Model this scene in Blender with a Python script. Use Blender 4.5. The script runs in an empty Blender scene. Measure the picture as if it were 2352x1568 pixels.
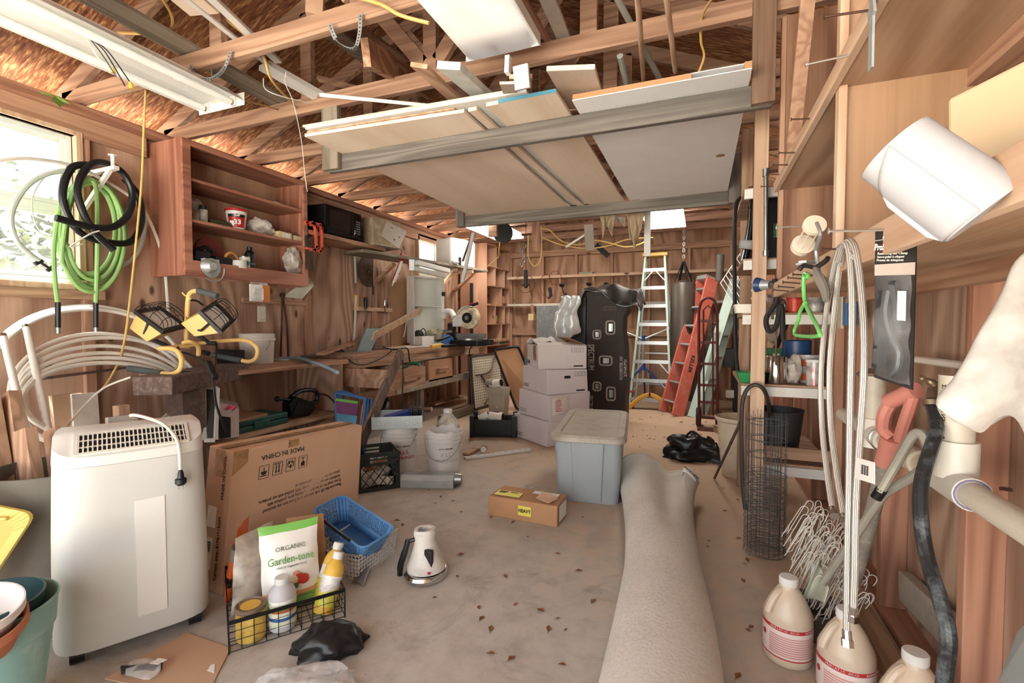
import bpy, math, random
from mathutils import Vector as V, Matrix as M
random.seed(7)
R=random.uniform
SC=bpy.context.scene; COL=SC.collection
# ---------------------------------------------------------------- camera
F=1090.;CX,CY=1176.,784.;H=1.2;YAW=math.radians(21.7);PIT=math.radians(1.95)
fw=V((-math.sin(YAW)*math.cos(PIT),math.cos(YAW)*math.cos(PIT),-math.sin(PIT)))
rt=V((math.cos(YAW),math.sin(YAW),0)); upv=V((-math.sin(YAW)*math.sin(PIT),math.cos(YAW)*math.sin(PIT),math.cos(PIT)))
cd=bpy.data.cameras.new('camera'); cam=bpy.data.objects.new('camera',cd); COL.objects.link(cam)
cd.sensor_width=36; cd.lens=36*F/2352; cd.clip_start=.02
cam.matrix_world=M(((rt.x,upv.x,-fw.x,0),(rt.y,upv.y,-fw.y,0),(rt.z,upv.z,-fw.z,H),(0,0,0,1)))
SC.camera=cam
SC.view_settings.view_transform='Standard'; SC.view_settings.look='None'; SC.view_settings.gamma=1
def cp(u,v,d): return V((0,0,H))+(fw+rt*((u-CX)/F)+upv*((CY-v)/F))*d
def at(u,v,x=None,y=None,z=None):
    """the point of the place seen at (u,v) of the photograph that lies on the plane x=, y= or z="""
    d=fw+rt*((u-CX)/F)+upv*((CY-v)/F)
    t=x/d.x if x is not None else y/d.y if y is not None else (z-H)/d.z
    return V((d.x*t,d.y*t,H+d.z*t))
# ---------------------------------------------------------------- mesh building
def perp(d):
    d=d.normalized(); a=V((0,0,1)) if abs(d.z)<.9 else V((1,0,0))
    s=d.cross(a).normalized(); return s,s.cross(d).normalized()
def cr(P,n=8,closed=False):
    P=[V(p) for p in P]; o=[]; L=len(P)
    g=(lambda i:P[i%L]) if closed else (lambda i:P[max(0,min(L-1,i))])
    for i in range(L if closed else L-1):
        a,b,c,d=g(i-1),g(i),g(i+1),g(i+2)
        for k in range(n):
            t=k/n; o.append(.5*((2*b)+(c-a)*t+(2*a-5*b+4*c-d)*t*t+(3*b-a-3*c+d)*t**3))
    if not closed:o.append(P[-1])
    return o
class B:
    def __init__(s): s.v=[];s.f=[];s.m=[]
    def add(s,vs,fs,m=0):
        k=len(s.v); s.v+= [V(p) for p in vs]; s.f+=[tuple(i+k for i in f) for f in fs]; s.m+=[m]*len(fs); return s
    def box(s,x0,x1,y0,y1,z0,z1,m=0):
        return s.add([(x0,y0,z0),(x1,y0,z0),(x1,y1,z0),(x0,y1,z0),(x0,y0,z1),(x1,y0,z1),(x1,y1,z1),(x0,y1,z1)],
         [(3,2,1,0),(4,5,6,7),(0,1,5,4),(1,2,6,5),(2,3,7,6),(3,0,4,7)],m)
    def hexa(s,lo,hi,m=0):   # bottom ring of 4 points, top ring of 4 points
        return s.add(list(lo)+list(hi),[(3,2,1,0),(4,5,6,7),(0,1,5,4),(1,2,6,5),(2,3,7,6),(3,0,4,7)],m)
    def bar(s,p,q,w,h,up=(0,0,1),m=0):  # rectangular bar, h measured along up
        p,q=V(p),V(q); d=(q-p).normalized(); a=d.cross(V(up))
        if a.length<1e-4: a=d.cross(V((1,0,0)))
        a.normalize(); b=a.cross(d).normalized(); a*=w/2; b*=h/2
        return s.hexa([p-a-b,p+a-b,p+a+b,p-a+b],[q-a-b,q+a-b,q+a+b,q-a+b],m)
    def cyl(s,p,q,r,r2=None,n=16,caps=True,m=0):
        p,q=V(p),V(q); r2=r if r2 is None else r2; a,b=perp(q-p); vs=[]
        for c,rr in((p,r),(q,r2)):
            for i in range(n):
                t=2*math.pi*i/n; vs.append(c+(a*math.cos(t)+b*math.sin(t))*rr)
        fs=[(i,(i+1)%n,n+(i+1)%n,n+i) for i in range(n)]
        if caps: fs+=[tuple(range(n-1,-1,-1)),tuple(range(n,2*n))]
        return s.add(vs,fs,m)
    def tube(s,P,r,n=8,closed=False,m=0):
        P=[V(p) for p in P]; L=len(P); vs=[]; fs=[]; a=None
        for i in range(L):
            d=(P[(i+1)%L]-P[i-1]) if closed else (P[min(i+1,L-1)]-P[max(i-1,0)])
            if d.length<1e-9:d=V((0,0,1))
            d.normalize()
            if a is None:a,b=perp(d)
            else:
                a=(a-d*a.dot(d))
                if a.length<1e-6:a,_=perp(d)
                a.normalize(); b=a.cross(d).normalized()
            rr=r[i] if isinstance(r,(list,tuple)) else r
            for k in range(n):
                t=2*math.pi*k/n; vs.append(P[i]+(a*math.cos(t)+b*math.sin(t))*rr)
        for i in range(L if closed else L-1):
            j=(i+1)%L
            for k in range(n): fs.append((i*n+k,i*n+(k+1)%n,j*n+(k+1)%n,j*n+k))
        if not closed: fs+=[tuple(range(n-1,-1,-1)),tuple((L-1)*n+k for k in range(n))]
        return s.add(vs,fs,m)
    def lathe(s,prof,c=(0,0,0),n=24,sx=1,sy=1,e=2,ax=None,m=0):
        """prof: (radius,height) pairs; e>2 gives a squarish section; ax: other axis direction"""
        c=V(c); vs=[];fs=[]; X,Y,Z=V((1,0,0)),V((0,1,0)),V((0,0,1))
        if ax is not None: Z=V(ax).normalized(); X,Y=perp(Z)
        for r,h in prof:
            for k in range(n):
                t=2*math.pi*k/n; cc,ss=math.cos(t),math.sin(t)
                if e!=2:
                    q=(abs(cc)**e+abs(ss)**e)**(-1/e); cc*=q; ss*=q
                vs.append(c+X*(r*cc*sx)+Y*(r*ss*sy)+Z*h)
        L=len(prof)
        for i in range(L-1):
            for k in range(n): fs.append((i*n+k,i*n+(k+1)%n,(i+1)*n+(k+1)%n,(i+1)*n+k))
        if prof[0][0]>1e-5: fs.append(tuple(range(n-1,-1,-1)))
        if prof[-1][0]>1e-5: fs.append(tuple((L-1)*n+k for k in range(n)))
        return s.add(vs,fs,m)
    def prism(s,poly,vec,m=0):
        poly=[V(p) for p in poly]; vec=V(vec); n=len(poly)
        return s.add(poly+[p+vec for p in poly],[tuple(range(n-1,-1,-1)),tuple(range(n,2*n))]+[(i,(i+1)%n,n+(i+1)%n,n+i) for i in range(n)],m)
    def grid(s,fn,nu,nv,th=0,cu=False,m=0):
        P=[[V(fn(i/nu,j/nv)) for j in range(nv+1)] for i in range(nu if cu else nu+1)]
        n=len(P); vs=[p for row in P for p in row]; W=nv+1
        fs=[(i*W+j,((i+1)%n)*W+j,((i+1)%n)*W+j+1,i*W+j+1) for i in range(n if cu else n-1) for j in range(nv)]
        return s.add(vs,fs,m)
    def sph(s,c,r,sx=1,sy=1,sz=1,n=16,m=0):
        k=n//2; return s.lathe([(max(1e-6,r*math.sin(math.pi*i/k)),-r*sz*math.cos(math.pi*i/k)) for i in range(k+1)],c,n,sx,sy,m=m)
    def tf(s,mat): s.v=[mat@p for p in s.v]; return s
    def jit(s,a,seed=1,f=6):
        from mathutils import noise
        for i,p in enumerate(s.v):
            q=p*f+V((seed,seed*2.3,-seed)); s.v[i]=p+V((noise.noise(q),noise.noise(q+V((9,3,1))),noise.noise(q+V((2,8,5)))))*a
        return s
WM={}
def _link(name,me,mats,parent,origin):
    o=bpy.data.objects.new(name,me); COL.objects.link(o)
    for m_ in (mats if isinstance(mats,(list,tuple)) else [mats]): me.materials.append(m_)
    return o
def ob(name,b,mat,parent=None,bev=0,sm=35,sub=0,solid=0,label=None,wire=0):
    """link a builder as one mesh object; vertices are given in the place's coordinates (or the thing's own when it is local)"""
    vs=[V(p) for p in b.v]
    lo=V([min(p[i] for p in vs) for i in range(3)]); hi=V([max(p[i] for p in vs) for i in range(3)])
    org=V((0,0,0))
    if parent is None:
        org=V(((lo.x+hi.x)/2,(lo.y+hi.y)/2,lo.z)); vs=[p-org for p in vs]
    elif not WM[parent.name][1]:
        inv=WM[parent.name][0].inverted(); vs=[inv@p for p in vs]
    me=bpy.data.meshes.new(name); me.from_pydata(vs,[],b.f); me.update()
    o=_link(name,me,mat,parent,org); o.location=org
    if any(b.m): me.polygons.foreach_set('material_index',b.m)
    if sm:
        me.polygons.foreach_set('use_smooth',[True]*len(me.polygons))
        try: me.set_sharp_from_angle(angle=math.radians(sm))
        except Exception: pass
    import bmesh
    bm=bmesh.new(); bm.from_mesh(me); bmesh.ops.recalc_face_normals(bm,faces=bm.faces); bm.to_mesh(me); bm.free()
    if bev:
        d=o.modifiers.new('bevel','BEVEL'); d.width=bev; d.segments=2; d.limit_method='ANGLE'; d.angle_limit=math.radians(50)
    if solid:
        d=o.modifiers.new('solid','SOLIDIFY'); d.thickness=solid; d.offset=0
    if sub:
        d=o.modifiers.new('sub','SUBSURF'); d.levels=d.render_levels=sub
    if parent is not None:
        o.parent=parent; WM[o.name]=WM[parent.name]
    else: WM[o.name]=(M.Translation(org),False)
    if label:o['label']=label
    return o
def tag(o,label,cat,group=None):
    o['label']=label;o['category']=cat
    if group:o['group']=group
    return o
def one(name,b,mat,label,cat,group=None,**k): return tag(ob(name,b,mat,**k),label,cat,group)
def st(name,b,mat,parent=None,**k):
    o=ob(name,b,mat,parent,**k)
    if parent is None:o['kind']='structure'
    return o
def thing(name,label,cat,loc=(0,0,0),rz=0,group=None,local=False,rot=None):
    o=bpy.data.objects.new(name,None); COL.objects.link(o); o.empty_display_size=.05
    o.location=loc; o.rotation_euler=rot if rot else (0,0,rz); tag(o,label,cat,group)
    from mathutils import Euler
    WM[o.name]=(M.LocRotScale(V(loc),Euler(rot if rot else (0,0,rz)),None),local)
    return o
def dup(root,loc,rz=None,label=None,rot=None,scale=None):
    r=root.copy(); COL.objects.link(r); r.location=loc
    if rz is not None:r.rotation_euler=(0,0,rz)
    if rot is not None:r.rotation_euler=rot
    if scale:r.scale=scale
    if label:r['label']=label
    for ch in root.children:
        c=ch.copy(); COL.objects.link(c); c.parent=r
        for g in ch.children:
            d=g.copy(); COL.objects.link(d); d.parent=c
    return r
def text(s,size,o,xd,yd,mat,parent,name='lettering',al='CENTER',th=.0006,sx=1,bold=0,sp=1):
    cu=bpy.data.curves.new('t','FONT'); cu.body=s; cu.size=size; cu.align_x=al; cu.align_y='CENTER'; cu.extrude=th; cu.offset=bold; cu.resolution_u=2; cu.space_line=sp
    t=bpy.data.objects.new('t',cu); COL.objects.link(t)
    dg=bpy.context.evaluated_depsgraph_get(); dg.update(); me=bpy.data.meshes.new_from_object(t.evaluated_get(dg))
    xd,yd=V(xd).normalized(),V(yd); yd=(yd-xd*yd.dot(xd)).normalized(); zd=xd.cross(yd); o=V(o)
    b=B(); b.add([o+xd*(p.co.x*sx)+yd*p.co.y+zd*p.co.z for p in me.vertices],[tuple(f.vertices) for f in me.polygons])
    bpy.data.objects.remove(t); bpy.data.curves.remove(cu); bpy.data.meshes.remove(me)
    return ob(name,b,mat,parent,sm=0)
# ---------------------------------------------------------------- materials
def c(h):
    h=h.lstrip('#'); r=[int(h[i:i+2],16)/255 for i in(0,2,4)]
    return tuple((x/12.92 if x<=.04045 else ((x+.055)/1.055)**2.4) for x in r)+(1,)
class N:
    def __init__(s,name):
        s.mat=bpy.data.materials.new(name); s.mat.use_nodes=True; s.t=s.mat.node_tree; s.b=s.t.nodes['Principled BSDF']
    def n(s,typ,**k):
        o=s.t.nodes.new('ShaderNode'+typ)
        for a,v in k.items():
            if a.startswith('i_'):
                key=a[2:]; o.inputs[int(key) if key.isdigit() else key.replace('_',' ')].default_value=v
            else:setattr(o,a,v)
        return o
    def l(s,a,b): s.t.links.new(a,b)
    def coord(s,scale=(1,1,1),rnd=True,rot=(0,0,0)):
        tc=s.n('TexCoord'); mp=s.n('Mapping'); mp.inputs['Scale'].default_value=scale; mp.inputs['Rotation'].default_value=rot
        if rnd:
            oi=s.n('ObjectInfo'); mu=s.n('Math',operation='MULTIPLY',i_1=37.); s.l(oi.outputs['Random'],mu.inputs[0])
            ad=s.n('VectorMath',operation='ADD'); s.l(tc.outputs['Object'],ad.inputs[0]); s.l(mu.outputs[0],ad.inputs[1]); s.l(ad.outputs[0],mp.inputs[0])
        else: s.l(tc.outputs['Object'],mp.inputs[0])
        return mp.outputs[0]
    def noise(s,co,scale,detail=3,rough=.5,dist=0):
        o=s.n('TexNoise',i_Scale=scale,i_Detail=detail,i_Roughness=rough,i_Distortion=dist); s.l(co,o.inputs['Vector']); return o.outputs['Fac']
    def ramp(s,f,*st):
        o=s.n('ValToRGB'); e=o.color_ramp.elements
        while len(e)<len(st):e.new(.5)
        for i,(p,col) in enumerate(st): e[i].position=p; e[i].color=col if isinstance(col,tuple) else c(col)
        s.l(f,o.inputs[0]); return o.outputs[0]
    def mix(s,f,a,b,mode='MIX'):
        o=s.n('MixRGB',blend_type=mode)
        for k,v in((0,f),(1,a),(2,b)):
            if hasattr(v,'links'):s.l(v,o.inputs[k])
            else:o.inputs[k].default_value=v if k==0 else (v if isinstance(v,tuple) else c(v))
        return o.outputs[0]
    def math(s,op,a,b=0.,cl=False):
        o=s.n('Math',operation=op,use_clamp=cl)
        for k,v in((0,a),(1,b)):
            if hasattr(v,'links'):s.l(v,o.inputs[k])
            else:o.inputs[k].default_value=v
        return o.outputs[0]
    def out(s,col,rough=.6,metal=0,bump=None,bs=.15,spec=.4):
        if hasattr(col,'links'):s.l(col,s.b.inputs['Base Color'])
        else:s.b.inputs['Base Color'].default_value=col if isinstance(col,tuple) else c(col)
        if hasattr(rough,'links'):s.l(rough,s.b.inputs['Roughness'])
        else:s.b.inputs['Roughness'].default_value=rough
        s.b.inputs['Metallic'].default_value=metal; s.b.inputs['Specular IOR Level'].default_value=spec
        if bump is not None:
            o=s.n('Bump',i_Strength=bs,i_Distance=.004); s.l(bump,o.inputs['Height']); s.l(o.outputs[0],s.b.inputs['Normal'])
        return s.mat
AX={'X':(1,0,0),'Y':(0,1,0),'Z':(0,0,1)}
def wood(name,lt,dk,axis='Y',k=22,al=.55,ac=3.2,knots=.0,var=.25,rough=.65,dirt=None,spec=.25):
    """sawn or peeled wood: contour grain stretched along axis, fine streaks, knots"""
    s=N(name); sc=tuple(al if AX[axis][i] else ac for i in range(3))
    def lift(h,a):
        r=[int(h[1+i:3+i],16) for i in(0,2,4)]; g=sum(r)/3; return '#'+''.join('%02x'%int(min(255,(x*.73+g*.27)*(1-a)+t_*a)) for x,t_ in zip(r,(228,198,178)))
    
    r_=[int(lt[1+i:3+i],16) for i in(0,2,4)]
    if max(r_)-min(r_)>30: lt,dk=lift(lt,.2),lift(dk,.08)
    co=s.coord(sc); n1=s.noise(co,1.,2,.4,.3)
    w=s.math('SINE',s.math('MULTIPLY',n1,k*3.)); w=s.math('MULTIPLY_ADD',w,.5); s.t.nodes[-1].inputs[2].default_value=.5
    co2=s.coord(tuple(1.5 if AX[axis][i] else 60 for i in range(3))); n2=s.noise(co2,1.,3,.6)
    big=s.noise(s.coord((1,1,1)),1.6,3,.55)
    f=s.math('ADD',s.math('MULTIPLY',w,.45),s.math('MULTIPLY',n2,.55))
    col=s.ramp(f,(.15,dk),(.72,lt))
    col=s.mix(s.math('MULTIPLY',s.ramp(big,(.35,(0,0,0,1)),(.7,(1,1,1,1))),var),col,dk)
    if knots:
        kc=s.coord(tuple(2.2 if AX[axis][i] else 4.5 for i in range(3))); vo=s.n('TexVoronoi',i_Scale=1.2); s.l(kc,vo.inputs['Vector'])
        d=s.ramp(vo.outputs['Distance'],(.07,(1,1,1,1)),(.14,(0,0,0,1))); sel=s.n('SeparateColor'); s.l(vo.outputs['Color'],sel.inputs[0])
        g=s.math('MULTIPLY',d,s.math('LESS_THAN',sel.outputs[0],knots)); col=s.mix(s.math('MULTIPLY',g,.85),col,'#3a1f12')
    if dirt: 
        dn=s.noise(s.coord((1,1,1)),3.5,6,.65); col=s.mix(s.ramp(dn,(.48,(0,0,0,1)),(.7,(.75,.75,.75,1))),col,dirt)
    return s.out(col,rough,bump=f,bs=.12,spec=spec)
def plain(name,col,rough=.5,metal=0,var=.08,dirt=None,ds=5,spec=.4,bump=0,bsc=60):
    s=N(name); base=c(col); n=s.noise(s.coord(),ds,5,.6)
    dk=tuple(x*(1-var*2) for x in base[:3])+(1,); cc=s.ramp(n,(.3,dk),(.65,base))
    if dirt:
        n2=s.noise(s.coord((1,1,1)),ds*2.2,8,.7); cc=s.mix(s.ramp(n2,(.5,(0,0,0,1)),(.72,(.8,.8,.8,1))),cc,dirt)
    r=s.math('MULTIPLY_ADD',n,.15); s.t.nodes[-1].inputs[2].default_value=rough-.06
    return s.out(cc,r,metal,bump=s.noise(s.coord(),bsc,3) if bump else None,bs=bump or .1,spec=spec)
def glass(name,col=(1,1,1,1),rough=.02,alpha=.25):
    s=N(name); s.out(col,rough); s.b.inputs['Alpha'].default_value=alpha; s.b.inputs['Specular IOR Level'].default_value=.6; return s.mat
def film(name,col,alpha,rough=.15):
    s=N(name); n=s.noise(s.coord(),14,4); s.out(c(col) if isinstance(col,str) else col,rough,bump=n,bs=.6,spec=.8)
    s.l(s.ramp(n,(.35,(alpha*.5,)*3+(1,)),(.65,(min(1,alpha*1.6),)*3+(1,))),s.b.inputs['Alpha']); return s.mat
def emit(name,col,e):
    s=N(name); s.out(col,.5); s.b.inputs['Emission Color'].default_value=c(col); s.b.inputs['Emission Strength'].default_value=e; return s.mat
# woods of the building
PLYZ=wood('ply_wall','#c39a7c','#8f6046','Z',26,.45,1.6,.2,.45)
PLYB=wood('ply_back_wall','#b98563','#84502f','Z',22,.4,1.6,.22,.4)
PLYR=wood('ply_right_wall','#c39d84','#8a6248','Z',24,.4,1.8,.1,.4)
STUD={a:wood('stud_'+a,'#bf8d69','#9c6546',a,16,.4,9,.12,.3) for a in 'XYZ'}
RED={a:wood('redwood_'+a,'#bf7d5c','#95573d',a,14,.4,7,.1,.3) for a in 'XYZ'}
TRU={a:wood('truss_'+a,'#ae805f','#875a42',a,14,.4,9,.12,.3) for a in 'XYZ'}
DARKT={a:wood('old_rafter_'+a,'#a06f52','#764a35',a,14,.4,9,.1,.3) for a in 'XYZ'}
PINE={a:wood('pine_'+a,'#dcb894','#bd8f68',a,12,.4,8,.08,.25) for a in 'XYZ'}
OAK={a:wood('brownboard_'+a,'#b78a68','#8d6547',a,14,.4,8,.1,.3) for a in 'XYZ'}
GREYW={a:wood('weathered_'+a,'#7d7771','#55504c',a,12,.5,9,.25,.35) for a in 'XYZ'}
GREYB={a:wood('weathered_board_'+a,'#8f8577','#5f564b',a,12,.5,9,.1,.35) for a in 'XYZ'}
PLYC={a:wood('birch_ply_'+a,'#eedcc8','#dec2a6',a,8,.3,1.3,0,.3) for a in 'XYZ'}
FIRP={a:wood('fir_ply_'+a,'#d0a27e','#a9714c',a,24,.35,2.2,.05,.3) for a in 'XYZ'}
SHP={a:wood('shelf_ply_'+a,'#c59e7c','#a1744f',a,24,.35,1.8,.06,.35) for a in 'XYZ'}
WHT=plain('white_paint','#d9d8d4',.45,var=.04,dirt='#c9c4ba'); WHT2=plain('white_plastic','#d8d8d5',.35,var=.03)
OFFW=plain('offwhite_plastic','#dedcd2',.4,var=.05); BLK=plain('black_plastic','#17181a',.35,var=.1); BLKM=plain('black_matte','#1d1c1c',.7,var=.15)
STEEL=plain('bare_steel','#a9abaa',.35,.9,.15); GALV=plain('galvanised','#b9c2c4',.42,.6,.15); RUST=plain('rusty_steel','#5d4a42',.75,.2,.25,'#7a6a63',16,bump=.5)
DSTEEL=plain('dark_steel','#3b3735',.5,.6,.2); CHROME=plain('chrome','#d8d8d8',.12,1,.03)
CARD=plain('cardboard','#c3a287',.8,var=.06,ds=3); CARDD=plain('cardboard_brown','#b98e68',.8,var=.08); INK=plain('black_ink','#2a2622',.7,var=.02); 
WCARD=plain('white_cardboard','#cfc6c6',.75,var=.04,ds=3); CLEAR=film('clear_plastic',(.9,.91,.92,1),.3); PAPER=plain('paper','#ececea',.8,var=.03)
REDP=plain('red_plastic','#b3242c',.4); BLUE=plain('blue_plastic','#2f62a8',.4); YEL=plain('yellow_plastic','#e2b84f',.4); GRNP=plain('green_plastic','#2f7a4b',.45)
CORDY=plain('yellow_cord','#cfae68',.5,var=.1); CORDW=plain('white_cord','#dcd9d0',.5); CORDB=plain('black_cord','#1a1a1b',.45); RUB=plain('rubber','#2b2a29',.7)
# ================================================================ the setting
XL,XR,YB,ZT=-3.86,.79,8.3,2.64
YF=-1.3; XC=(XL+XR)/2; SL=.42
def floor_mat():
    s=N('concrete_floor'); co=s.coord(rnd=False); a=s.noise(co,1.1,5,.6); b=s.noise(co,7,7,.7); d=s.noise(co,60,3,.6)
    col=s.ramp(a,(.3,'#a7a39c'),(.55,'#bbb8b1'),(.75,'#c8c6c0')); col=s.mix(.45,col,s.ramp(b,(.35,'#968b80'),(.6,'#c1bab2')),'MIX')
    # earthy dust towards the back of the shed
    tc=s.n('TexCoord'); sx=s.n('SeparateXYZ'); s.l(tc.outputs['Object'],sx.inputs[0])
    e=s.math('ADD',s.math('MULTIPLY',sx.outputs[1],.22),s.math('MULTIPLY',sx.outputs[0],.17)); e=s.math('ADD',e,s.math('MULTIPLY',b,.9))
    col=s.mix(s.ramp(e,(.6,(0,0,0,1)),(1.6,(.8,.8,.8,1))),col,'#bfa184')
    st_=s.noise(co,2.6,8,.75,1.); col=s.mix(s.ramp(st_,(.56,(0,0,0,1)),(.74,(.5,.5,.5,1))),col,'#6f6053')
    v=s.n('TexVoronoi',i_Scale=42.); s.l(co,v.inputs['Vector']); sp=s.ramp(v.outputs['Distance'],(.05,(1,1,1,1)),(.1,(0,0,0,1)))
    q=s.n('SeparateColor'); s.l(v.outputs['Color'],q.inputs[0]); col=s.mix(s.math('MULTIPLY',s.math('MULTIPLY',sp,s.math('LESS_THAN',q.outputs[0],.14)),.8),col,'#4a382b')
    return s.out(col,.75,bump=s.math('ADD',b,s.math('MULTIPLY',d,.4)),bs=.25,spec=.25)
b=B(); b.box(XL-.1,XR+.1,YF-3,YB+.1,-.12,0); st('floor',b,floor_mat(),sm=0)
def osb():
    s=N('osb_sheathing'); cols=None
    f=None
    for i,r in enumerate((.3,1.2,2.1,2.8)):
        n=s.noise(s.coord((9,60,9),rot=(0,0,r),rnd=False),1.,2,.5); f=n if f is None else s.math('MAXIMUM',f,n)
    col=s.ramp(f,(.46,'#573526'),(.6,'#855840'),(.78,'#d0a576'))
    col=s.mix(s.ramp(s.noise(s.coord(rnd=False),3,4),(.4,(0,0,0,1)),(.7,(.4,.4,.4,1))),col,'#7d4d33')
    return s.out(col,.8,bump=f,bs=.3,spec=.15)
OSB=osb()
def roofz(x): return ZT+.19+(x-XL)*SL if x<XC else ZT+.19+(XR-x)*SL
b=B(); e=.5
for a0,a1 in((XL-e,XC),(XC,XR+e)):
    z0,z1=(roofz(XL)-e*SL,roofz(XC)) if a0<XC-.1 else (roofz(XC),roofz(XR)-e*SL)
    b.hexa([(a0,YF-1,z0),(a1,YF-1,z1),(a1,YB+.4,z1),(a0,YB+.4,z0)],[(a0,YF-1,z0+.02),(a1,YF-1,z1+.02),(a1,YB+.4,z1+.02),(a0,YB+.4,z0+.02)])
st('ceiling',b,OSB,sm=0)
# window openings of the left wall: (y0,y1,z0,z1)
w2a,w2b=at(957,545,x=XL),at(1003,545,x=XL)
W1=(1.02,1.87,1.47,2.44); W2=(w2a.y,w2b.y,1.42,w2a.z+.02)
b=B(); ys=[YF,W1[0],W1[1],W2[0],W2[1],YB+.1]
for i in range(5):
    w={1:W1,3:W2}.get(i)
    if w: b.box(XL-.06,XL,ys[i],ys[i+1],0,w[2]); b.box(XL-.06,XL,ys[i],ys[i+1],w[3],ZT-.03)
    else: b.box(XL-.06,XL,ys[i],ys[i+1],0,ZT-.03)
st('wall_left',b,PLYZ,sm=0)
b=B(); b.box(XR,XR+.06,YF,YB+.1,0,ZT-.03); st('wall_right',b,PLYR,sm=0)
b=B(); b.box(XL-.06,XR+.06,YB,YB+.06,0,roofz(XL)); b.prism([(XL,YB,roofz(XL)-.02),(XR,YB,roofz(XL)-.02),(XC,YB,roofz(XC)-.02)],(0,.06,0)); st('wall_back',b,PLYB,sm=0)
# front wall beside the wide open door behind the photographer
b=B(); b.box(XL-.06,XL+.35,YF-.08,YF,0,ZT+.2); b.box(XR-.1,XR+.06,YF-.08,YF,0,ZT+.2); b.box(XL+.35,XR-.1,YF-.08,YF,2.5,ZT+.2); b.prism([(XL,YF-.08,ZT+.18),(XR,YF-.08,ZT+.18),(XC,YF-.08,roofz(XC)-.02)],(0,.08,0)); st('wall_front',b,PLYB,sm=0)
TN=[0]
def trim(b,mat,**k):
    TN[0]+=1; return st('trim_%d'%TN[0],b,mat,sm=0,**k)
# plates and studs
b=B(); b.box(XL-.06,XL+.1,YF,YB,ZT-.06,ZT-.005); trim(b,RED['Y'],bev=.003)
b=B(); b.box(XL,XL+.045,YF,2.3,ZT-.2,ZT-.06); trim(b,STUD['Y'],bev=.003)
b=B(); b.box(XL,XL+.05,3.55,YB,ZT-.2,ZT-.06); trim(b,STUD['Y'],bev=.003)
b=B(); b.box(XR-.09,XR,YF,YB,ZT-.08,ZT-.005); trim(b,STUD['Y'])
b=B(); b.box(XL,XR,YB-.1,YB,ZT-.2,ZT-.1); trim(b,STUD['X'])
for y in (1.92,3.85,4.95,7.1): b=B(); b.box(XL,XL+.04,y-.03,y+.03,0,ZT-.2); trim(b,STUD['Z'],bev=.003)
for i in range(-2,10):
    y=2.352+.655*i; b=B(); b.box(XR-.09,XR,y,y+.04,.04,ZT-.08); trim(b,RED['Z'],bev=.003)
b=B(); b.box(XR-.09,XR,YF,YB,0,.04); trim(b,RED['Y'])
for i in range(8):
    x=XL+.55+.62*i; b=B(); b.box(x,x+.04,YB-.09,YB,.04,ZT-.2); trim(b,STUD['Z'],bev=.003)
b=B(); b.box(XL,XR,YB-.06,YB,1.02,1.14); trim(b,STUD['X'])
# roof trusses
def truss(y,m):
    b=B(); t=.04
    b.box(XL-.1,XR+.1,y,y+t,ZT,ZT+.1)
    for sg in(-1,1):
        xe=XL-.42 if sg<0 else XR+.42
        b.bar((xe,y+t/2,ZT+.135-.42*SL),(XC,y+t/2,roofz(XC)-.055),t,.1,(0,0,1))
        xp=XC+sg*.965; b.box(xp-.045,xp+.045,y,y+t,ZT+.1,roofz(xp)-.1)
        b.bar((XC+sg*.05,y+t/2,ZT+.14),(XC+sg*.6,y+t/2,roofz(XC+sg*.6)-.12),t,.09,(0,0,1))
    b.box(XC-.045,XC+.045,y,y+t,ZT+.1,roofz(XC)-.08)
    trim(b,m,bev=.002)
for k in range(-3,11): truss(1.87+.645*k,TRU['X'] if k<4 else DARKT['X'])
# windows
WG=glass('window_glass',(.95,1,1,1),.02,.12)
VIN=plain('vinyl_frame','#dfe8e4',.4,var=.03)
def window(n,w,sash=True):
    y0,y1,z0,z1=w
    b=B(); f=.035
    for a in((y0,y0+f,z0,z1),(y1-f,y1,z0,z1),(y0+f,y1-f,z0,z0+f),(y0+f,y1-f,z1-f,z1)): b.box(XL-.05,XL-.005,a[0],a[1],a[2],a[3])
    if sash:
        zm=(z0+z1)/2; b.box(XL-.045,XL-.012,y0+f,y1-f,zm-.025,zm+.025); g=.028
        for (q0,q1) in((z0+f,zm-.025),(zm+.025,z1-f)):
            b.box(XL-.04,XL-.015,y1-f-g,y1-f,q0,q1); b.box(XL-.04,XL-.015,y0+f,y0+f+g,q0,q1); b.box(XL-.04,XL-.015,y0+f+g,y1-f-g,q0,q0+g); b.box(XL-.04,XL-.015,y0+f+g,y1-f-g,q1-g,q1)
    o=st('window_%d'%n,b,VIN,bev=.003)
    b=B(); b.box(XL-.03,XL-.027,y0+f,y1-f,z0+f,z1-f); st('pane',b,WG,o,sm=0)
    b=B(); b.box(XL-.02,XL+.05,y1,y1+.035,z0-.03,z1+.03); b.box(XL-.02,XL+.05,y0-.035,y0,z0-.03,z1+.03); b.box(XL-.02,XL+.05,y0,y1,z1,z1+.03); b.box(XL-.02,XL+.05,y0,y1,z0-.04,z0); trim(b,PINE['Z'],bev=.002)
window(1,W1); window(2,W2)
b=B(); b.box(XL-.01,XL+.07,.9,2.0,W1[2]-.1,W1[2]-.04); trim(b,OAK['Y'],bev=.003)
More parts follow.
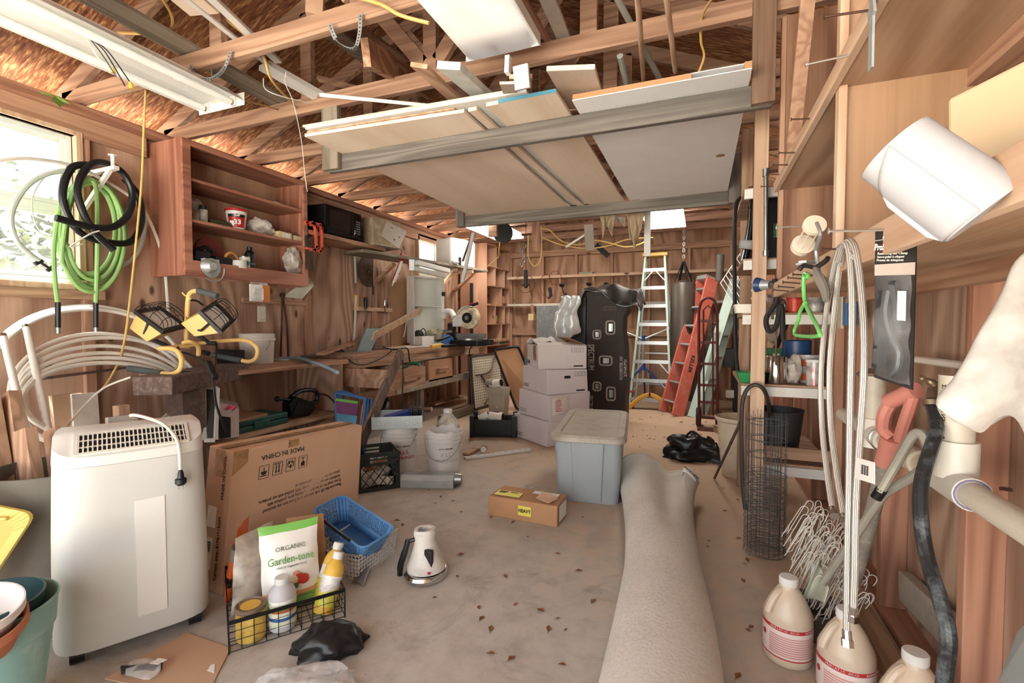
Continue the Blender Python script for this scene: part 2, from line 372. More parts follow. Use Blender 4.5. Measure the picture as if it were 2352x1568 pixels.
# ---------------------------------------------------------------- outside
b=B(); b.add([(-40,-40,-.16),(40,-40,-.16),(40,60,-.16),(-40,60,-.16)],[(0,1,2,3)])
o=st('ground',b,plain('pale_gravel','#c9c4b6',.9,var=.15,ds=2),sm=0)
LEAF=plain('leaves_outside','#43592d',.5,var=.2); LEAFD=plain('far_leaves','#3c4838',.7,var=.25)
def leaves(b,cen,rad,n,size):
    for i in range(n):
        while True:
            q=V((R(-1,1),R(-1,1),R(-1,1)))
            if q.length<1:break
        p=V(cen)+V((q.x*rad[0],q.y*rad[1],q.z*rad[2])); d=V((R(-1,1),R(-1,1),R(-.8,.3))).normalized(); a,_=perp(d); a=(a+V((0,0,R(-.4,.4)))).normalized(); s=size*R(.6,1.3)
        n_=d.cross(a)*s*.08
        b.add([p,p+d*s*.5+a*s*.28+n_,p+d*s,p+d*s*.5-a*s*.28+n_,p+d*s*.5-n_],[(0,1,4),(1,2,4),(2,3,4),(3,0,4)])
t=thing('tree','leafy green branches just outside the left window','tree',(-5.1,1.35,-.16))
b=B(); b.tube(cr([(-5.15,1.2,-.16),(-5.1,1.35,1.),(-4.95,1.5,2.0),(-4.8,1.6,2.6)],6),[.04-.001*i for i in range(19)],7)
for q in((-4.6,1.9,2.1),(-4.7,1.1,2.3),(-4.9,2.0,1.6)): b.tube(cr([(-5.05,1.4,1.5),(-4.85,1.5,1.9),q],5),.008,5)
ob('branch',b,DARKT['Z'],t)
b=B(); leaves(b,(-4.8,1.6,1.95),(.3,.75,.55),230,.1); leaves(b,(-4.75,1.3,1.7),(.25,.5,.3),70,.12); o=ob('foliage',b,LEAF,t,sm=0)
t=thing('tree','hazy grey green trees farther off beyond the left window','tree',(-11,3.6,-.16))
b=B(); b.cyl((-11,3.6,-.16),(-11,3.6,2),.16,.1); ob('trunk',b,DARKT['Z'],t)
b=B(); leaves(b,(-11,3.8,1.6),(1.2,3.4,1.7),1500,.34); ob('foliage',b,LEAFD,t,sm=0)
# ---------------------------------------------------------------- light
w=bpy.data.worlds.new('sky'); SC.world=w; w.use_nodes=True; nt=w.node_tree; bg=nt.nodes['Background']
bg.inputs[0].default_value=(.95,.98,1,1); bg.inputs[1].default_value=3.1
def portal(loc,rot,sx,sy):
    l=bpy.data.lights.new('daylight','AREA'); l.shape='RECTANGLE'; l.size=sx; l.size_y=sy; l.cycles.is_portal=True
    o=bpy.data.objects.new('daylight',l); COL.objects.link(o); o.location=loc; o.rotation_euler=rot
portal((XC,YF-.05,1.3),(math.pi/2,0,math.pi),4.3,2.5)
sl=bpy.data.lights.new('sun','SUN'); sl.energy=60; sl.angle=.05; sl.color=(1,.96,.9); so=bpy.data.objects.new('sun',sl); COL.objects.link(so); so.rotation_euler=V((.5,.25,-1)).to_track_quat('-Z','Y').to_euler()
for w_ in(W1,W2): portal((XL-.08,(w_[0]+w_[1])/2,(w_[2]+w_[3])/2),(0,-math.pi/2,0),w_[3]-w_[2],w_[1]-w_[0])
SC.view_settings.exposure=.6
cy=SC.cycles; cy.max_bounces=7; cy.diffuse_bounces=5; cy.glossy_bounces=3; cy.transmission_bounces=4; cy.transparent_max_bounces=10; cy.caustics_reflective=cy.caustics_refractive=False; cy.adaptive_threshold=.05
# ================================================================ overhead: rack, boards, lamps, cords
def plank(name,p,q,w,h,mat,label,cat='board',up=(0,0,1),bev=.002,group=None):
    b=B(); b.bar(p,q,w,h,up); return one(name,b,mat,label,cat,group,bev=bev,sm=0)
pl=at(738,300,y=2.475).x; pl2=at(774,300,y=2.475).x; pr=at(1728,150,y=2.47).x; pr2=at(1783,150,y=2.47).x
RZ=2.325; Y0,Y1=2.515,4.445
# hanging frame of the rack
t=thing('lumber_rack','long ceiling hung storage rack of weathered grey two by fours carrying sheets and a door','rack',((pl+pr)/2,3.4,2.215))
for (x0,x1,m) in((pl,pl2,GREYB['Z']),(pr,pr2,wood('post_flat_grain','#a07a5c','#5f3f2b','Z',7,.5,5,.1,.2))):
    b=B(); b.box(x0,x1,Y0-.04,Y0,2.22,3.05 if x0>-1 else 2.62); ob('hanger_post',b,m,t,bev=.003)
b=B(); b.box(pl+.01,pr2-.01,Y0+.0005,Y0+.04,2.215,RZ-.002); ob('front_beam',b,GREYW['X'],t,bev=.004)
b=B(); b.box(pl-.03,.235,Y1-.04,Y1,2.215,RZ-.002); ob('rear_beam',b,GREYW['X'],t,bev=.004)
for x in(pl-.03,.2): b=B(); b.box(x,x+.09,Y1-.08,Y1-.041,2.215,2.62); ob('hanger_post',b,GREYW['Z'],t,bev=.003)
# sheets lying on the rack
z=RZ
PB=plain('blue_painted_edge','#4f8fa8',.6,var=.1)
def sheet(name,x0,x1,y0,y1,z0,th,mat,label,cat='sheet',skew=0):
    b=B(); b.hexa([(x0,y0,z0),(x1,y0+skew,z0),(x1,y1,z0),(x0,y1,z0)],[(x0,y0,z0+th),(x1,y0+skew,z0+th),(x1,y1,z0+th),(x0,y1,z0+th)])
    return one(name,b,mat,label,cat,sm=0)
a=at(700,314,z=RZ); a2=at(1066,258,z=RZ)
sheet('plywood_sheet',a.x,a2.x,a.y,4.62,RZ,.018,PLYC['Y'],'big pale plywood sheet seen from below on the left of the ceiling rack',skew=a2.y-a.y)
sheet('plywood_sheet',a.x+.02,a2.x-.05,a.y-.005,4.6,RZ+.019,.008,FIRP['Y'],'thin brown plywood sheet resting directly on the big pale sheet',skew=.05)
for i,(dx,dz,l) in enumerate(((.03,.03,'lower of the two whitish panels jutting out at the left front of the rack'),(.0,.05,'upper of the two whitish panels jutting out at the left front of the rack'))):
    sheet('wall_panel',a.x+dx,a2.x+.36-.1*i,a.y-.025+.01*i,4.5,RZ+dz,.013,plain('aged_white_panel','#cbc8bb',.6,dirt='#a59a86') if i else WHT,l,'panel',.06)
e=at(1144,228,z=RZ+.02); f=at(1280,203,z=RZ+.02)
t=thing('plywood_sheet','blue edged plywood offcut between the pale sheet and the white door','sheet',((e.x+f.x)/2,3.3,RZ))
b=B(); b.box(e.x,f.x-.005,e.y,4.5,RZ,RZ+.018); ob('panel',b,PLYC['Y'],t,sm=0)
b=B(); b.box(e.x,f.x-.005,e.y-.002,e.y,RZ,RZ+.018); ob('painted_edge',b,PB,t,sm=0,label='blue painted front edge')
s1=at(1085,255,z=RZ); s2=at(1115,245,z=RZ)
plank('wood_strip',(s1.x,s1.y,RZ+.011),(s1.x+.06,4.5,RZ+.011),.05,.02,PLYC['Y'],'narrow pale plywood strip beside the big sheet, left of its twin')
plank('wood_strip',(s2.x+.04,s2.y,RZ+.011),(s2.x+.1,4.5,RZ+.011),.075,.02,PLYC['Y'],'wider plywood strip under the blue edged offcut on the rack')
d0=at(1303,255,z=RZ+.0); d1=at(1725,212,z=RZ)
t=thing('door','white hollow core door lying flat on the rack with its end torn open','door',(-.2,3.4,RZ))
x0,x1=-.615,pr-.01; y0=2.36; th=.035
WD=plain('white_door_skin','#ecedf0',.4,var=.03)
b=B(); b.box(x0,x1,y0,4.4,RZ,RZ+.004); ob('skin',b,WD,t,sm=0)
b=B(); b.box(x0+.03,x1-.02,y0+.02,4.4,RZ+th,RZ+th+.004); ob('skin',b,WD,t,sm=0)
b=B(); b.box(x0,x0+.03,y0+.01,4.4,RZ+.004,RZ+th); b.box(x1-.03,x1,y0,4.4,RZ+.004,RZ+th); b.box(x0+.03,x1-.25,y0+.012,y0+.03,RZ+.004,RZ+th); ob('frame',b,CARDD,t,sm=0)
b=B(); k=at(1655,357,z=RZ); b.cyl((k.x,k.y,RZ-.0012),(k.x,k.y,RZ+.002),.028,n=20); ob('knob_hole',b,plain('hole_shadow_wood','#9a7b5e',.8),t,sm=0)
# boards lying on top of the rack
zz=RZ+.07
plank('board',at(962,150,y=2.0),at(1075,255,y=2.75),.09,.022,FIRP['Y'],'brown board with green painted end poking up beside the white faced board',up=(.25,0,1))
plank('board',at(1030,150,y=1.98),at(1150,255,y=2.75),.12,.035,plain('faded_white_board','#cfd3ce',.6,dirt='#b5ada0'),'white faced board poking up from the rack beside a brown one',up=(.2,0,1))
plank('board',at(737,218,y=2.25),at(1010,245,y=2.6),.07,.02,WHT,'long white trim board lying across the left end of the rack',up=(0,-.5,1))
plank('board',at(730,180,y=2.9),at(860,215,y=3.1),.06,.025,FIRP['X'],'short brown board behind the long white trim board')
plank('board',at(1310,155,y=2.12),at(1350,245,y=2.75),.22,.022,PLYC['Y'],'wide plywood offcut poking up above the white door',up=(.1,0,1))
plank('board',at(1196,175,y=2.05),at(1200,215,y=2.5),.105,.02,FIRP['Y'],'reddish plywood scrap behind the small white block on the rack')
plank('board',at(1165,190,y=2.02),at(1175,225,y=2.4),.07,.012,PLYC['Y'],'thin plywood scrap leaning at the left of the small white block')
plank('block',at(1196,150,y=2.0),at(1201,205,y=2.02),.07,.02,WHT2,'small white board end standing up in the middle of the rack',up=(0,1,0))
plank('moulding',at(1168,130,y=2.02),at(1166,170,y=2.02),.022,.035,WHT2,'narrow white moulding end standing beside the small white block',up=(0,1,0))
plank('board',at(840,120,y=2.15),at(985,205,y=3.3),.045,.14,wood('big_grain','#c08a62','#8a4f33','Y',16,.5,6,0,.2),'thick brown timber with bold grain lying on the trusses left of the diffuser lamp')
plank('board',at(800,60,y=2.4),at(930,145,y=3.6),.16,.02,DARKT['Y'],'flat brown board under the thick bold grained timber')
plank('board',at(740,55,y=2.1),at(860,150,y=3.3),.14,.02,GREYB['Y'],'old grey board with a ragged end among the trusses')
plank('block',at(705,20,y=1.95),at(745,28,y=2.0),.1,.09,FIRP['X'],'short wood block on the truss at the top of the photo')
# long things lying along the truss chords
zt=ZT+.112
def along(u0,v0,u1,v1,z): return at(u0,v0,z=z),at(u1,v1,z=z)
p,q=along(200,-15,451,115,2.76); q2=at(672,250,z=2.76); plank('board',p,(q2.x,q2.y,2.755),.17,.02,GREYB['Y'],'wide greenish grey board lying along the truss chords at the left')
p,q=along(412,-15,725,236,2.77); plank('pipe_strip',p,q,.03,.014,WHT,'thin white strip lying on the trusses, lower left of the pair','strip')
p,q=along(478,-12,640,142,2.775); plank('pipe_strip',p,q,.045,.02,WHT,'white strip lying on the trusses, upper right of the pair','strip')
p,q=along(400,-30,470,30,2.78); plank('board',p,q,.16,.02,PLYC['Y'],'pale plywood board end lying on the trusses above the white strip')
p,q=along(1250,-20,1300,98,2.765); plank('board',p,q,.075,.02,plain('greyish_board','#b7aea2',.7,var=.15),'grey white board lying on the trusses right of the diffuser lamp')
p,q=along(1192,-20,1265,105,2.765); plank('board',p,q,.03,.02,RED['Y'],'thin dark red batten beside the grey white board')
def rod(name,pts,r,mat,label,cat,n=10,smooth=0,group=None):
    b=B(); b.tube(cr(pts,smooth) if smooth else pts,r,n); return one(name,b,mat,label,cat,group)
rod('pipe',[at(1412,-15,z=2.8),at(1528,205,z=2.77)],.017,plain('grey_pvc','#a8aba2',.5),'grey plastic pipe slanting through the trusses','pipe')
rod('pipe',[at(1424,128,y=2.62),at(1442,205,y=2.9)],.017,plain('grey_pvc2','#9a9d96',.5),'shorter grey pipe behind the truss chord beside the slanting one','pipe')
rod('dowel',[at(1530,-15,y=1.9),at(1551,165,y=2.75)],.012,PINE['Y'],'round wooden dowel with a free end hanging below the truss','dowel')
rod('dowel',[at(1464,-15,y=1.95),at(1479,195,y=3.2)],.013,PINE['Y'],'longer wooden dowel left of the one with the free end','dowel')
# diffuser lamp
ZL=2.585
a=at(1070,143,z=ZL); b2=at(1240,108,z=ZL); lx0,lx1,ly1=a.x,b2.x,a.y
s=N('prismatic_diffuser'); ws=s.noise(s.coord((1,.5,1)),5,3); s.out('#e9e6e2',.5); s.b.inputs['Emission Color'].default_value=(1,.96,.92,1)
tc=s.n('TexCoord'); sx=s.n('SeparateXYZ'); s.l(tc.outputs['Object'],sx.inputs[0])
s.l(s.math('MULTIPLY',s.ramp(ws,(.35,(.5,.5,.5,1)),(.6,(1,1,1,1))),.24),s.b.inputs['Emission Strength'])
DIF=s.mat
t=thing('ceiling_light','large fluorescent lamp with a dusty white prismatic diffuser under the trusses','ceiling light',((lx0+lx1)/2,(ly1+1.15)/2,ZL))
b=B(); w=lx1-lx0; n_=10
def dfn(u,v): 
    e=abs(2*u-1); return (lx0+w*u,1.15+(ly1-1.15)*v,ZL+.02*e**6+(.035 if e>.999 else 0))
b.grid(dfn,20,6); o=ob('diffuser',b,DIF,t,solid=.003)
b=B(); b.box(lx0+.03,lx1-.03,1.16,ly1-.01,ZL+.05,ZT-.001); ob('housing',b,WHT2,t)
b=B(); b.box(lx1-.004,lx1+.004,1.15,ly1+.012,ZL+.005,ZL+.06); b.box(lx0,lx1,ly1+.001,ly1+.006,ZL+.003,ZL+.045); ob('end_cap',b,WHT2,t)
# tube fixture at the left
ZF=2.52
a=at(458,256,z=ZF); b2=at(555,229,z=ZF); fx0,fx1,fy=a.x,b2.x,a.y
t=thing('tube_light','long white two tube shop light hanging under the trusses at upper left','shop light',((fx0+fx1)/2,fy-.7,ZF)); w=fx1-fx0
b=B()
pf=[(0,.0),(.10,.035),(.30,.045),(.36,.02),(.64,.02),(.70,.045),(.90,.035),(1,0)]
for i in range(len(pf)-1):
    (u0,z0),(u1,z1)=pf[i],pf[i+1]; b.hexa([(fx0+w*u0,fy-1.35,ZF+z0),(fx0+w*u1,fy-1.35,ZF+z1),(fx0+w*u1,fy,ZF+z1),(fx0+w*u0,fy,ZF+z0)],[(fx0+w*u0,fy-1.35,ZF+z0+.004),(fx0+w*u1,fy-1.35,ZF+z1+.004),(fx0+w*u1,fy,ZF+z1+.004),(fx0+w*u0,fy,ZF+z0+.004)])
ob('reflector',b,WHT2,t,sm=20)
b=B(); b.prism([(fx0-.003,fy,ZF-.022),(fx1+.003,fy,ZF-.022),(fx1+.003,fy,ZF+.05),(fx0-.003,fy,ZF+.05)],(0,.004,0)); b.box(fx0+.3*w,fx1-.3*w,fy-1.35,fy,ZF+.05,ZF+.085); ob('end_plate',b,WHT2,t)
TUB=plain('fluorescent_tube','#f0f1ef',.25,var=.02)
for u in(.2,.8):
    b=B(); b.cyl((fx0+w*u,fy-1.3,ZF-.004),(fx0+w*u,fy-.03,ZF-.004),.019,n=14); tb=ob('tube',b,TUB,t)
    b=B(); b.cyl((fx0+w*u,fy-.03,ZF-.004),(fx0+w*u,fy-.015,ZF-.004),.014,n=12); ob('tube_cap',b,STEEL,tb)
    b=B(); b.box(fx0+w*u-.018,fx0+w*u+.018,fy-.015,fy,ZF-.02,ZF+.03); ob('socket',b,WHT,t)
for x in(fx0+.06,fx1-.06): b=B(); b.tube([(x,fy-.15,ZF+.05),(x,fy-.15,ZT+.002)],.004,6); ob('hook',b,STEEL,t)
k=at(200,100,z=ZF)
b=B()
for d in((0,.0,-.12),(.03,.02,-.16),(.05,.03,-.14)): b.tube(cr([(k.x+.02,k.y,ZF+.02),(k.x+.03+d[0],k.y+.04,ZF-.03),(k.x+.05+d[0],k.y+.09+d[1],ZF+d[2])],6),.003,5)
wr=ob('loose_wires',b,CORDB,t)
b=B(); b.tube(cr([(k.x,k.y,ZF+.02),(k.x-.01,k.y+.05,ZF-.04),(k.x+.0,k.y+.1,ZF-.06)],6),.003,5); ob('loose_wires',b,CORDW,t)
b=B(); b.cyl((k.x+.1,k.y+.12,ZF-.14),(k.x+.105,k.y+.125,ZF-.17),.006,.011,n=10); ob('wire_nut',b,YEL,t)
b=B(); b.cyl((k.x,k.y+.1,ZF-.06),(k.x+.003,k.y+.105,ZF-.085),.006,.011,n=10); ob('wire_nut',b,YEL,t)
# second strip fixture lying in the trusses
p,q=at(606,150,z=2.78),at(752,232,z=2.74); b=B(); b.bar(p,q,.11,.03); b.bar(p+V((0,0,-.02)),q+V((0,0,-.02)),.04,.03); t2=one('strip_light',b,WHT2,'white strip light body lying in the trusses behind the first chord','strip light',sm=0)
# back lamps, lit
LIT=emit('lit_diffuser','#fff6ea',15.)
def panel_lamp(u0,v0,u1,v1,z,ln,label):
    a=at(u0,v1,z=z); bb=at(u1,v1,z=z); x0,x1=min(a.x,bb.x),max(a.x,bb.x)
    t=thing('panel_light',label,'ceiling light',((x0+x1)/2,a.y-ln/2,z))
    b=B(); b.box(x0,x1,a.y-ln,a.y,z,z+.03); ob('diffuser',b,LIT,t,bev=.006)
    b=B(); b.box(x0+.03,x1-.03,a.y-ln+.02,a.y-.02,z+.0305,ZT); ob('housing',b,WHT2,t)
panel_lamp(1490,488,1576,527,2.5,1.25,'lit white ceiling lamp over the step ladder at the back')
panel_lamp(1140,520,1212,552,2.55,1.25,'lit white ceiling lamp seen behind the cord reel')
# cords and straps
def cord(name,pts,r,mat,label,cat='cord',n=7,sm=8,group=None): return rod(name,pts,r,mat,label,cat,n,sm,group)
P=lambda u,v,y:at(u,v,y=y)
cord('cable',[P(195,-10,2.1),P(212,30,2.12),P(208,55,2.15)],.006,CORDY,'short yellow cable dropping beside the greenish board at upper left')
cord('cable',[P(368,-10,1.75),P(392,30,1.75),P(395,58,1.76),P(378,82,1.78),P(330,78,1.82),P(250,74,1.9)],.008,CORDY,'thick yellow cable loop above the shop light')
cord('cable',[P(480,-10,1.8),P(515,40,1.9),P(565,82,1.95),P(605,130,2.0),P(625,185,2.1),P(680,246,2.5)],.008,CORDY,'tan cable crossing behind the first truss chord')
cord('cable',[P(545,228,2.05),P(600,240,2.3),P(640,252,2.52)],.005,CORDY,'thin yellow cable from the shop light end to the truss')
cord('cable',[P(800,-10,1.8),P(870,8,1.82),P(920,35,1.83),P(985,53,1.85)],.008,CORDY,'yellow cable running into the diffuser lamp')
cord('cable',[P(1640,-10,2.3),P(1612,40,2.5),P(1610,95,2.62),P(1617,130,2.7),P(1600,175,2.75),P(1590,182,2.8)],.006,CORDY,'yellow cable looping behind the truss right of the dowels')
cord('wire',[P(657,165,2.1),P(655,190,2.15),P(670,225,2.2),P(680,262,2.25),P(690,310,2.3),P(695,345,2.3),P(700,400,2.3),P(706,440,2.3)],.002,CORDW,'thin white wire dangling in front of the plywood stack','wire')
cord('wire',[P(605,180,2.1),P(610,205,2.15),P(650,222,2.2),P(720,238,2.4)],.0025,CORDW,'thin white wire loop hanging from the strip light','wire')
def strap(pts,label):
    pts=cr(pts,6); b=B()
    for i in range(len(pts)-1): b.bar(pts[i],pts[i+1],.022,.0015,up=(.0,0,1) if abs((pts[i+1]-pts[i]).normalized().z)<.8 else (0,1,0))
    for i in range(1,len(pts)-1,1): b.cyl(pts[i]+V((0,-.0015,0)),pts[i]+V((0,.0015,0)),.004,n=6,m=1)
    one('pipe_strap',b,[GALV,DSTEEL],label,'strap',sm=0)
strap([P(437,150,1.84),P(450,172,1.83),P(485,180,1.83),P(513,160,1.84),P(530,118,1.85)],'perforated metal strap loop on the first chord above the shop light end')
strap([P(757,55,1.84),P(775,95,1.83),P(812,112,1.83),P(825,80,1.84),P(828,32,1.85)],'perforated metal strap loop on the first chord near the diffuser lamp')
# long yellow drop cord at the left
cord('electric_cord',[P(335,198,1.95),P(330,300,1.96),P(325,420,1.97),P(312,560,1.95),P(297,700,1.93),P(282,800,1.9),P(255,865,1.87),P(215,910,1.84),P(150,938,1.8),P(70,955,1.75),P(0,986,1.6),P(-60,1000,1.5)],.0065,CORDY,'long yellow cord hanging from the shop light past the garden hose')

# a vine leaf growing in over the top plate
k=at(125,220,x=XL+.12); t=thing('vine_leaf','small green vine leaf growing in over the left wall top under the roof','leaf',k); b=B(); b.tube([V((XL-.1,k.y,ZT+.03)),k],.003,5); ob('stem',b,GRNP,t)
b=B(); 
for d in((.02,-.09,-.02),(.03,.07,-.03),(.06,.0,-.08)):
    d=V(d); a_=d.cross(V((0,0,1))).normalized()*.03; b.add([k,k+d*.5+a_,k+d,k+d*.5-a_],[(0,1,2,3)])
ob('leaf_blade',b,plain('leaf_green','#6d9a45',.5),t)
# ================================================================ floor, near left
def perf(b,P,nu,nv,h=.55,diag=False,border=0,m=0):
    """a perforated panel on the quad P (4 corners), nu x nv holes"""
    P=[V(p) for p in P]; f=lambda u,v:(P[0]*(1-u)+P[1]*u)*(1-v)+(P[3]*(1-u)+P[2]*u)*v
    for i in range(nu):
        for j in range(nv):
            u0,u1,v0,v1=i/nu,(i+1)/nu,j/nv,(j+1)/nv; cu,cv=(u0+u1)/2,(v0+v1)/2; du,dv=(u1-u0)/2*h,(v1-v0)/2*h
            o=[f(u0,v0),f(u1,v0),f(u1,v1),f(u0,v1)]
            q=[f(cu,cv-dv),f(cu+du,cv),f(cu,cv+dv),f(cu-du,cv)] if diag else [f(cu-du,cv-dv),f(cu+du,cv-dv),f(cu+du,cv+dv),f(cu-du,cv+dv)]
            if diag:
                q=[f(cu,cv-dv*1.6),f(cu+du*1.6,cv),f(cu,cv+dv*1.6),f(cu-du*1.6,cv)]
                md=[f(cu,v0),f(u1,cv),f(cu,v1),f(u0,cv)]
                for k in range(4): b.add([o[k],md[k],q[k],q[k-1],md[k-1]],[(0,1,2,3,4)],m)
            else:
                for k in range(4): b.add([o[k],o[(k+1)%4],q[(k+1)%4],q[k]],[(0,1,2,3)],m)
    return b
def quad(P,th,b=None,m=0):
    b=b or B(); P=[V(p) for p in P]; n=(P[1]-P[0]).cross(P[3]-P[0]).normalized()*th; return b.hexa(P,[p+n for p in P],m)
# portable air conditioner
t=thing('air_conditioner','white portable air conditioner with a grey front and a slatted top vent','air conditioner',(-2.06,1.16,0),math.radians(62),local=True)
GRY=plain('pale_grey_plastic','#c3c5c2',.4,var=.02); Wb,Db=.235,.17
b=B(); b.lathe([(.985,.055),(1.,.07),(1.,.2),(.985,.45),(.955,.705)],n=48,sx=Wb,sy=Db,e=4.5); ob('body',b,GRY,t,sm=50)
b=B(); 
def toph(y): return min(.812,.74+(y+.158)*.067/.123) if y<.12 else .812-(y-.12)*.35
rings=[(.957,.706,0),(.96,.715,0),(.957,.723,.3),(.94,1,1),(.8,1,1),(.55,1,1),(.25,1,1),(.02,1,1)]; nn_=64; vs=[]
for (k,z_,f_) in rings:
    for i in range(nn_):
        th=2*math.pi*i/nn_; cc,ss=math.cos(th),math.sin(th); q=(abs(cc)**4.5+abs(ss)**4.5)**(-1/4.5); x,y=cc*q*Wb*k,ss*q*Db*k
        tz=toph(y)-.02*max(0,(abs(x)-.2)/.03)**2; vs.append((x,y,tz if f_==1 else z_+(tz-z_-.02)*f_))
b.add(vs,[(i*nn_+j,i*nn_+(j+1)%nn_,(i+1)*nn_+(j+1)%nn_,(i+1)*nn_+j) for i in range(len(rings)-1) for j in range(nn_)]+[tuple((len(rings)-1)*nn_+j for j in range(nn_))])
top=ob('top_cover',b,WHT2,t,sm=50)
sl=V((0,.123,.067)).normalized(); nm=V((0,-.067,.123)).normalized(); o0=V((0,-.158,.74))+nm*.0015
def onsl(x,s_): return V((x,o0.y,o0.z))+sl*s_
b=B(); quad([onsl(-.155,.018),onsl(.165,.018),onsl(.165,.122),onsl(-.155,.122)],.002,b); gr=ob('vent',b,BLKM,top,sm=0)
b=B()
for i in range(25):
    x=-.15+i*.0128; b.bar(onsl(x,.02)+nm*.005,onsl(x,.12)+nm*.005,.004,.006,tuple(nm))
for k in(.05,.086): b.bar(onsl(-.155,k)+nm*.004,onsl(.165,k)+nm*.004,.004,.004,tuple(nm))
for (x0,s0,x1,s1) in((-.16,.016,.17,.016),(-.16,.124,.17,.124),(-.158,.016,-.158,.124),(.168,.016,.168,.124)): b.bar(onsl(x0,s0)+nm*.003,onsl(x1,s1)+nm*.003,.01,.007,tuple(nm))
ob('vent_slats',b,OFFW,top,sm=0)
b=B(); 
pts=[];
for x in(.0,.088):
    pass
def face(x,z_): 
    q=(1-(abs(x)/Wb)**4.5)**(1/4.5); s_=1. if z_<.2 else 1-.015*(z_-.2)/.25 if z_<.45 else .985-.03*(z_-.45)/.185
    return V((x,-Db*q*s_,z_))
b.grid(lambda u,v: face(.0+.088*u,.13+.43*v)+V((0,-.002,0)),6,12); ob('light_strip',b,WHT2,t,solid=.003,sm=0)
for i,(x,y) in enumerate(((-.17,-.1),(.18,-.1),(-.17,.1),(.18,.1))):
    b=B(); b.cyl((x-.02,y,.027),(x+.02,y,.027),.027,n=16); b.cyl((x,y,.04),(x,y,.06),.012,n=10); ob('caster',b,BLK,t)
b=B(); 
cpts=[(.02,.1,.82),(.0,.03,.845),(.03,-.02,.845),(.09,-.09,.82),(.125,-.15,.775),(.135,-.175,.735),(.137,-.182,.69),(.137,-.185,.652)]
b.tube(cr(cpts,8),.0065,8); ob('power_cord',b,plain('grey_cord','#c9c4ba',.5),t)
b=B(); b.lathe([(.006,0),(.01,-.012),(.0115,-.03),(.019,-.034),(.019,-.05),(.012,-.058)],(.137,-.19,.652),n=14); pg=ob('plug',b,BLK,t)
b=B(); b.box(.129,.131,-.193,-.187,.578,.595); b.box(.143,.145,-.193,-.187,.578,.595); ob('prong',b,STEEL,pg)
b=B(); b.tube(cr([(-.2,.19,.62),(-.235,.2,.45),(-.25,.19,.3),(-.24,.17,.12),(-.22,.1,.02)],8),.009,8); ob('drain_hose',b,CORDW,t)
# grey bin of wood scraps
t=thing('scrap_bin','grey sheet metal bin of boards and lamp tubes behind the air conditioner','bin',(-2.47,1.1,0))
b=B(); b.lathe([(.19,0),(.195,.3),(.2,.62),(.203,.625),(.197,.625),(.187,.3),(.182,.02),(.001,.02)],(-2.47,1.1,0),n=36); ob('bin_wall',b,plain('grey_sheet_metal','#77736b',.55,.15,.12,'#7b756c',3),t)
def stick(name,p,q,w,h,mat,label,cat,up=(0,0,1)):
    return plank(name,p,q,w,h,mat,label,cat,up)
c0=V((-2.47,1.1,.05))
stick('board',c0+V((.05,-.08,0)),at(22,905,y=1.12),.045,.09,OAK['Z'],'brown board end rising highest among the scraps in the grey bin','board',(1,0,0))
stick('board',c0+V((-.02,-.1,0)),at(-30,915,y=1.05),.05,.1,OAK['Z'],'dark brown board at the very left edge in the grey bin','board',(1,0,0))
stick('board',c0+V((.11,-.07,0)),at(58,985,y=1.06),.04,.09,OAK['Z'],'shorter brown block in front of the taller board in the grey bin','board',(1,0,0))
stick('board',c0+V((.13,.0,0)),at(118,985,y=1.16),.1,.02,FIRP['Z'],'plywood offcut with rounded corner at the right of the grey bin','board',(0,1,0))
def tube_lamp(p,q,label):
    p,q=V(p),V(q); d=(q-p).normalized(); t=thing('lamp_tube',label,'fluorescent tube',p)
    b=B(); b.cyl(p,q-d*.02,.0165,n=16); ob('glass_tube',b,TUB,t)
    b=B(); b.cyl(q-d*.02,q,.017,n=16); a,_=perp(d); 
    for s_ in(-1,1): b.cyl(q+a*.006*s_,q+a*.006*s_+d*.008,.0015,n=6)
    ob('metal_cap',b,CHROME,t)
tube_lamp(c0+V((-.03,.1,0)),at(59,748,y=1.5),'upright fluorescent tube with a metal cap in front of the white pipe coil')
tube_lamp(c0+V((-.08,.06,0)),at(6,768,y=1.35),'fluorescent tube leaning left at the very edge beside the upright one')
tube_lamp(c0+V((.02,-.02,0)),at(-45,800,y=1.2),'fluorescent tube slanting out of frame beyond the left edge of the bin')
# yellow lid leaning on the bin
t=thing('storage_cover','mustard yellow plastic tote lid leaning at the left edge of the photo','lid',(-2.2,.72,.3))
Q=[at(88,1176,y=.95),at(-125,1500,y=.75),at(-390,1430,y=.55),at(-190,1120,y=.74)]; YL=plain('mustard_plastic','#d6bb62',.45,var=.06)
Qc=sum(Q,V((0,0,0)))/4; n_=(Q[1]-Q[0]).cross(Q[3]-Q[0]).normalized()
if n_.dot(V((0,0,H))-Qc)<0:n_=-n_
b=B(); 
ring=[]
for i in range(4): 
    p,a_,c_=Q[i],Q[i-1],Q[(i+1)%4]
    for k in range(5):
        s_=k/4; p0=p+(a_-p).normalized()*.04; p2=p+(c_-p).normalized()*.04; ring.append(p0*(1-s_)**2+p*2*s_*(1-s_)+p2*s_**2)
b.prism(ring,n_*.012); ob('lid_plate',b,YL,t,bev=.003)
b=B(); m_=len(ring)
for i in range(m_):
    p,q=ring[i],ring[(i+1)%m_]; ip,iq=p+(Qc-p)*.18,q+(Qc-q)*.18; b.hexa([ip+n_*.0121,iq+n_*.0121,q+n_*.0121,p+n_*.0121],[ip+n_*.02,iq+n_*.02,q+n_*.024,p+n_*.024])
ob('raised_rim',b,YL,t,bev=.002)
b=B(); e1=(Q[1]-Q[0]).normalized(); e2=(Q[3]-Q[0]).normalized()
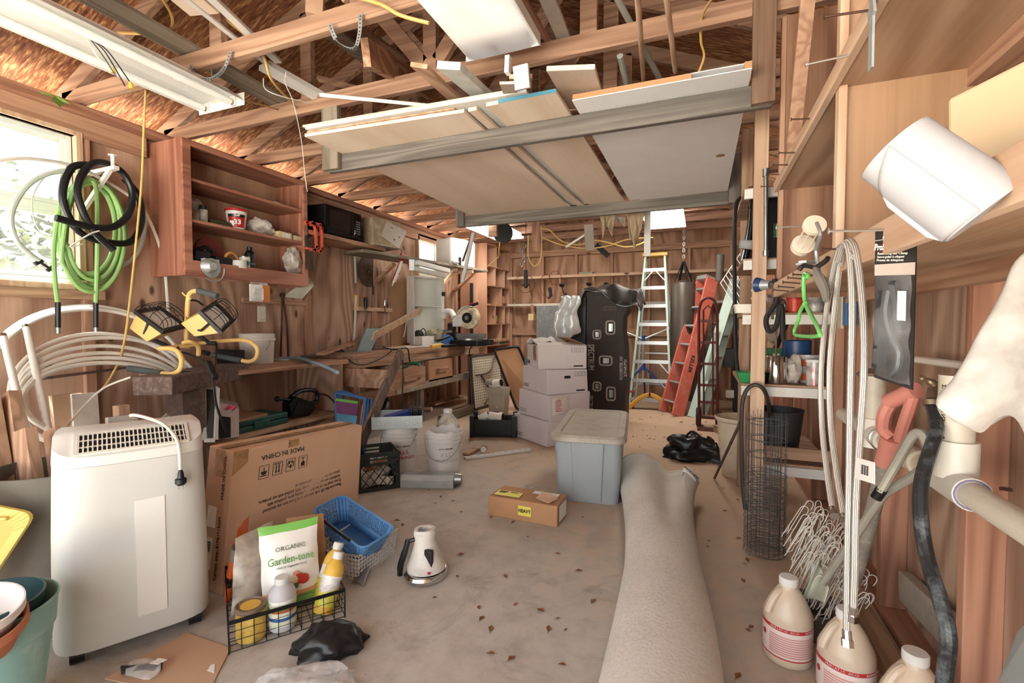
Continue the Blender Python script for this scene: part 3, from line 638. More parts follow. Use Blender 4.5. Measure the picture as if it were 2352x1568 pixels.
b.bar(Q[0]+e1*.04+e2*.09+n_*.02,Q[0]+e1*.1+e2*.07+n_*.03,.012,.02,tuple(n_)); b.bar(Q[0]+e1*.05+e2*.13+n_*.02,Q[0]+e1*.03+e2*.06+n_*.03,.012,.02,tuple(n_)); ob('latch',b,YL,t,bev=.003)
# teal planter with nested pots
TEAL=plain('teal_glaze','#8fbdb8',.5,var=.08,dirt='#b8cfcb',ds=4); TEALD=plain('dark_teal','#28474a',.5)
pc=V((-1.93,.67,-.0)); tl=(.17,-.1)
t=thing('planter','weathered teal plastic planter in the lower left corner holding smaller pots','planter',pc)
b=B(); b.lathe([(.12,0),(.135,.07),(.165,.29),(.17,.295),(.175,.36),(.18,.38),(.176,.385),(.168,.365),(.155,.28),(.13,.05),(.001,.03)],pc,n=40); ob('pot',b,TEAL,t)
t=thing('planter','dark green pot nested inside the teal planter','planter',pc+V((.0,.0,.05)))
b=B(); b.lathe([(.1,0),(.145,.31),(.15,.35),(.144,.352),(.138,.31),(.095,.02),(.001,.02)],pc+V((0,0,.05)),n=36); ob('pot',b,TEALD,t)
def bowl(name,cen,r,h,mat,label,cat,ax):
    b=B(); b.lathe([(r*.6,0),(r*.72,.012),(r*.93,h*.7),(r*.95,h*.72),(r,h*.74),(r,h),(r*.96,h),(r*.93,h*.95),(r*.88,h*.72),(r*.66,.022),(.001,.02)],cen,n=40,ax=ax); return one(name,b,mat,label,cat)
AXP=V((.22,-.12,1))
bowl('plant_pot',pc+V((.125,-.045,.31)),.108,.1,plain('terracotta','#c07a5c',.8,var=.06),'terracotta pot tilted inside the teal planter under the white one','pot',AXP)
bowl('plant_pot',pc+V((.135,-.05,.365)),.103,.09,plain('white_glaze','#dedad7',.5,var=.03),'white bowl shaped pot on top inside the teal planter','pot',AXP)
# the flat carton
BL,BR,TL,TR=V((-1.96,1.44,0)),V((-1.89,2.25,0)),V((-2.05,1.585,.6)),V((-1.965,2.40,.575))
fx=(BR-BL).normalized(); fz=(TL-BL).normalized(); fn=fx.cross(fz).normalized()
if fn.x<0:fn=-fn
t=thing('carton','large flat brown carton standing upside down with black print on its face','carton',(BL+BR)/2+V((-.1,0,0)))
bk=-fn*.19; bk=V((bk.x,bk.y,0)).normalized()*.19
b=B(); b.hexa([BL,BR,BR+bk,BL+bk],[TL,TR,TR+bk+V((0,0,.01)),TL+bk+V((0,0,.01))]); ob('box',b,CARD,t,bev=.006)
def Fc(u,v,off=.0016): # point on the carton face, u along the bottom 0..1, v up 0..1
    return (BL*(1-u)+BR*u)*(1-v)+(TL*(1-u)+TR*u)*v+fn*off
def Sd(u,v,off=.0016):
    n_=-fx; return (BL*(1-u)+(BL+bk)*u)*(1-v)+(TL*(1-u)+(TL+bk)*u)*v+n_*off
tapem=film('packing_tape','#b08a63',.75,.2)
b=B(); tm=(TL+bk*.5+V((0,0,.008)),TR+bk*.5+V((0,0,.008))); ad=bk.normalized()*.03
quad([tm[0]-ad,tm[1]-ad,tm[1]+ad,tm[0]+ad],.0006,b); quad([Fc(.36,.94),Fc(.44,.94),Fc(.44,1.0),Fc(.36,1.)],.0006,b); quad([Sd(.3,.8),Sd(.7,.8),Sd(.7,1.),Sd(.3,1.)],.0006,b); quad([Fc(0,.82),Fc(.09,.9),Fc(.09,1.),Fc(0,1.)],.0006,b); ob('tape',b,tapem,t,sm=0)
text('MADE IN CHINA',.034,Fc(.33,.905),Fc(0,.9)-Fc(1,.9),Fc(.3,0)-Fc(.3,1),INK,t)
text('Please scan this QR code and contact us if you have any questions!\nIf your metal fire pit has damages, missing parts, problems with\ninstallation and use, or you are not 100% satisfied with our products,\nplease scan the QR code and contact us!',.0235,Fc(.81,.54),Fc(0,.5)-Fc(1,.5),Fc(.3,0)-Fc(.3,1),INK,t,al='LEFT',sx=.78)
b=B()
for i in range(4):
    u=.2+.093*i; ux,vv=.032,.05; v=.79
    for (u0,v0,u1,v1) in((-ux,-vv,ux,-vv),(ux,-vv,ux,vv),(ux,vv,-ux,vv),(-ux,vv,-ux,-vv)): b.bar(Fc(u+u0,v+v0),Fc(u+u1,v+v1),.002,.0015,tuple(fn))
u,v=.2,.79; b.bar(Fc(u-.02,v-.03),Fc(u+.02,v-.03),.004,.0015,tuple(fn)); b.prism([Fc(u-.022,v+.005),Fc(u+.022,v+.005),Fc(u+.012,v-.022),Fc(u-.012,v-.022)],fn*.001); b.bar(Fc(u,v),Fc(u,v+.035),.003,.0015,tuple(fn))
for dx in(-.01,.01): u,v=.293+dx,.79; b.bar(Fc(u,v-.02),Fc(u,v+.03),.005,.0015,tuple(fn)); b.prism([Fc(u-.008,v-.02),Fc(u+.008,v-.02),Fc(u,v-.038)],fn*.001)
b.bar(Fc(.272,.828),Fc(.314,.828),.004,.0015,tuple(fn))
u,v=.386,.79; b.prism([Fc(u-.012,v-.012),Fc(u,v-.03),Fc(u+.012,v-.012),Fc(u,v+.005)],fn*.001)
for s_ in(-1,1): b.tube([Fc(u+s_*.01,v+.035),Fc(u+s_*.022,v+.015),Fc(u+s_*.018,v-.015)],.0022,5); b.bar(Fc(u+s_*.005,v+.03),Fc(u+s_*.012,v+.01),.006,.001,tuple(fn))
u,v=.479,.79; b.prism([Fc(u-.014,v-.035),Fc(u+.014,v-.035),Fc(u+.014,v-.005),Fc(u,v+.006),Fc(u-.014,v-.005)],fn*.001); b.bar(Fc(u,v),Fc(u,v+.035),.0035,.0015,tuple(fn)); b.bar(Fc(u-.014,v+.035),Fc(u+.014,v+.035),.0035,.0015,tuple(fn))
ob('printed_symbols',b,INK,t,sm=0)
text('MADE IN CHINA',.027,Sd(.28,.8),Sd(.28,1)-Sd(.28,0),Sd(1,.7)-Sd(0,.7),INK,t)
text('Carton size: 81*61*19CM',.026,Sd(.3,.3),Sd(.3,1)-Sd(.3,0),Sd(1,.3)-Sd(0,.3),INK,t)
b=B(); quad([Sd(.45,.43),Sd(.8,.43),Sd(.8,.58),Sd(.45,.58)],.0008,b); quad([Sd(.5,.14),Sd(.85,.14),Sd(.85,.36),Sd(.5,.36)],.0008,b); lb=ob('label',b,PAPER,t,sm=0)
b=B(); 
for i in range(12): b.bar(Sd(.55,.26+.006*i,.0028),Sd(.8,.26+.006*i,.0028),.0014+.001*(i%3),.0006,tuple(-fx))
ob('bar_code',b,INK,lb,sm=0)
# black wire basket and what it holds
bx=V((.588,.809,0)); by=V((-.809,.588,0)); bo=V((-1.585,1.19,0)); Wk,Dk,Hk=.41,.47,.115
t=thing('wire_basket','black wire basket on the floor filled with garden supplies','basket',bo,math.atan2(.809,.588),local=True)
WIRE=plain('black_wire','#1c1a19',.45,.3)
b=B()
for (x0,y0,x1,y1) in((0,0,Wk,0),(Wk,0,Wk,Dk),(Wk,Dk,0,Dk),(0,Dk,0,0)): b.bar((x0,y0,Hk),(x1,y1,Hk),.004,.014)
ob('rim',b,WIRE,t,sm=0)
b=B(); w=.0016
for i in range(11):
    x=Wk*(i+.0)/10; b.tube([(x,0,Hk),(x,.004,.006),(x,Dk-.004,.006),(x,Dk,Hk)],w,5)
for i in range(12):
    y=Dk*i/11; b.tube([(0,y,Hk),(.004,y,.006),(Wk-.004,y,.006),(Wk,y,Hk)],w,5)
for z_ in(.045,.08): b.tube([(0,0,z_),(Wk,0,z_),(Wk,Dk,z_),(0,Dk,z_)],w,5,closed=True)
for (x,y) in((0,0),(Wk,0),(0,Dk),(Wk,Dk)): b.tube([(x,y,Hk),(x,y,0)],.0025,6)
ob('wire_mesh',b,WIRE,t)
def bk_(x,y,z=.009): return bo+bx*x+by*y+V((0,0,z))
def pouch(name,p,wd,ht,th,xd,lean,mat,label,cat,parent_loc=None,jit=.006,seed=1):
    """a filled bag: p bottom centre, xd width direction, lean = offset of its top"""
    xd=V(xd).normalized(); nd=xd.cross(V((0,0,1))).normalized(); t=thing(name,label,cat,p); p=V(p); lean=V(lean)
    def fn(u,v,s_):
        bul=(math.sin(math.pi*min(1,v*1.02)**.75)**.6 if 0<v<1 else 0)*(1-abs(2*u-1)**3.)
        return p+xd*(wd*(u-.5)*(1-.08*math.sin(math.pi*v)))+V((0,0,ht*v))+lean*v+nd*(th*bul*s_)
    def all_(u,v):
        a=u*2
        return fn(a,v,-1) if a<=1 else fn(2-a,v,1)
    b=B(); b.grid(all_,28,18); b.jit(jit,seed,14); ob('bag',b,mat,t,sm=60)
    return t,fn,nd
BAGG=N('garden_bag')
def bagmat(name,stops):
    s=N(name); tc=s.n('TexCoord'); sx=s.n('SeparateXYZ'); s.l(tc.outputs['Object'],sx.inputs[0]); z_=s.math('MULTIPLY',sx.outputs[2],1/.42)
    wv=s.noise(s.coord(rnd=False),9,2); z_=s.math('ADD',z_,s.math('MULTIPLY',wv,.03)); o=s.n('ValToRGB'); o.color_ramp.interpolation='CONSTANT'; e=o.color_ramp.elements
    while len(e)<len(stops): e.new(.5)
    for i,(p,h) in enumerate(stops): e[i].position=p; e[i].color=c(h)
    s.l(z_,o.inputs[0]); return s.out(o.outputs[0],.3,bump=s.noise(s.coord(),18,5),bs=.5,spec=.6)
tt,fn_,nd=pouch('fertilizer_bag',bk_(.235,.17),.24,.33,.045,bx,by*.1,bagmat('green_white_bag',((0,'#8cc36a'),(.16,'#e0a57c'),(.2,'#e9e9e4'),(.66,'#e9e9e4'),(.73,'#7cc35e'))),'upright green and white plant food bag with vegetables printed on it','bag',seed=4)
def onb(u,v,o=.003): return fn_(u,v,-1)-nd*0+(-V((nd.x,nd.y,0)))*0+ (fn_(u,v,-1)-fn_(u,v,0)).normalized()*o
dn=(fn_(.5,.5,1)-fn_(.5,.5,-1)).normalized()
def lay(u,v): return fn_(u,v,1)+dn*.006
text('Garden-tone',.043,lay(.5,.62),bx,V((0,0,1))+by*.3,plain('green_print','#5aa352',.5),tt,sx=.8)
text('ORGANIC',.026,lay(.5,.745),bx,V((0,0,1))+by*.3,plain('grey_print','#6d7a6c',.5),tt)
text('Herb & Vegetable Food',.012,lay(.5,.545),bx,V((0,0,1))+by*.3,plain('grey_print2','#6d7a6c',.5),tt)
text('FOR ORGANIC GARDENING',.014,lay(.5,.18),bx,V((0,0,1))+by*.3,plain('green_print2','#3f7a45',.5),tt,sx=.9)
b=B()
for (du,dv,r,cl) in((.0,.0,.028,0),(.12,.0,.03,1),(.2,-.02,.028,1),(-.13,.02,.026,2),(-.18,-.03,.022,2),(-.05,-.07,.02,3),(.07,.07,.02,4),(-.14,-.1,.016,3),(.05,-.09,.014,2),(-.22,.06,.016,2)):
    q=lay(.5+du,.38+dv*.8); b.cyl(q-dn*.004,q+dn*.0006*(1+cl),r*.75,n=14,m=cl)
ob('vegetable_print',b,[plain('pale_onion','#cfc7a8',.5),plain('pepper_red','#c23d33',.5),plain('leaf_dark','#4d7040',.5),plain('carrot','#d98a5b',.5),plain('onion_tan','#d6ab87',.5)],tt,sm=0)
pouch('charcoal_bag',bk_(.02,.40),.17,.33,.03,bx*.3+by,bx*.05+by*-.02,bagmat('orange_bag',((0,'#d5622e'),(.2,'#3b2a26'),(.3,'#d5622e'),(.46,'#8a8279'),(.58,'#4a3b39'),(.64,'#d8662f'),(.8,'#dd7136'))),'crumpled orange and black bag at the left back of the wire basket','bag',seed=9)
pouch('soil_bag',bk_(.09,.30),.2,.3,.06,bx*.8+by*.6,by*.05+bx*.02,film('grey_clear_bag','#c5bbae',.95,.25),'clear bag of grey beige material leaning beside the green and white bag','bag',seed=14)
q=bk_(.33,.32); b=B(); quad([q-bx*.09,q+bx*.07,q+bx*.07+V((0,0,.3))+by*.06,q-bx*.09+V((0,0,.31))+by*.06],.006,b); tq=one('cardboard_piece',b,CARDD,'brown cardboard flap standing behind the yellow capped bottles','cardboard',sm=0)
def bottle(p,tilt,r,h,body,cap,lab,label,name='bottle'):
    t=thing(name,label,'bottle',p); d=V(tilt).normalized()
    b=B(); b.lathe([(r*.9,0),(r,.006),(r,h*.68),(r*.85,h*.78),(r*.45,h*.87),(r*.45,h*.9)],p,n=24,ax=d); ob('bottle_body',b,body,t)
    b=B(); b.lathe([(r*.52,h*.88),(r*.54,h*.9),(r*.54,h*.99),(r*.5,h)],p,n=20,ax=d); ob('cap',b,cap,t)
    b=B(); b.lathe([(r*1.015,h*.12),(r*1.02,h*.13),(r*1.02,h*.6),(r*1.015,h*.61)],p,n=24,ax=d); ob('label',b,lab,t)
    return t
LABW=plain('label_paper','#dfe0da',.5,var=.05)
def banded(name,stops,sc):
    s=N(name); tc=s.n('TexCoord'); sx=s.n('SeparateXYZ'); s.l(tc.outputs['Object'],sx.inputs[0]); o=s.n('ValToRGB'); o.color_ramp.interpolation='CONSTANT'; e=o.color_ramp.elements
    while len(e)<len(stops): e.new(.5)
    for i,(p,h) in enumerate(stops): e[i].position=p; e[i].color=c(h)
    n2=s.noise(s.coord((1,1,6),rnd=False),40,2); s.l(s.math('MULTIPLY',sx.outputs[2],1/sc),o.inputs[0]); return s.out(s.mix(s.math('MULTIPLY',s.math('GREATER_THAN',n2,.56),.25),o.outputs[0],'#55504a'),.45)
bottle(bk_(.335,.07),by*.25+bx*.38+V((0,0,1)),.041,.235,YEL,WHT2,banded('label_yellow_white',((0,'#dcd45a'),(.45,'#e5e4df')),.2),'yellow bottle with a white label leaning nearer the camera in the basket')
bottle(bk_(.35,.17),by*.2+bx*.4+V((0,0,1)),.041,.235,YEL,WHT2,banded('label_yellow_white2',((0,'#dcd45a'),(.5,'#e5e4df')),.2),'yellow bottle with a white cap leaning behind its twin in the basket')
bottle(bk_(.185,.06),(0,0,1),.05,.2,plain('pewter_plastic','#bfbfc4',.35),WHT2,banded('label_pest',((0,'#dfe6c9'),(.35,'#3d5fa0'),(.45,'#dfe3d0'),(.6,'#b5643f'),(.68,'#5c8d4a'),(.74,'#e6e8df')),.13),'grey bottle with a white cap and printed label standing in the wire basket')
t=thing('can','yellow metal can with a brown lid standing in the wire basket','can',bk_(.075,.06))
p=bk_(.075,.06); b=B(); b.lathe([(.05,0),(.052,.004),(.052,.105),(.05,.108)],p,n=28); ob('can_body',b,plain('stained_yellow','#d9b85a',.5,var=.1,dirt='#8d6a35',ds=8),t)
b=B(); b.lathe([(.053,.108),(.055,.112),(.055,.124),(.05,.126),(.047,.12),(.001,.12)],p,n=28); ob('lid',b,plain('brown_lid','#7d6a58',.5),t)
b=B(); b.cyl(p+V((0,0,.121)),p+V((0,0,.1225)),.036,n=24); ob('lid_label',b,YEL,t)
# white perforated basket with a blue one on it
t=thing('storage_basket','white perforated plastic basket on the floor beneath a blue one','basket',(-1.6,1.95,0))
fr,rg,lf=at(824,1278,z=.125),at(913,1214,z=.125),at(762,1262,z=.125); 
xr,yr=(rg-fr),(lf-fr); yr=V((-xr.y,xr.x,0)).normalized()*.27
top_=[fr,fr+xr,fr+xr+yr,fr+yr]; cen=sum(top_,V((0,0,0)))/4; bot=[V((cen.x+(p.x-cen.x)*.9,cen.y+(p.y-cen.y)*.9,.002)) for p in top_]
b=B()
for i in range(4): perf(b,[bot[i],bot[(i+1)%4],top_[(i+1)%4],top_[i]],14,6,.6,True)
ob('wall',b,WHT2,t,solid=.003,sm=0)
b=B(); b.tube([p+(cen-p).normalized()*.002 for p in top_],.006,8,closed=True); ob('rim',b,WHT2,t)
b=B(); quad(bot,.003,b); ob('bottom',b,WHT2,t,sm=0)
t=thing('storage_basket','blue perforated plastic basket with a black handle tilted on the white one','basket',(-1.65,1.95,.12))
bs=plain('blue_basket','#5b93cc',.4,var=.05)
rim=[at(832,1262,z=.175),at(910,1214,z=.19),at(787,1136,z=.26),at(716,1172,z=.24)]
cen=sum(rim,V((0,0,0)))/4; nn=(rim[1]-rim[0]).cross(rim[3]-rim[0]).normalized()
bot=[cen+(p-cen)*.74-nn*.115 for p in rim]
for p in bot: p.z=max(p.z,.018)
def rnd(Q,r=.05,k=4):
    o=[]
    for i in range(len(Q)):
        p,a_,c_=Q[i],Q[i-1],Q[(i+1)%len(Q)]
        for j in range(k+1):
            s_=j/k; p0=p+(a_-p).normalized()*r; p2=p+(c_-p).normalized()*r; o.append(p0*(1-s_)**2+p*2*s_*(1-s_)+p2*s_**2)
    return o
rr,rb=rnd(rim,.05),rnd(bot,.04); n_=len(rr)
b=B()
for i in range(n_):
    j=(i+1)%n_; L=(rr[j]-rr[i]).length
    if L>.08: perf(b,[rb[i]+(rr[i]-rb[i])*.35,rb[j]+(rr[j]-rb[j])*.35,rr[j],rr[i]],max(2,int(L/.021)),4,.42); b.add([rb[i],rb[j],rb[j]+(rr[j]-rb[j])*.35,rb[i]+(rr[i]-rb[i])*.35],[(0,1,2,3)])
    else: b.add([rb[i],rb[j],rr[j],rr[i]],[(0,1,2,3)])
b.add(rb,[tuple(range(n_))]); ob('basket_shell',b,bs,t,solid=.003,sm=30)
b=B(); b.tube(rr,.006,8,closed=True); ob('rim',b,bs,t)
b=B(); hp=[rr[-4],rr[-3],rr[-1],rr[0]]; b.tube(cr([rim[3]+(rim[0]-rim[3])*.12+nn*.004+(rim[3]-rim[2]).normalized()*.006,rim[3]+(rim[0]-rim[3])*.5+nn*.006+(rim[3]-rim[2]).normalized()*.012,rim[3]+(rim[0]-rim[3])*.8+nn*.004+(rim[3]-rim[2]).normalized()*.006],6),.007,8); ob('handle',b,BLK,t)
# garment steamer
p=V((-1.21,1.93,0)); t=thing('steamer','grey and white floor steamer head with a black handle beside the baskets','steamer',p)
WS=plain('dusty_white','#d9d6cf',.45,var=.06,dirt='#a99f90'); d=V((-.1,.1,1))
b=B(); b.lathe([(.085,0),(.098,.006),(.1,.022),(.094,.034),(.09,.036)],p,n=36,sx=1,sy=1.15); ob('base_ring',b,CHROME,t)
b=B(); b.lathe([(.092,.036),(.09,.055),(.075,.09),(.055,.15),(.05,.18),(.055,.205),(.05,.225),(.035,.225),(.03,.2)],p,n=28,ax=V((-.05,.03,1))); ob('housing',b,WS,t)
b=B(); b.cyl(p+V((-.02,.0,.2)),p+V((-.005,-.035,.215)),.018,.022,n=18); ob('spout_cap',b,BLK,t)
b=B(); b.tube(cr([p+V((-.11,-.06,.01)),p+V((-.105,-.06,.06)),p+V((-.085,-.05,.13)),p+V((-.075,-.04,.18))],6),[.013]*4+[.015]*8+[.013]*7,10); b.tube([p+V((-.075,-.04,.17)),p+V((-.04,-.02,.18))],.01,8); ob('handle',b,BLK,t)
b=B(); b.box(p.x+.02,p.x+.06,p.y-.075,p.y-.055,.07,.15); b.tf(M.Translation(V((.0,.022,0)))); ob('control_panel',b,DSTEEL,t,bev=.003)
b=B(); b.box(p.x+.045,p.x+.062,p.y-.084,p.y-.076,.05,.06); b.tf(M.Translation(V((0,.012,0)))); ob('badge',b,REDP,t,sm=0)
# trowel tip, black cover, clear bag, cardboard and cable on the floor
p=at(828,1340,z=.0); b=B(); b.grid(lambda u,v:(p.x+.035*(2*u-1)*(1-v*.2)-.03*v,p.y+.09*(v-.2),.004+.012*math.sin(math.pi*u)+.03*v),8,8); one('trowel',b,STEEL,'steel trowel blade on the floor between the wire basket and steamer','trowel',solid=.002)
from mathutils import noise as NZ
def lump(name,cen,rx,ry,rz_,mat,label,cat,rot=0,seed=3,amp=.35,f=7):
    b=B()
    def fn(u,v):
        th,ph=2*math.pi*u,math.pi*(v*.5); d=V((math.cos(th)*math.cos(ph),math.sin(th)*math.cos(ph),math.sin(ph)))
        k=1+amp*NZ.fractal(d*2.+V((seed,seed,0)),1.,2.,4)+.1*math.sin(7*th+seed)*(1-v)
        return V((d.x*rx*k,d.y*ry*k,max(0.003,d.z*rz_*(1+amp*.6*NZ.noise(d*3+V((0,seed,2)))))))
    b.grid(fn,40,16,cu=False); b.tf(M.Translation(V(cen))@M.Rotation(rot,4,'Z')); return one(name,b,mat,label,cat,sm=50)
BLKC=plain('black_vinyl','#202022',.32,var=.15,bump=.5,bsc=25)
q=at(745,1500,z=0); lump('black_cover',q+V((0,.02,0)),.125,.085,.1,BLKC,'crumpled black vinyl cover on the floor in front of the wire basket','cover',.6,5,.25)
q=at(690,1590,z=0); lump('plastic_bag',q,.15,.1,.07,film('bag_film',(.75,.76,.77,1),.45,.12),'crumpled clear plastic bag at the bottom edge beside the black cover','bag',.5,11,.4)
b=B(); quad([at(240,1560,z=.001),at(470,1610,z=.001),at(530,1490,z=.001),at(428,1455,z=.001)],.005,b); one('cardboard_sheet',b,CARD,'flat brown cardboard sheet on the floor in front of the air conditioner','cardboard',sm=0)
b=B(); quad([at(476,1540,z=.0065),at(492,1545,z=.0065),at(494,1524,z=.0065),at(484,1527,z=.0065)],.001,b); one('paper_scrap',b,PAPER,'small white paper scrap on the flat cardboard sheet','paper',sm=0)
q=at(320,1552,z=.007); b=B()
for i in range(5): b.tube(cr([q+V((-.06,-.02,.006+.006*i)),q+V((-.02,.01-.004*i,.012+.005*i)),q+V((.03,.03+.004*i,.01+.003*i)),q+V((.05,.04,.006+.004*i))],5),.004,6)
t=thing('wrapped_cable','black cable wrapped in clear film lying on the cardboard sheet','cable',q); ob('cable',b,CORDB,t)
b=B(); b.sph(q+V((.0,.01,.018)),.05,1.5,.8,.36,14); b.jit(.01,2,20); ob('wrapping',b,CLEAR,t)
b=B(); quad([q+V((.02,.02,.035)),q+V((.05,.03,.033)),q+V((.05,.06,.03)),q+V((.02,.05,.034))],.001,b); ob('tag',b,PAPER,t,sm=0)
# ================================================================ middle of the floor and the back of the shed
# milk crate, pails, duct
def shell_box(b,x0,x1,y0,y1,z0,z1,th,m=0):
    b.box(x0,x1,y0,y1,z0,z0+th,m); b.box(x0,x1,y0,y0+th,z0+th,z1,m); b.box(x0,x1,y1-th,y1,z0+th,z1,m); b.box(x0,x0+th,y0+th,y1-th,z0+th,z1,m); b.box(x1-th,x1,y0+th,y1-th,z0+th,z1,m); return b
DGREEN=plain('dark_crate','#2b3230',.5,var=.1)
t=thing('milk_crate','dark plastic milk crate with diamond lattice sides holding white scraps','crate',(-2.256,2.69,0),math.radians(48),local=True)
b=B(); s=.305; hh=.275
for (a_,c_) in(((0,0),(s,0)),((s,0),(s,s)),((s,s),(0,s)),((0,s),(0,0))):
    d=V((c_[0]-a_[0],c_[1]-a_[1],0)); n_=V((-d.y,d.x,0)).normalized()*.008; p=V((a_[0],a_[1],0))
    f=lambda u,z_:p+d*u+V((0,0,z_))
    for (u0,u1,z0,z1) in((0,1,0,.03),(0,1,.19,.205),(0,1,.225,.235),(0,1,.25,hh),(0,.1,.03,.25),(.9,1,.03,.25),(.1,.3,.205,.25),(.7,.9,.205,.25)): b.hexa([f(u0,z0),f(u1,z0),f(u1,z0)+n_,f(u0,z0)+n_],[f(u0,z1),f(u1,z1),f(u1,z1)+n_,f(u0,z1)+n_])
    for i in range(-2,5):
        for sg in(0,1):
            u0,u1=.1+.8*i/4,.1+.8*(i+2)/4; z0,z1=.03,.19
            lo,hi=max(.1,u0),min(.9,u1)
            if hi<=lo: continue
            za,zb=z0+(lo-u0)/(u1-u0)*.16,z0+(hi-u0)/(u1-u0)*.16
            if sg: za,zb=.22-za,.22-zb
            b.bar(f(lo,za)+n_*.5,f(hi,zb)+n_*.5,.005,.006,tuple(n_))
ob('crate_wall',b,DGREEN,t,sm=0)
b=B(); b.box(.008,s-.008,.008,s-.008,.0,.006); ob('crate_floor',b,DGREEN,t,sm=0)
crl=M.LocRotScale(V((-2.256,2.69,0)),None,None)@M.Rotation(math.radians(48),4,'Z')
for i,(x,y,z_,a_) in enumerate(((.09,.08,.05,.4),(.2,.07,.05,-.5),(.15,.13,.09,1.2),(.1,.2,.05,.1),(.22,.2,.07,.9))):
    b=B(); b.box(-.07,.07,-.03,.03,-.03,.03); b.tf(crl@M.Translation(V((x,y,z_)))@M.Rotation(a_,4,'Z')@M.Rotation(.5*a_,4,'X')); one('scrap',b,WHT2 if i%2==0 else OFFW,'white scrap lying in the dark lattice milk crate','scrap','white scraps in the milk crate',bev=.008)
b=B(); b.box(-.1,.1,-.02,.02,-.02,.02); b.tf(crl@M.Translation(V((.15,.14,.15)))@M.Rotation(.7,4,'Z')); one('wood_scrap',b,RED['X'],'reddish wood scrap on the white pieces in the milk crate','wood',sm=0)
def pail(x,y,label,lines,broken=False,rz=0,name='pail'):
    t=thing(name,label,'bucket',(x,y,0),rz,local=True)
    b=B(); pr=[(.118,0),(.122,.004),(.136,.255),(.144,.256),(.144,.262),(.137,.264),(.139,.285),(.147,.286),(.147,.293),(.14,.295),(.141,.315),(.15,.316),(.15,.324),(.143,.326),(.144,.365),(.138,.365),(.132,.25),(.115,.008),(.001,.008)]
    b.lathe(pr,(0,0,0),n=44); 
    if broken:
        for i,p in enumerate(b.v):
            if p.z>.33: p.z=.335+.03*max(0,NZ.noise(V((p.x*16,p.y*16,3)))+.25)*1.6
    ob('pail_body',b,WHT2,t,sm=40)
    b=B(); pts=[(.15*math.cos(k),-.02-.15*math.sin(k)*.25-.12*math.sin(k),.3-.17*math.sin(k)) for k in [math.pi*i/16 for i in range(17)]]; b.tube(pts,.0022,6); ob('wire_handle',b,STEEL,t)
    for s_ in(-1,1): b=B(); b.cyl((s_*.138,0,.3),(s_*.153,0,.3),.014,n=14); ob('handle_ear',b,WHT2,t)
    W0=WM[t.name][0]
    def rt_(a_,z_,r=.1335): a_=math.radians(a_); return V((r*math.sin(a_),-r*math.cos(a_),z_))
    for (tx,sz,a_,z_,m_) in lines:
        # lettering wrapped letter by letter round the pail
        n_=len(tx); 
        for i,ch in enumerate(tx):
            if ch==' ':continue
            aa=a_+(i-(n_-1)/2)*sz*.72/.133*57.3; rr=.118+.018*z_/.255+.0022; text(ch,sz,rt_(aa,z_,rr),(math.cos(math.radians(aa)),math.sin(math.radians(aa)),0),(0,0,1),m_,t,bold=.0006)
    return t
RP=plain('red_print','#b9354a',.6); GP=plain('pale_print','#b9bfc6',.6); GNP=plain('green_print3','#3f8a57',.6)
pail(-1.95,3.39,'white all purpose pail with a broken rim, nearer the long trim strip',[('ALL',.044,20,.165,GP),('PURPOSE',.038,25,.118,GP),('JOINT COMPOUND',.011,18,.215,INK)],True,math.radians(18))
pail(-2.33,3.32,'white all purpose pail with a grey metal box sitting on its rim',[('ALL',.044,38,.165,RP),('PURPOSE',.038,44,.118,RP),('JOINT COMPOUND',.011,35,.215,INK)],False,math.radians(10))
# knock-out box on the second pail
t=thing('electrical_box','large grey steel knockout box resting on the rim of a white pail','metal box',(-2.35,3.32,.367),math.radians(33),local=True)
b=B(); shell_box(b,-.2,.2,-.16,.16,0,.1,.003); ob('steel_box',b,GALV,t,sm=0)
for (x,z_,r) in((-.15,.05,.02),(-.09,.04,.012),(.02,.05,.014),(.08,.045,.022),(.14,.05,.022)):
    b=B(); b.tube([(x+r*math.cos(k*.45),-.161,z_+r*math.sin(k*.45)) for k in range(14)],.0015,5,closed=True); ob('knockout_ring',b,STEEL,t)
for z_,y,r in((.06,.02,.016),(.03,-.1,.01)): b=B(); b.cyl((.199,y,z_),(.202,y,z_),r,n=16); ob('open_knockout',b,BLKM,t)
WE=M.Translation(V((-2.35,3.32,.367)))@M.Rotation(math.radians(33),4,'Z')
b=B(); b.box(-.12,.12,-.05,.05,.02,.1); b.tf(WE@M.Translation(V((.02,.03,.0)))@M.Rotation(.5,4,'Z')@M.Rotation(-.15,4,'Y')); one('blue_package',b,plain('navy_blue','#33408f',.4),'navy blue package lying in the grey knockout box','package',bev=.006)
b=B(); b.box(.09,.19,.02,.13,.04,.13); b.box(.1,.12,-.0,.02,.06,.16); b.box(.15,.17,-.0,.02,.06,.14); b.tf(WE); one('breaker',b,BLK,'black breaker block standing in the grey knockout box','breaker',bev=.004)
p=V((-2.1,3.72,0)); t=thing('jug','translucent white jug standing behind the two white pails','jug',p)
b=B(); b.lathe([(.09,0),(.1,.02),(.1,.27),(.08,.35),(.04,.4),(.035,.42)],p,n=24,e=3); ob('jug_body',b,film('milky_plastic','#dcdcd0',.8,.3),t)
b=B(); b.cyl(p+V((0,0,.42)),p+V((0,0,.45)),.04,n=18); ob('cap',b,WHT2,t)
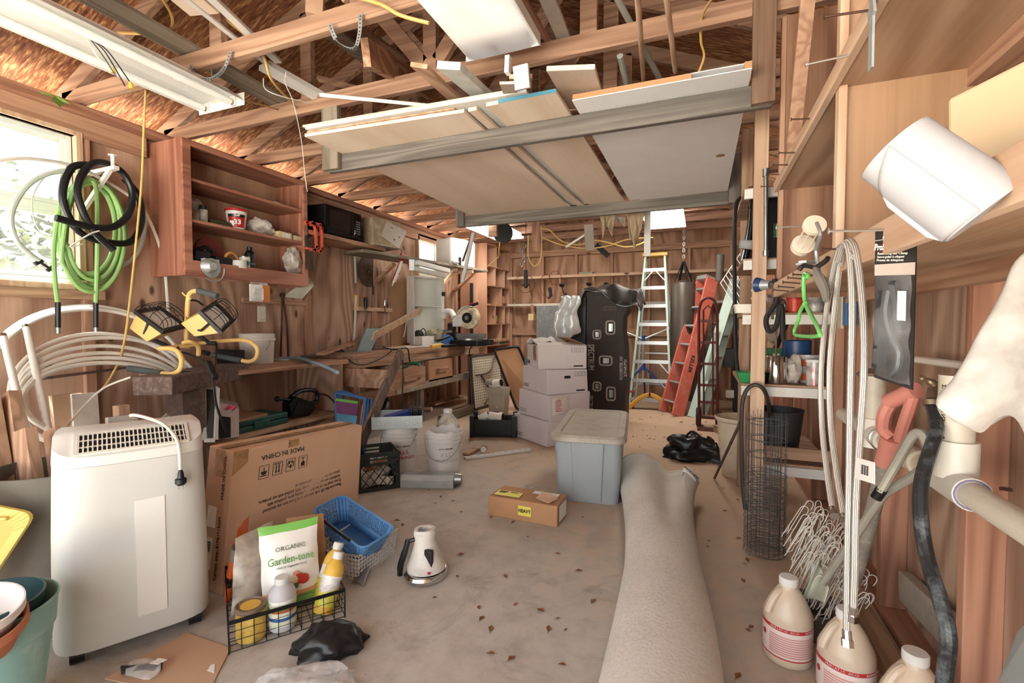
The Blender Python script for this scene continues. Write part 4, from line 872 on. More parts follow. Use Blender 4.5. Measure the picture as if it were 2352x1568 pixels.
# sheet metal duct
p,q=at(925,1098,z=.05),at(1045,1100,z=.05); t=thing('duct','short galvanised sheet metal duct lying in front of the pails','duct',p*.5+q*.5-V((0,0,.05)))
d=(q-p).normalized(); sd=V((-d.y,d.x,0)); 
pr=[(-.075,.0),(.075,.0),(.075,.05),(.05,.085),(-.05,.095),(-.075,.06)]
b=B(); P0=[p+sd*a_+V((0,0,h_-.05)) for a_,h_ in pr]; b.prism(P0,q-p); ob('sheet_body',b,GALV,t,bev=.004)
b=B(); b.cyl(q+V((0,0,.0)),q+d*.05,.045,.04,n=18); b.box(q.x-.01,q.x+.03,q.y-.03,q.y+.03,.0,.012); ob('collar',b,STEEL,t)
# white trim strip, scraps
p,q=at(1068,1052,z=.012),at(1218,1032,z=.012); b=B(); b.bar(p,q,.05,.02); d=(q-p)
for i in range(9): k=p+d*(.06+.105*i)+V((0,0,.0105)); b.bar(k,k+d*.05,.004,.001,m=1)
one('slotted_strip',b,[WHT,INK],'white slotted strip lying on the floor right of the pails','strip',sm=0)
plank('wood_scrap',at(1070,1042,z=.015),at(1098,1028,z=.015),.07,.02,FIRP['X'],'brown wood scrap beside the pail with a green edge strip','wood')
p=at(1112,1035,z=.0); b=B(); b.cyl(p+V((0,0,.03)),p+V((.02,-.06,.03)),.03,n=18); b.cyl(p+V((.02,-.06,.03)),p+V((.021,-.063,.03)),.028,n=18,m=1); one('spice_jar',b,[OAK['X'],PAPER],'small round brown tub on its side with a white end near the strip','tub')
p=at(1115,1045,z=.0); b=B(); b.cyl(p+V((0,0,.016)),p+V((.04,.0,.016)),.016,n=14); one('plumbing_fitting',b,PINE['X'],'small tan pipe cap next to the tub on its side','cap')
# black tray with pipe fittings
A,C_,D_=V((-2.36,4.82,0)),V((-2.26,4.6,0)),V((-1.86,4.75,0)); 
t=thing('tray','black folding plastic tray holding white pipe fittings','tray',(-2.1,4.75,0),math.radians(18),local=True)
b=B(); shell_box(b,-.24,.24,-.15,.15,.01,.19,.012); b.box(-.25,-.2,-.16,-.12,0,.23); b.box(.2,.25,-.16,-.12,0,.23); b.box(-.25,-.2,.12,.16,0,.23); b.box(.2,.25,.12,.16,0,.23); ob('tray_body',b,BLK,t,bev=.004)
PVC=plain('white_pvc','#e3e0d6',.4,var=.05)
WT=M.Translation(V((-2.1,4.75,0)))@M.Rotation(math.radians(18),4,'Z')
def fitting(label,segs,mt=PVC,name='pipe_fitting'):
    b=B()
    for p,q,r in segs: b.cyl(p,q,r,n=18); b.cyl(q,V(q)+(V(q)-V(p)).normalized()*.002,r*.8,n=18,m=1)
    return one(name,b,[mt,DSTEEL],label,'pipe fitting')
def wt(x,y,z_): return WT@V((x,y,z_))
fitting('white bent pipe elbow lying across the black tray',[(wt(-.16,-.02,.17),wt(-.06,-.02,.22),.045),(wt(-.05,-.02,.21),wt(.06,-.05,.2),.045),(wt(.06,-.05,.2),wt(.1,-.06,.2),.055)])
fitting('red round pipe cap at the rear of the black tray',[(wt(.0,.1,.18),wt(.0,.1,.235),.045)],REDP)
fitting('white pipe coupling deep in the black tray',[(wt(.12,.06,.09),wt(.2,.05,.1),.045)])
# tall black slim carton
p=V((-1.86,5.42,0)); t=thing('slim_carton','slim tall black carton with white pictograms left of the white boxes','carton',p,math.radians(12),local=True)
b=B(); b.box(-.12,.15,-.06,.08,.0,.8); ob('box',b,BLK,t,bev=.004)
b=B(); wm=plain('white_print','#d8d8d4',.6)
for x in(-.05,.07):
    for z_ in(.52,): b.tube([(x-.035,-.061,z_-.05),(x+.035,-.061,z_-.05),(x+.035,-.061,z_+.06),(x-.035,-.061,z_+.06)],.004,5,closed=True); b.tube([(x-.015,-.061,z_-.02),(x+.015,-.061,z_-.02),(x+.015,-.061,z_+.03),(x-.015,-.061,z_+.03)],.004,5,closed=True); b.box(x-.03,x+.03,-.062,-.06,z_-.085,z_-.065)
ob('printed_symbols',b,wm,t)
# stack of four white cartons
bo2=V((-1.366,4.426,0)); ang=math.radians(52)
def wbox(z0,z1,dx,dy,rot,lx,ly,label,open_=False,extra=None,hh=True):
    t=thing('white_carton',label,'box',bo2+V((dx,dy,z0)),ang+rot,local=True); h=z1-z0
    b=B()
    if open_:
        shell_box(b,0,lx,0,ly,0,h,.006)
    else: b.box(0,lx,0,ly,0,h)
    b.jit(.012,z0*9+1,5); body=ob('box',b,WCARD,t,bev=.004,sm=0)
    b=B()
    for i in range(3): 
        x=lx-.15+.045*i; b.tube([(x,-.002,h-.07),(x+.03,-.002,h-.07),(x+.03,-.002,h-.03),(x,-.002,h-.03)],.0018,4,closed=True)
        y=ly-.03-.045*i; b.tube([(-.002,y,.03),(-.002,y-.03,.03),(-.002,y-.03,.065),(-.002,y,.065)],.0018,4,closed=True)
    b.box(lx-.13,lx-.03,-.0025,-.001,.02,.035); ob('printed_symbols',b,INK,t,sm=0)
    if hh:
        b=B(); b.tube([(lx*.42,-.001,h*.68),(lx*.55,-.001,h*.68)],.014,10); ob('hand_hole',b,BLKM,t)
    return t
G4='white cartons stacked by the tote'
wbox(0,.255,-.02,-.01,.03,.5,.6,'bottom white carton of the stack behind the grey tote',hh=False,)
t3=wbox(.256,.515,.0,.0,0,.5,.58,'dented white carton with a peeling shipping label, third from the top of the stack',hh=False)
b=B(); b.grid(lambda u,v:(.02+.2*u,-.014-.01*math.sin(3*u),.06+.17*v+.03*u),8,6); ob('shipping_label',b,plain('worn_label','#ddd3cb',.6,dirt='#b79a8b',ds=12),t3,sm=0)
b=B(); 
for i in range(6): b.box(.05,.05+.08*(1-.1*(i%3)),-.03,-.029,.1+.02*i,.106+.02*i)
ob('printed_text',b,RP,t3,sm=0)
wbox(.516,.76,-.03,.02,-.12,.46,.58,'white carton with a hand hole, second from the top of the stack')
t1=wbox(.761,1.0,-.14,.06,-.35,.5,.52,'topmost white carton of the stack with open flaps and a cloth over it',open_=True,hh=False)
b=B(); h=.239
b.hexa([(0,0,h),(.5,0,h),(.47,.2,h+.02),(.03,.2,h+.02)],[(0,0,h+.004),(.5,0,h+.004),(.47,.2,h+.024),(.03,.2,h+.024)]); ob('flap',b,WCARD,t1,sm=0)
b=B(); b.hexa([(.5,.0,h),(.5,.52,h),(.33,.48,h+.07),(.33,.04,h+.07)],[(.497,.0,h+.004),(.497,.52,h+.004),(.33,.48,h+.074),(.33,.04,h+.074)]); ob('flap',b,CARDD,t1,sm=0,label='brown inner side of a raised flap')
b=B(); quad([(-.003,.08,.08),(-.003,.2,.08),(-.003,.2,.239),(-.003,.08,.239)],-.001,b); ob('tape',b,tapem,t1,sm=0)
# cloth over the top box
T1=WM[t1.name][0]; 
def cl(u,v):
    a_=u; x=.02+.3*v; y=.2+.45*u
    z_=.29-.1*(2*u-.7)**2+.035*math.sin(9*u+3*v)+.03*NZ.noise(V((u*5,v*5,1)))
    if y>.53: z_-= (y-.53)*3.3; y=.53+(y-.53)*.25+.02
    return T1@V((x-.05*math.sin(u*4),y,z_))
b=B(); b.grid(cl,30,18); b.jit(.03,4,9); one('cloth',b,plain('white_rag','#d9d6d2',.9,var=.05),'crumpled white rag draped over the topmost white carton','rag',solid=.004,sm=60)
# grey tote
GT=plain('grey_tote','#9ca5a8',.4,var=.05); GLID=plain('dusty_grey_lid','#b3aea3',.5,var=.06,dirt='#8d8069',ds=3)
t=thing('tote','big grey plastic storage tote with a dusty lid in the middle of the floor','tote',(-.70,3.14,0),math.radians(7),local=True)
def rrect(x0,x1,y0,y1,z_,r,k=6,bow=0):
    o=[]
    for (cx_,cy_,a0) in((x1-r,y1-r,0),(x0+r,y1-r,90),(x0+r,y0+r,180),(x1-r,y0+r,270)):
        for i in range(k+1):
            a_=math.radians(a0+90*i/k); o.append(V((cx_+r*math.cos(a_),cy_+r*math.sin(a_),z_)))
    return o
def loft(b,rings,cap0=True,cap1=True,m=0):
    n=len(rings[0]); vs=[p for r_ in rings for p in r_]; fs=[(i*n+j,i*n+(j+1)%n,(i+1)*n+(j+1)%n,(i+1)*n+j) for i in range(len(rings)-1) for j in range(n)]
    if cap0: fs.append(tuple(range(n-1,-1,-1)))
    if cap1: fs.append(tuple((len(rings)-1)*n+j for j in range(n)))
    return b.add(vs,fs,m)
w0,w1,L=.205,.24,.98
b=B(); loft(b,[rrect(-w0,w0,0,L-.06,0,.05),rrect(-w0-.003,w0+.003,-.003,L-.055,.02,.05),rrect(-w1+.01,w1-.01,-.035,L-.02,.43,.06)]); ob('tub',b,GT,t,sm=40)
b=B(); loft(b,[rrect(-.095,.095,-.012,.1,.012,.01),rrect(-.112,.112,-.047,.1,.425,.01)]); ob('front_panel',b,GT,t,sm=40)
b=B(); loft(b,[rrect(-w1-.012,w1+.012,-.06,L+.01,.418,.09),rrect(-w1-.016,w1+.016,-.065,L+.015,.424,.09),rrect(-w1-.016,w1+.016,-.065,L+.015,.45,.09),rrect(-w1-.0,w1+.0,-.05,L-.0,.466,.085),rrect(-w1+.045,w1-.045,.0,L-.06,.468,.06),rrect(-w1+.055,w1-.055,.012,L-.07,.458,.055),rrect(-w1+.07,w1-.07,.05,L-.12,.462,.05)]); ob('lid',b,GLID,t,sm=30)
# heavy carton
HB=[V((-1.235,2.70,0)),V((-.78,2.685,0))]; d=(HB[1]-HB[0]); dl=d.length; 
t=thing('heavy_carton','small brown carton with a yellow HEAVY sticker in front of the tote','carton',HB[0],math.atan2(d.y,d.x),local=True)
b=B(); b.hexa([(0,0,0),(dl,0,0),(dl,.2,0),(0,.2,0)],[(0,0,.125),(dl,0,.125),(dl,.2,.13),(.02,.2,.13)]); b.jit(.006,3,8); ob('box',b,CARDD,t,bev=.006,sm=0)
YS=plain('yellow_sticker','#e6da62',.5,var=.03)
b=B(); quad([(.205,-.004,.035),(.29,-.004,.035),(.29,-.004,.095),(.205,-.004,.095)],.001,b); sk=ob('sticker',b,YS,t,sm=0,label='yellow sticker')
text('HEAVY',.03,(.2475,-.0062,.065),(1,0,0),(0,0,1),INK,sk,bold=.0008,sx=.85)
b=B(); quad([(.03,.02,.1325),(.2,.02,.1325),(.2,.1,.134),(.03,.1,.135)],.001,b); sk=ob('sticker',b,YS,t,sm=0)
b=B(); b.box(.045,.1,.075,.09,.136,.1365); b.box(.12,.17,.08,.088,.1362,.1367); b.box(.045,.09,.06,.068,.1355,.1362); ob('printed_text',b,INK,sk,sm=0)
b=B(); b.hexa([(.3,.05,.135),(.4,.0,.135),(.44,.06,.15),(.33,.11,.16)],[(.3,.05,.139),(.4,.0,.139),(.44,.06,.154),(.33,.11,.164)]); ob('flap',b,CARD,t,sm=0)
b=B(); quad([(.25,.12,.136),(.42,.12,.136),(.42,.17,.136),(.25,.17,.136)],.001,b); quad([(dl+.004,.03,.02),(dl+.004,.17,.02),(dl+.004,.17,.115),(dl+.004,.03,.115)],.001,b); ob('shipping_label',b,PAPER,t,sm=0)
# rolled rug
RUG=N('rug_back'); co=RUG.coord(rnd=False); n1=RUG.noise(co,90,3); n2=RUG.noise(co,2.5,5)
col=RUG.ramp(RUG.math('ADD',RUG.math('MULTIPLY',n1,.5),RUG.math('MULTIPLY',n2,.5)),(.35,'#c3bfb7'),(.6,'#d9d7d1')); RUG=RUG.out(col,.95,bump=n1,bs=.3,spec=.1)
t=thing('rug','rolled up light grey rug lying lengthwise on the floor beside the tote','rug',(-.2,2.6,0))
def rugc(v): # centre line and widths from near to far
    y=.9+v*(3.72-.9); x=-.10-.17*v**1.2+.03*math.sin(v*5); w=.165+.07*max(0,(v-.45)/.55)+.012*math.sin(v*7); return x,y,w
def rfn(u,v):
    x,y,w=rugc(v); a_=-.35+u*(math.pi+.7); k=max(0,(v-.5)/.5)
    px_,pz=-math.cos(a_)*w,math.sin(a_)*(.125+.012*math.sin(5*v))+.085
    pz-= k*.085*math.exp(-((px_/w-.25)/.3)**2)*(pz/.2); pz+=k*.03*math.exp(-((px_/w+.5)/.4)**2)
    if px_/w>.7: pz+=.05*k**3
    return (x+px_+.05*k**2*(px_/w),y-.35*max(0,px_/w)*k**3*.8,max(.004,pz))
b=B(); b.grid(rfn,40,60); ob('roll',b,RUG,t,solid=.012,sm=60)
b=B(); b.tube([V(rfn(i/40,1))+V((0,.004,.002)) for i in range(41)],.011,6); ob('bound_edge',b,plain('cream_binding','#d6cfbe',.9),t)
b=B()
def rn(u,v,o):
    p=V(rfn(u,v)); n_=(V(rfn(u+.01,v))-V(rfn(u-.01,v))).cross(V(rfn(u,v+.01))-V(rfn(u,v-.01))).normalized(); n_=n_ if n_.z>0 else -n_; return p+n_*o
b.grid(lambda u,v:rn(.69+.15*u,.945+.04*v,.009),10,3); ob('woven_label',b,PAPER,t,solid=.002)
text('SAFAVIEH',.04,rn(.765,.965,.016),rn(.80,.965,0)-rn(.73,.965,0),rn(.765,.985,0)-rn(.765,.945,0),INK,t,sx=.75)
b=B(); xx=[]
def sp(i): 
    a_=i*.35; r=.115-.0022*i; x,y,w=rugc(.0); return (x+r*math.cos(a_)*1.2,y+.01,.1+r*math.sin(a_)*.75)
# black bag
p=at(1588,1052,z=0)+V((0,.05,0)); t=thing('duffel_bag','crumpled black fabric bag lying on the floor beyond the rolled rug','bag',p)
b=B()
def bagf(u,v):
    th,ph=2*math.pi*u,math.pi/2*v; dd=V((math.cos(th)*math.cos(ph),math.sin(th)*math.cos(ph),math.sin(ph))); k=1+.45*NZ.fractal(dd*1.8+V((21,3,0)),1.,2.,4)
    return (p.x+dd.x*.27*k,p.y+dd.y*.2*k,max(.003,dd.z*.2*(1+.3*NZ.noise(dd*3))))
b.grid(bagf,44,18); ob('fabric_body',b,BLKC,t,sm=50)
b=B(); b.tube(cr([p+V((-.05,-.05,.19)),p+V((.0,-.08,.25)),p+V((.06,-.09,.22)),p+V((.1,-.1,.16))],6),.01,6); b.tube(cr([p+V((.14,-.1,.12)),p+V((.2,-.12,.17)),p+V((.22,-.1,.08))],6),.01,6); ob('strap',b,BLKM,t)
# tall cream planter, iron stake
CRM=plain('cream_plastic','#cdbfa8',.5,var=.06,dirt='#a98d6d',ds=3)
p=V((.285,4.13,0)); b=B(); b.lathe([(.1,0),(.115,.02),(.135,.2),(.155,.44),(.172,.455),(.175,.475),(.168,.478),(.148,.44),(.1,.03),(.001,.03)],p,n=36); one('planter',b,CRM,'tall cream plastic planter beside the open shelves','pot')
# spectrum carton
x0,x1=-1.293,-.825; yq=5.7; zt_=1.6
BKC=plain('printed_black_card','#2b211d',.6,var=.12,dirt='#3d312a',ds=6)
t=thing('equipment_carton','tall dark carton printed with silver latches and stencil lettering behind the tote','carton',((x0+x1)/2,yq+.15,0))
b=B(); e=.0
prof=[(x0,0),(x1,0),(x1,.38),(x1+.012,.45),(x1-.005,.95),(x1-.03,1.12),(x1-.025,1.3),(x1+.02,1.38),(x1+.02,zt_),(x0,zt_)]
b.prism([(x,yq,z_) for x,z_ in prof],(0,.34,0)); ob('box',b,BKC,t,bev=.004,sm=0)
sil=plain('printed_silver','#b6b2aa',.4,.3,.15); 
for (u,v,w,h) in((1402,752,.1,.155),(1371,768,.09,.1),(1391,828,.145,.105),(1371,887,.09,.1),(1403,904,.1,.155)):
    k=at(u,v,y=yq-.003); b=B(); b.tube(rnd([k+V((-w/2,0,-h/2)),k+V((w/2,0,-h/2)),k+V((w/2,0,h/2)),k+V((-w/2,0,h/2))],.03,4),.011,6,closed=True); lt=ob('printed_latch',b,sil,t)
    b=B(); b.box(k.x-w*.2,k.x+w*.12,k.y-.003,k.y-.001,k.z-h*.3,k.z+h*.3); b.box(k.x+w*.16,k.x+w*.26,k.y-.003,k.y-.001,k.z-h*.3,k.z+h*.3); ob('latch_plate',b,STEEL,lt,sm=0)
k=at(1357,820,y=yq-.003); text('SPECTRUM',.105,k,(0,0,-1),(1,0,0),sil,t,sx=.62,bold=.002)
k=at(1432,845,y=yq-.003); text('ROCHESTER, NY\n2CP-HP-PTH',.05,k,(0,0,1),(-1,0,0),sil,t,sx=.75); k=at(1356,925,y=yq-.003); text('SPECTRUM',.08,k,(0,0,-1),(1,0,0),sil,t,sx=.5)
k=at(1400,708,y=yq-.003); text('SPECTRUM\nTHIS SIDE UP',.03,k,(1,0,0),(0,0,1),plain('faint_print','#6a5f56',.6),t)
# black tarp on top
CLOTH=plain('dark_tarp','#2f2c28',.5,var=.15)
def tarp(u,v):
    x=x0-.16+(x1-x0+.34)*u; y=yq-.08+.5*v; z_=zt_+.025+.045*math.sin(math.pi*min(1,u*1.1))+.025*math.sin(u*11+v*4)
    f_=max(0,.16-v)/.16
    z_-=f_*(.05+.2*max(0,math.sin((u-.45)*5.6))+.12*max(0,math.sin(u*17))*(u<.35)); y-=f_*.03*math.sin(u*20)
    if u>.93: z_-=(u-.93)*2.6
    if u<.14: z_-=(.14-u)*1.6
    return (x,y,z_)
b=B(); b.grid(tarp,60,26); b.jit(.03,7,7); t=thing('tarp','dark tarp with pale edges draped over the tall printed carton','tarp',((x0+x1)/2,yq+.15,zt_)); ob('cloth',b,CLOTH,t,solid=.006,sm=60)
b=B(); b.tube([V(tarp(i/60,0))+V((0,-.004,0)) for i in range(61)],.004,5); ob('piped_edge',b,plain('pale_piping','#8b9aa0',.5),t)
# silver bag hanging from tarp, open black carton, grey panel
A0,A1=at(1290,690,y=5.62),at(1338,690,y=5.66)
def foil(u,v):
    x=A0.x+(A1.x-A0.x)*(u*.9+.0)-.12*(1-u)*math.sin(v*1.6)*.6; return (x+.02*math.sin(v*9),5.6-.03*math.sin(u*9+v*2)-.04*math.sin(v*3.1),zt_-.04-.6*v*(1-.25*u))
b=B(); b.grid(foil,16,24); b.jit(.025,2,12); one('bubble_bag',b,plain('silver_foil','#d9dddf',.4,.3,.08),'shiny silver bubble bag hanging beside the tall printed carton','bag',solid=.004,sm=60)
x2=at(1300,760,y=5.85).x; b=B(); b.box(x2,x0-.015,5.82,6.05,0,1.42); b.box(x0-.06,x0-.02,5.75,5.82,0.0,1.55); one('carton',b,plain('bluish_black_card','#23292f',.45,var=.1),'black carton standing between the silver bag and the printed carton','carton',bev=.004,sm=0)
p=at(1232,702,y=6.3); q=at(1292,780,y=6.3); t=thing('panel','flat grey panel carton standing behind the white boxes','panel',((p.x+q.x)/2,6.3,0))
b=B(); b.box(p.x,q.x,6.3,6.4,0,p.z); ob('panel_board',b,plain('dusty_graphite','#8d9192',.5,.1,.12,'#a9a9a6',9),t,bev=.003,sm=0)
k=at(1273,756,y=6.298); text('LS',.06,k,(0,0,-1),(1,0,0),wm,t)
# leaning folding table and brown card table
p0,p1,p2,p3=at(1130,968,z=0),at(1080,965,z=0)+V((0,.2,0)),None,None
fl0,fl1=V((-2.42,5.55,.02)),V((-2.02,5.55,.02)); 
t=thing('folding_table','white plastic folding table leaning on its side with its legs folded','table',(-2.5,5.6,0))
Q=[at(1158,920,z=.02),at(1089,941,z=.02),0,0]; Q[2]=at(1081,818,y=Q[1].y+.2); Q[3]=Q[2]+(Q[0]-Q[1])*.95
TBL=plain('cream_table_plastic','#d3cab8',.5,var=.06)
n_=(Q[1]-Q[0]).cross(Q[3]-Q[0]).normalized()
if n_.y>0:n_=-n_
b=B(); perf(b,Q,16,20,.45); ob('table_top',b,TBL,t,sm=0)
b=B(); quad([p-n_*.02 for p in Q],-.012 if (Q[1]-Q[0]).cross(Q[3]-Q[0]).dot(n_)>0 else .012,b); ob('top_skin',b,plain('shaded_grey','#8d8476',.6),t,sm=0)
BRZ=plain('bronze_tube','#5b4a3c',.45,.4,.1)
b=B(); b.tube(rnd(Q,.05,3),.016,8,closed=True); ob('edge_frame',b,BRZ,t)
def tq(u,v,o=.02): return (Q[1]*(1-u)+Q[0]*u)*(1-v)+(Q[2]*(1-u)+Q[3]*u)*v+n_*o
for P_ in([tq(.1,.62),tq(.55,.65),tq(.75,.92),tq(1,.93)],[tq(.3,.05),tq(.65,.3),tq(.95,.32)],[tq(.25,.62),tq(.7,.02)]): b=B(); b.tube(cr(P_,5),.013,8); ob('leg',b,BRZ,t)
Q2=[V((-1.95,6.15,.02)),V((-2.4,6.2,.02)),at(1135,803,y=6.3),at(1190,795,y=6.35)]
t=thing('card_table','brown card table top with a dark rim leaning behind the white folding table','table',(-2.2,6.2,0))
b=B(); quad(Q2,.015,b); ob('table_top',b,plain('tan_hardboard','#b98a63',.6),t,sm=0)
b=B(); b.tube(rnd(Q2,.05,3),.018,8,closed=True); ob('rim',b,BLK,t)
# translucent tub with flower pots
p=V((-2.02,5.62,0)); p=at(1145,950,z=0); b=B(); loft(b,[rrect(p.x-.11,p.x+.11,p.y-.08,p.y+.1,.0,.03),rrect(p.x-.13,p.x+.13,p.y-.1,p.y+.12,.36,.03)],True,False); one('tub',b,plain('murky_plastic','#b0a594',.3,var=.1),'murky translucent plastic tub behind the black tray','tub',solid=.004)
fitting('white tapered pipe coupling on top of the murky tub',[(p+V((-.05,-.02,.41)),p+V((.06,-.04,.43)),.06)])
fitting('grey pipe stub poking left from the murky tub',[(p+V((.0,.0,.40)),p+V((-.2,.05,.42)),.035)],plain('grey_stub','#a39d93',.5))
fitting('round white knob inside the murky tub',[(p+V((.0,-.03,.1)),p+V((.03,-.05,.12)),.05)])
# step ladder
FG=plain('mint_fibreglass','#b6cfc4',.45,var=.05); ALU=plain('aluminium','#c6cacb',.35,.6,.08)
t=thing('step_ladder','tall mint green fibreglass step ladder standing open at the back wall','ladder',(-.65,7.2,0))
LB,RB_=V((-.945,6.95,0)),V((-.37,6.95,0)); LT,RT=at(1483,590,y=7.4),at(1527,588,y=7.4); zt2=LT.z; RT.z=zt2
b=B(); b.bar(LB,LT,.03,.075,(0,1,0)); ob('front_rail',b,FG,t,sm=0)
b=B(); b.bar(RB_,RT,.03,.075,(0,1,0)); ob('front_rail',b,FG,t,sm=0)
LBb,RBb=V((-.98,8.0,0)),V((-.34,8.0,0)); 
for (p,q) in((LBb,LT+V((.0,.12,-.05))),(RBb,RT+V((0,.12,-.05)))): b=B(); b.bar(p,q,.028,.05,(0,1,0)); ob('rear_rail',b,FG,t,sm=0)
for i in range(8):
    v=(i+.55)/8.3; p,q=LB.lerp(LT,v),RB_.lerp(RT,v); b=B(); b.box(p.x,q.x,p.y-.045,p.y+.045,p.z-.012,p.z+.012); b.box(p.x,q.x,p.y-.05,p.y-.042,p.z-.03,p.z+.02); ob('step',b,ALU,t,sm=0)
    if i in(1,2,7): 
        for (s_,a_) in((1,p),(-1,q)): b=B(); b.bar(a_+V((s_*.01,-.045,-.16)),a_+V((s_*.14,-.045,-.01)),.014,.004,(0,1,0)); ob('brace',b,ALU,t,sm=0)
for i in range(4):
    v=(i+.5)/4.3; p,q=LBb.lerp(LT+V((0,.12,-.05)),v),RBb.lerp(RT+V((0,.12,-.05)),v); b=B(); b.bar(p,q,.03,.02); ob('rear_bar',b,ALU,t,sm=0)
b=B(); b.box(LT.x-.045,RT.x+.045,7.33,7.6,zt2,zt2+.05); ob('top_cap',b,plain('tan_yellow_cap','#d9b163',.5),t,bev=.01)
for (p,s_) in((LB,1),(RB_,-1)):
    b=B(); b.box(p.x-.03,p.x+.03,p.y-.05,p.y+.05,0,.04); ob('foot',b,BLK,t,sm=0)
    b=B(); b.grid(lambda u,v:(p.x+s_*(.3*u),p.y-.055,.02+.21*math.sin(u*1.5)+(.05+.05*(1-u))*(v-.5)),10,3); ob('yellow_spreader',b,plain('ladder_yellow','#e0aa45',.5),t,solid=.006,label='yellow foot brace')
p=at(1445,938,z=0); b=B(); b.box(p.x-.06,p.x+.06,p.y+.0,p.y+.1,0,.06); b.box(p.x-.05,p.x+.04,p.y+.02,p.y+.08,.06,.24); b.hexa([(p.x-.07,p.y,.24),(p.x+.06,p.y,.24),(p.x+.06,p.y+.1,.24),(p.x-.07,p.y+.1,.24)],[(p.x-.04,p.y+.02,.28),(p.x+.04,p.y+.02,.28),(p.x+.04,p.y+.08,.28),(p.x-.04,p.y+.08,.28)]); one('jack_stand',b,plain('dark_red_paint','#8f2a2c',.5),'dark red jack stand on the floor at the left foot of the step ladder','stand',sm=0)
# blue and white folding tripod behind ladder
c0=at(1478,800,y=7.75); t=thing('tripod_stand','blue and grey folding stand behind the step ladder','stand',(c0.x,7.75,0)); BL2=plain('blue_joint','#2f57a6',.4)
b=B(); b.cyl((c0.x,7.75,.35),(c0.x,7.75,1.0),.02,n=10); ob('post',b,ALU,t)
for z_ in(.55,.98): b=B(); b.cyl((c0.x,7.75,z_-.06),(c0.x,7.75,z_+.06),.032,n=10); ob('hub',b,BL2,t)
for (dx,dy,z0,z1,m_) in((-.5,.0,.98,1.18,ALU),(.5,-.1,.98,1.2,ALU),(.55,-.0,.55,.02,BL2),(-.5,-.05,.55,.02,BL2),(.0,.3,.55,.02,BL2)): b=B(); b.cyl((c0.x,7.75,z0),(c0.x+dx,7.75+dy,z1),.016,n=8); ob('leg' if z1<.1 else 'arm',b,m_,t)
# punching bag
p=at(1569,700,y=7.3); t=thing('punching_bag','brown leather punching bag hanging from a chain at the back','punching bag',(p.x,7.3,.45))
LEA=plain('brown_leather','#4e443d',.38,var=.1,spec=.5); zb,zt3=.45,at(1569,650,y=7.3).z
b=B(); b.lathe([(.001,zb),(.15,zb),(.172,zb+.03),(.176,(zb+zt3)/2),(.17,zt3-.03),(.155,zt3),(.05,zt3+.04),(.001,zt3+.045)],(p.x,7.3,0),n=32); ob('bag_body',b,LEA,t)
zr=at(1569,600,y=7.3).z
for k in range(4): a_=k*math.pi/2+.5; b=B(); b.bar((p.x+.165*math.cos(a_),7.3+.165*math.sin(a_),zt3-.06),(p.x+.01*math.cos(a_),7.3+.01*math.sin(a_),zr),.035,.004,(math.cos(a_),math.sin(a_),0)); ob('strap',b,BLKM,t,sm=0)
b=B(); z_=zr; k=0
while z_<ZT-.02:
    a_=V((1,0,0)) if k%2 else V((0,1,0)); b.tube([V((p.x,7.3,z_+.022))+a_*(.013*math.cos(i*.785))+V((0,0,.03*math.sin(i*.785))) for i in range(8)],.004,5,closed=True); z_+=.045; k+=1
ob('chain',b,STEEL,t)
# red ladder with its mint partner
KR=plain('red_fibreglass','#c96857',.5,var=.06,dirt='#d08c7e',ds=4)
def leanladder(name,label,P0,P1,width_dir,wd,dep,mat,treads,th=.03):
    t=thing(name,label,'ladder',P0); P0,P1=V(P0),V(P1); wdv=V(width_dir).normalized(); d=(P1-P0).normalized(); nrm=d.cross(wdv).normalized()
    for s_ in(0,1):
        b=B(); b.bar(P0+wdv*wd*s_,P1+wdv*wd*s_*.7,th,dep,tuple(nrm)); ob('side_rail',b,mat,t,bev=.003,sm=0)
    n=treads
    for i in range(n):
        v=(i+.6)/(n+.2); p=P0.lerp(P1,v); b=B(); b.bar(p,p+wdv*wd*(1-.3*v),dep*.8,.025,tuple(d)); ob('tread',b,ALU,t,sm=0)
    b=B(); b.bar(P1-nrm*.0,P1+wdv*wd*.7,dep*1.2,.06,tuple(d)); ob('top_cap',b,ALU,t,bev=.005,sm=0)
    return t,nrm
P0=at(1555,958,z=0)+V((0,.06,.0)); P1=at(1636,640,y=7.15)
tr,nr=leanladder('ladder','red fibreglass ladder leaning right beside the punching bag',P0,P1,(-.5,.8,0),.34,.17,KR,7,.035)
d=(P1-P0).normalized(); vv=V((-1*d.z*0+.0,0,0))
front=V((1,0,0)); q=P0.lerp(P1,.37); 
sd_=d.cross(V((-.5,.8,0)).normalized()).normalized(); 
if sd_.y>0: sd_=-sd_
wv=V((-.5,.8,0)).normalized()
text('KELLER',.075,q-wv*.019,-d,sd_ if sd_.x>0 else -sd_,INK,tr,bold=.002)
P0m=at(1590,960,z=0)+V((.0,.06,.0)); P1m=at(1688,645,y=7.3)
leanladder('ladder','pale mint ladder leaning behind the red one',P0m,P1m,(.35,.8,0),.3,.13,FG,6,.03)
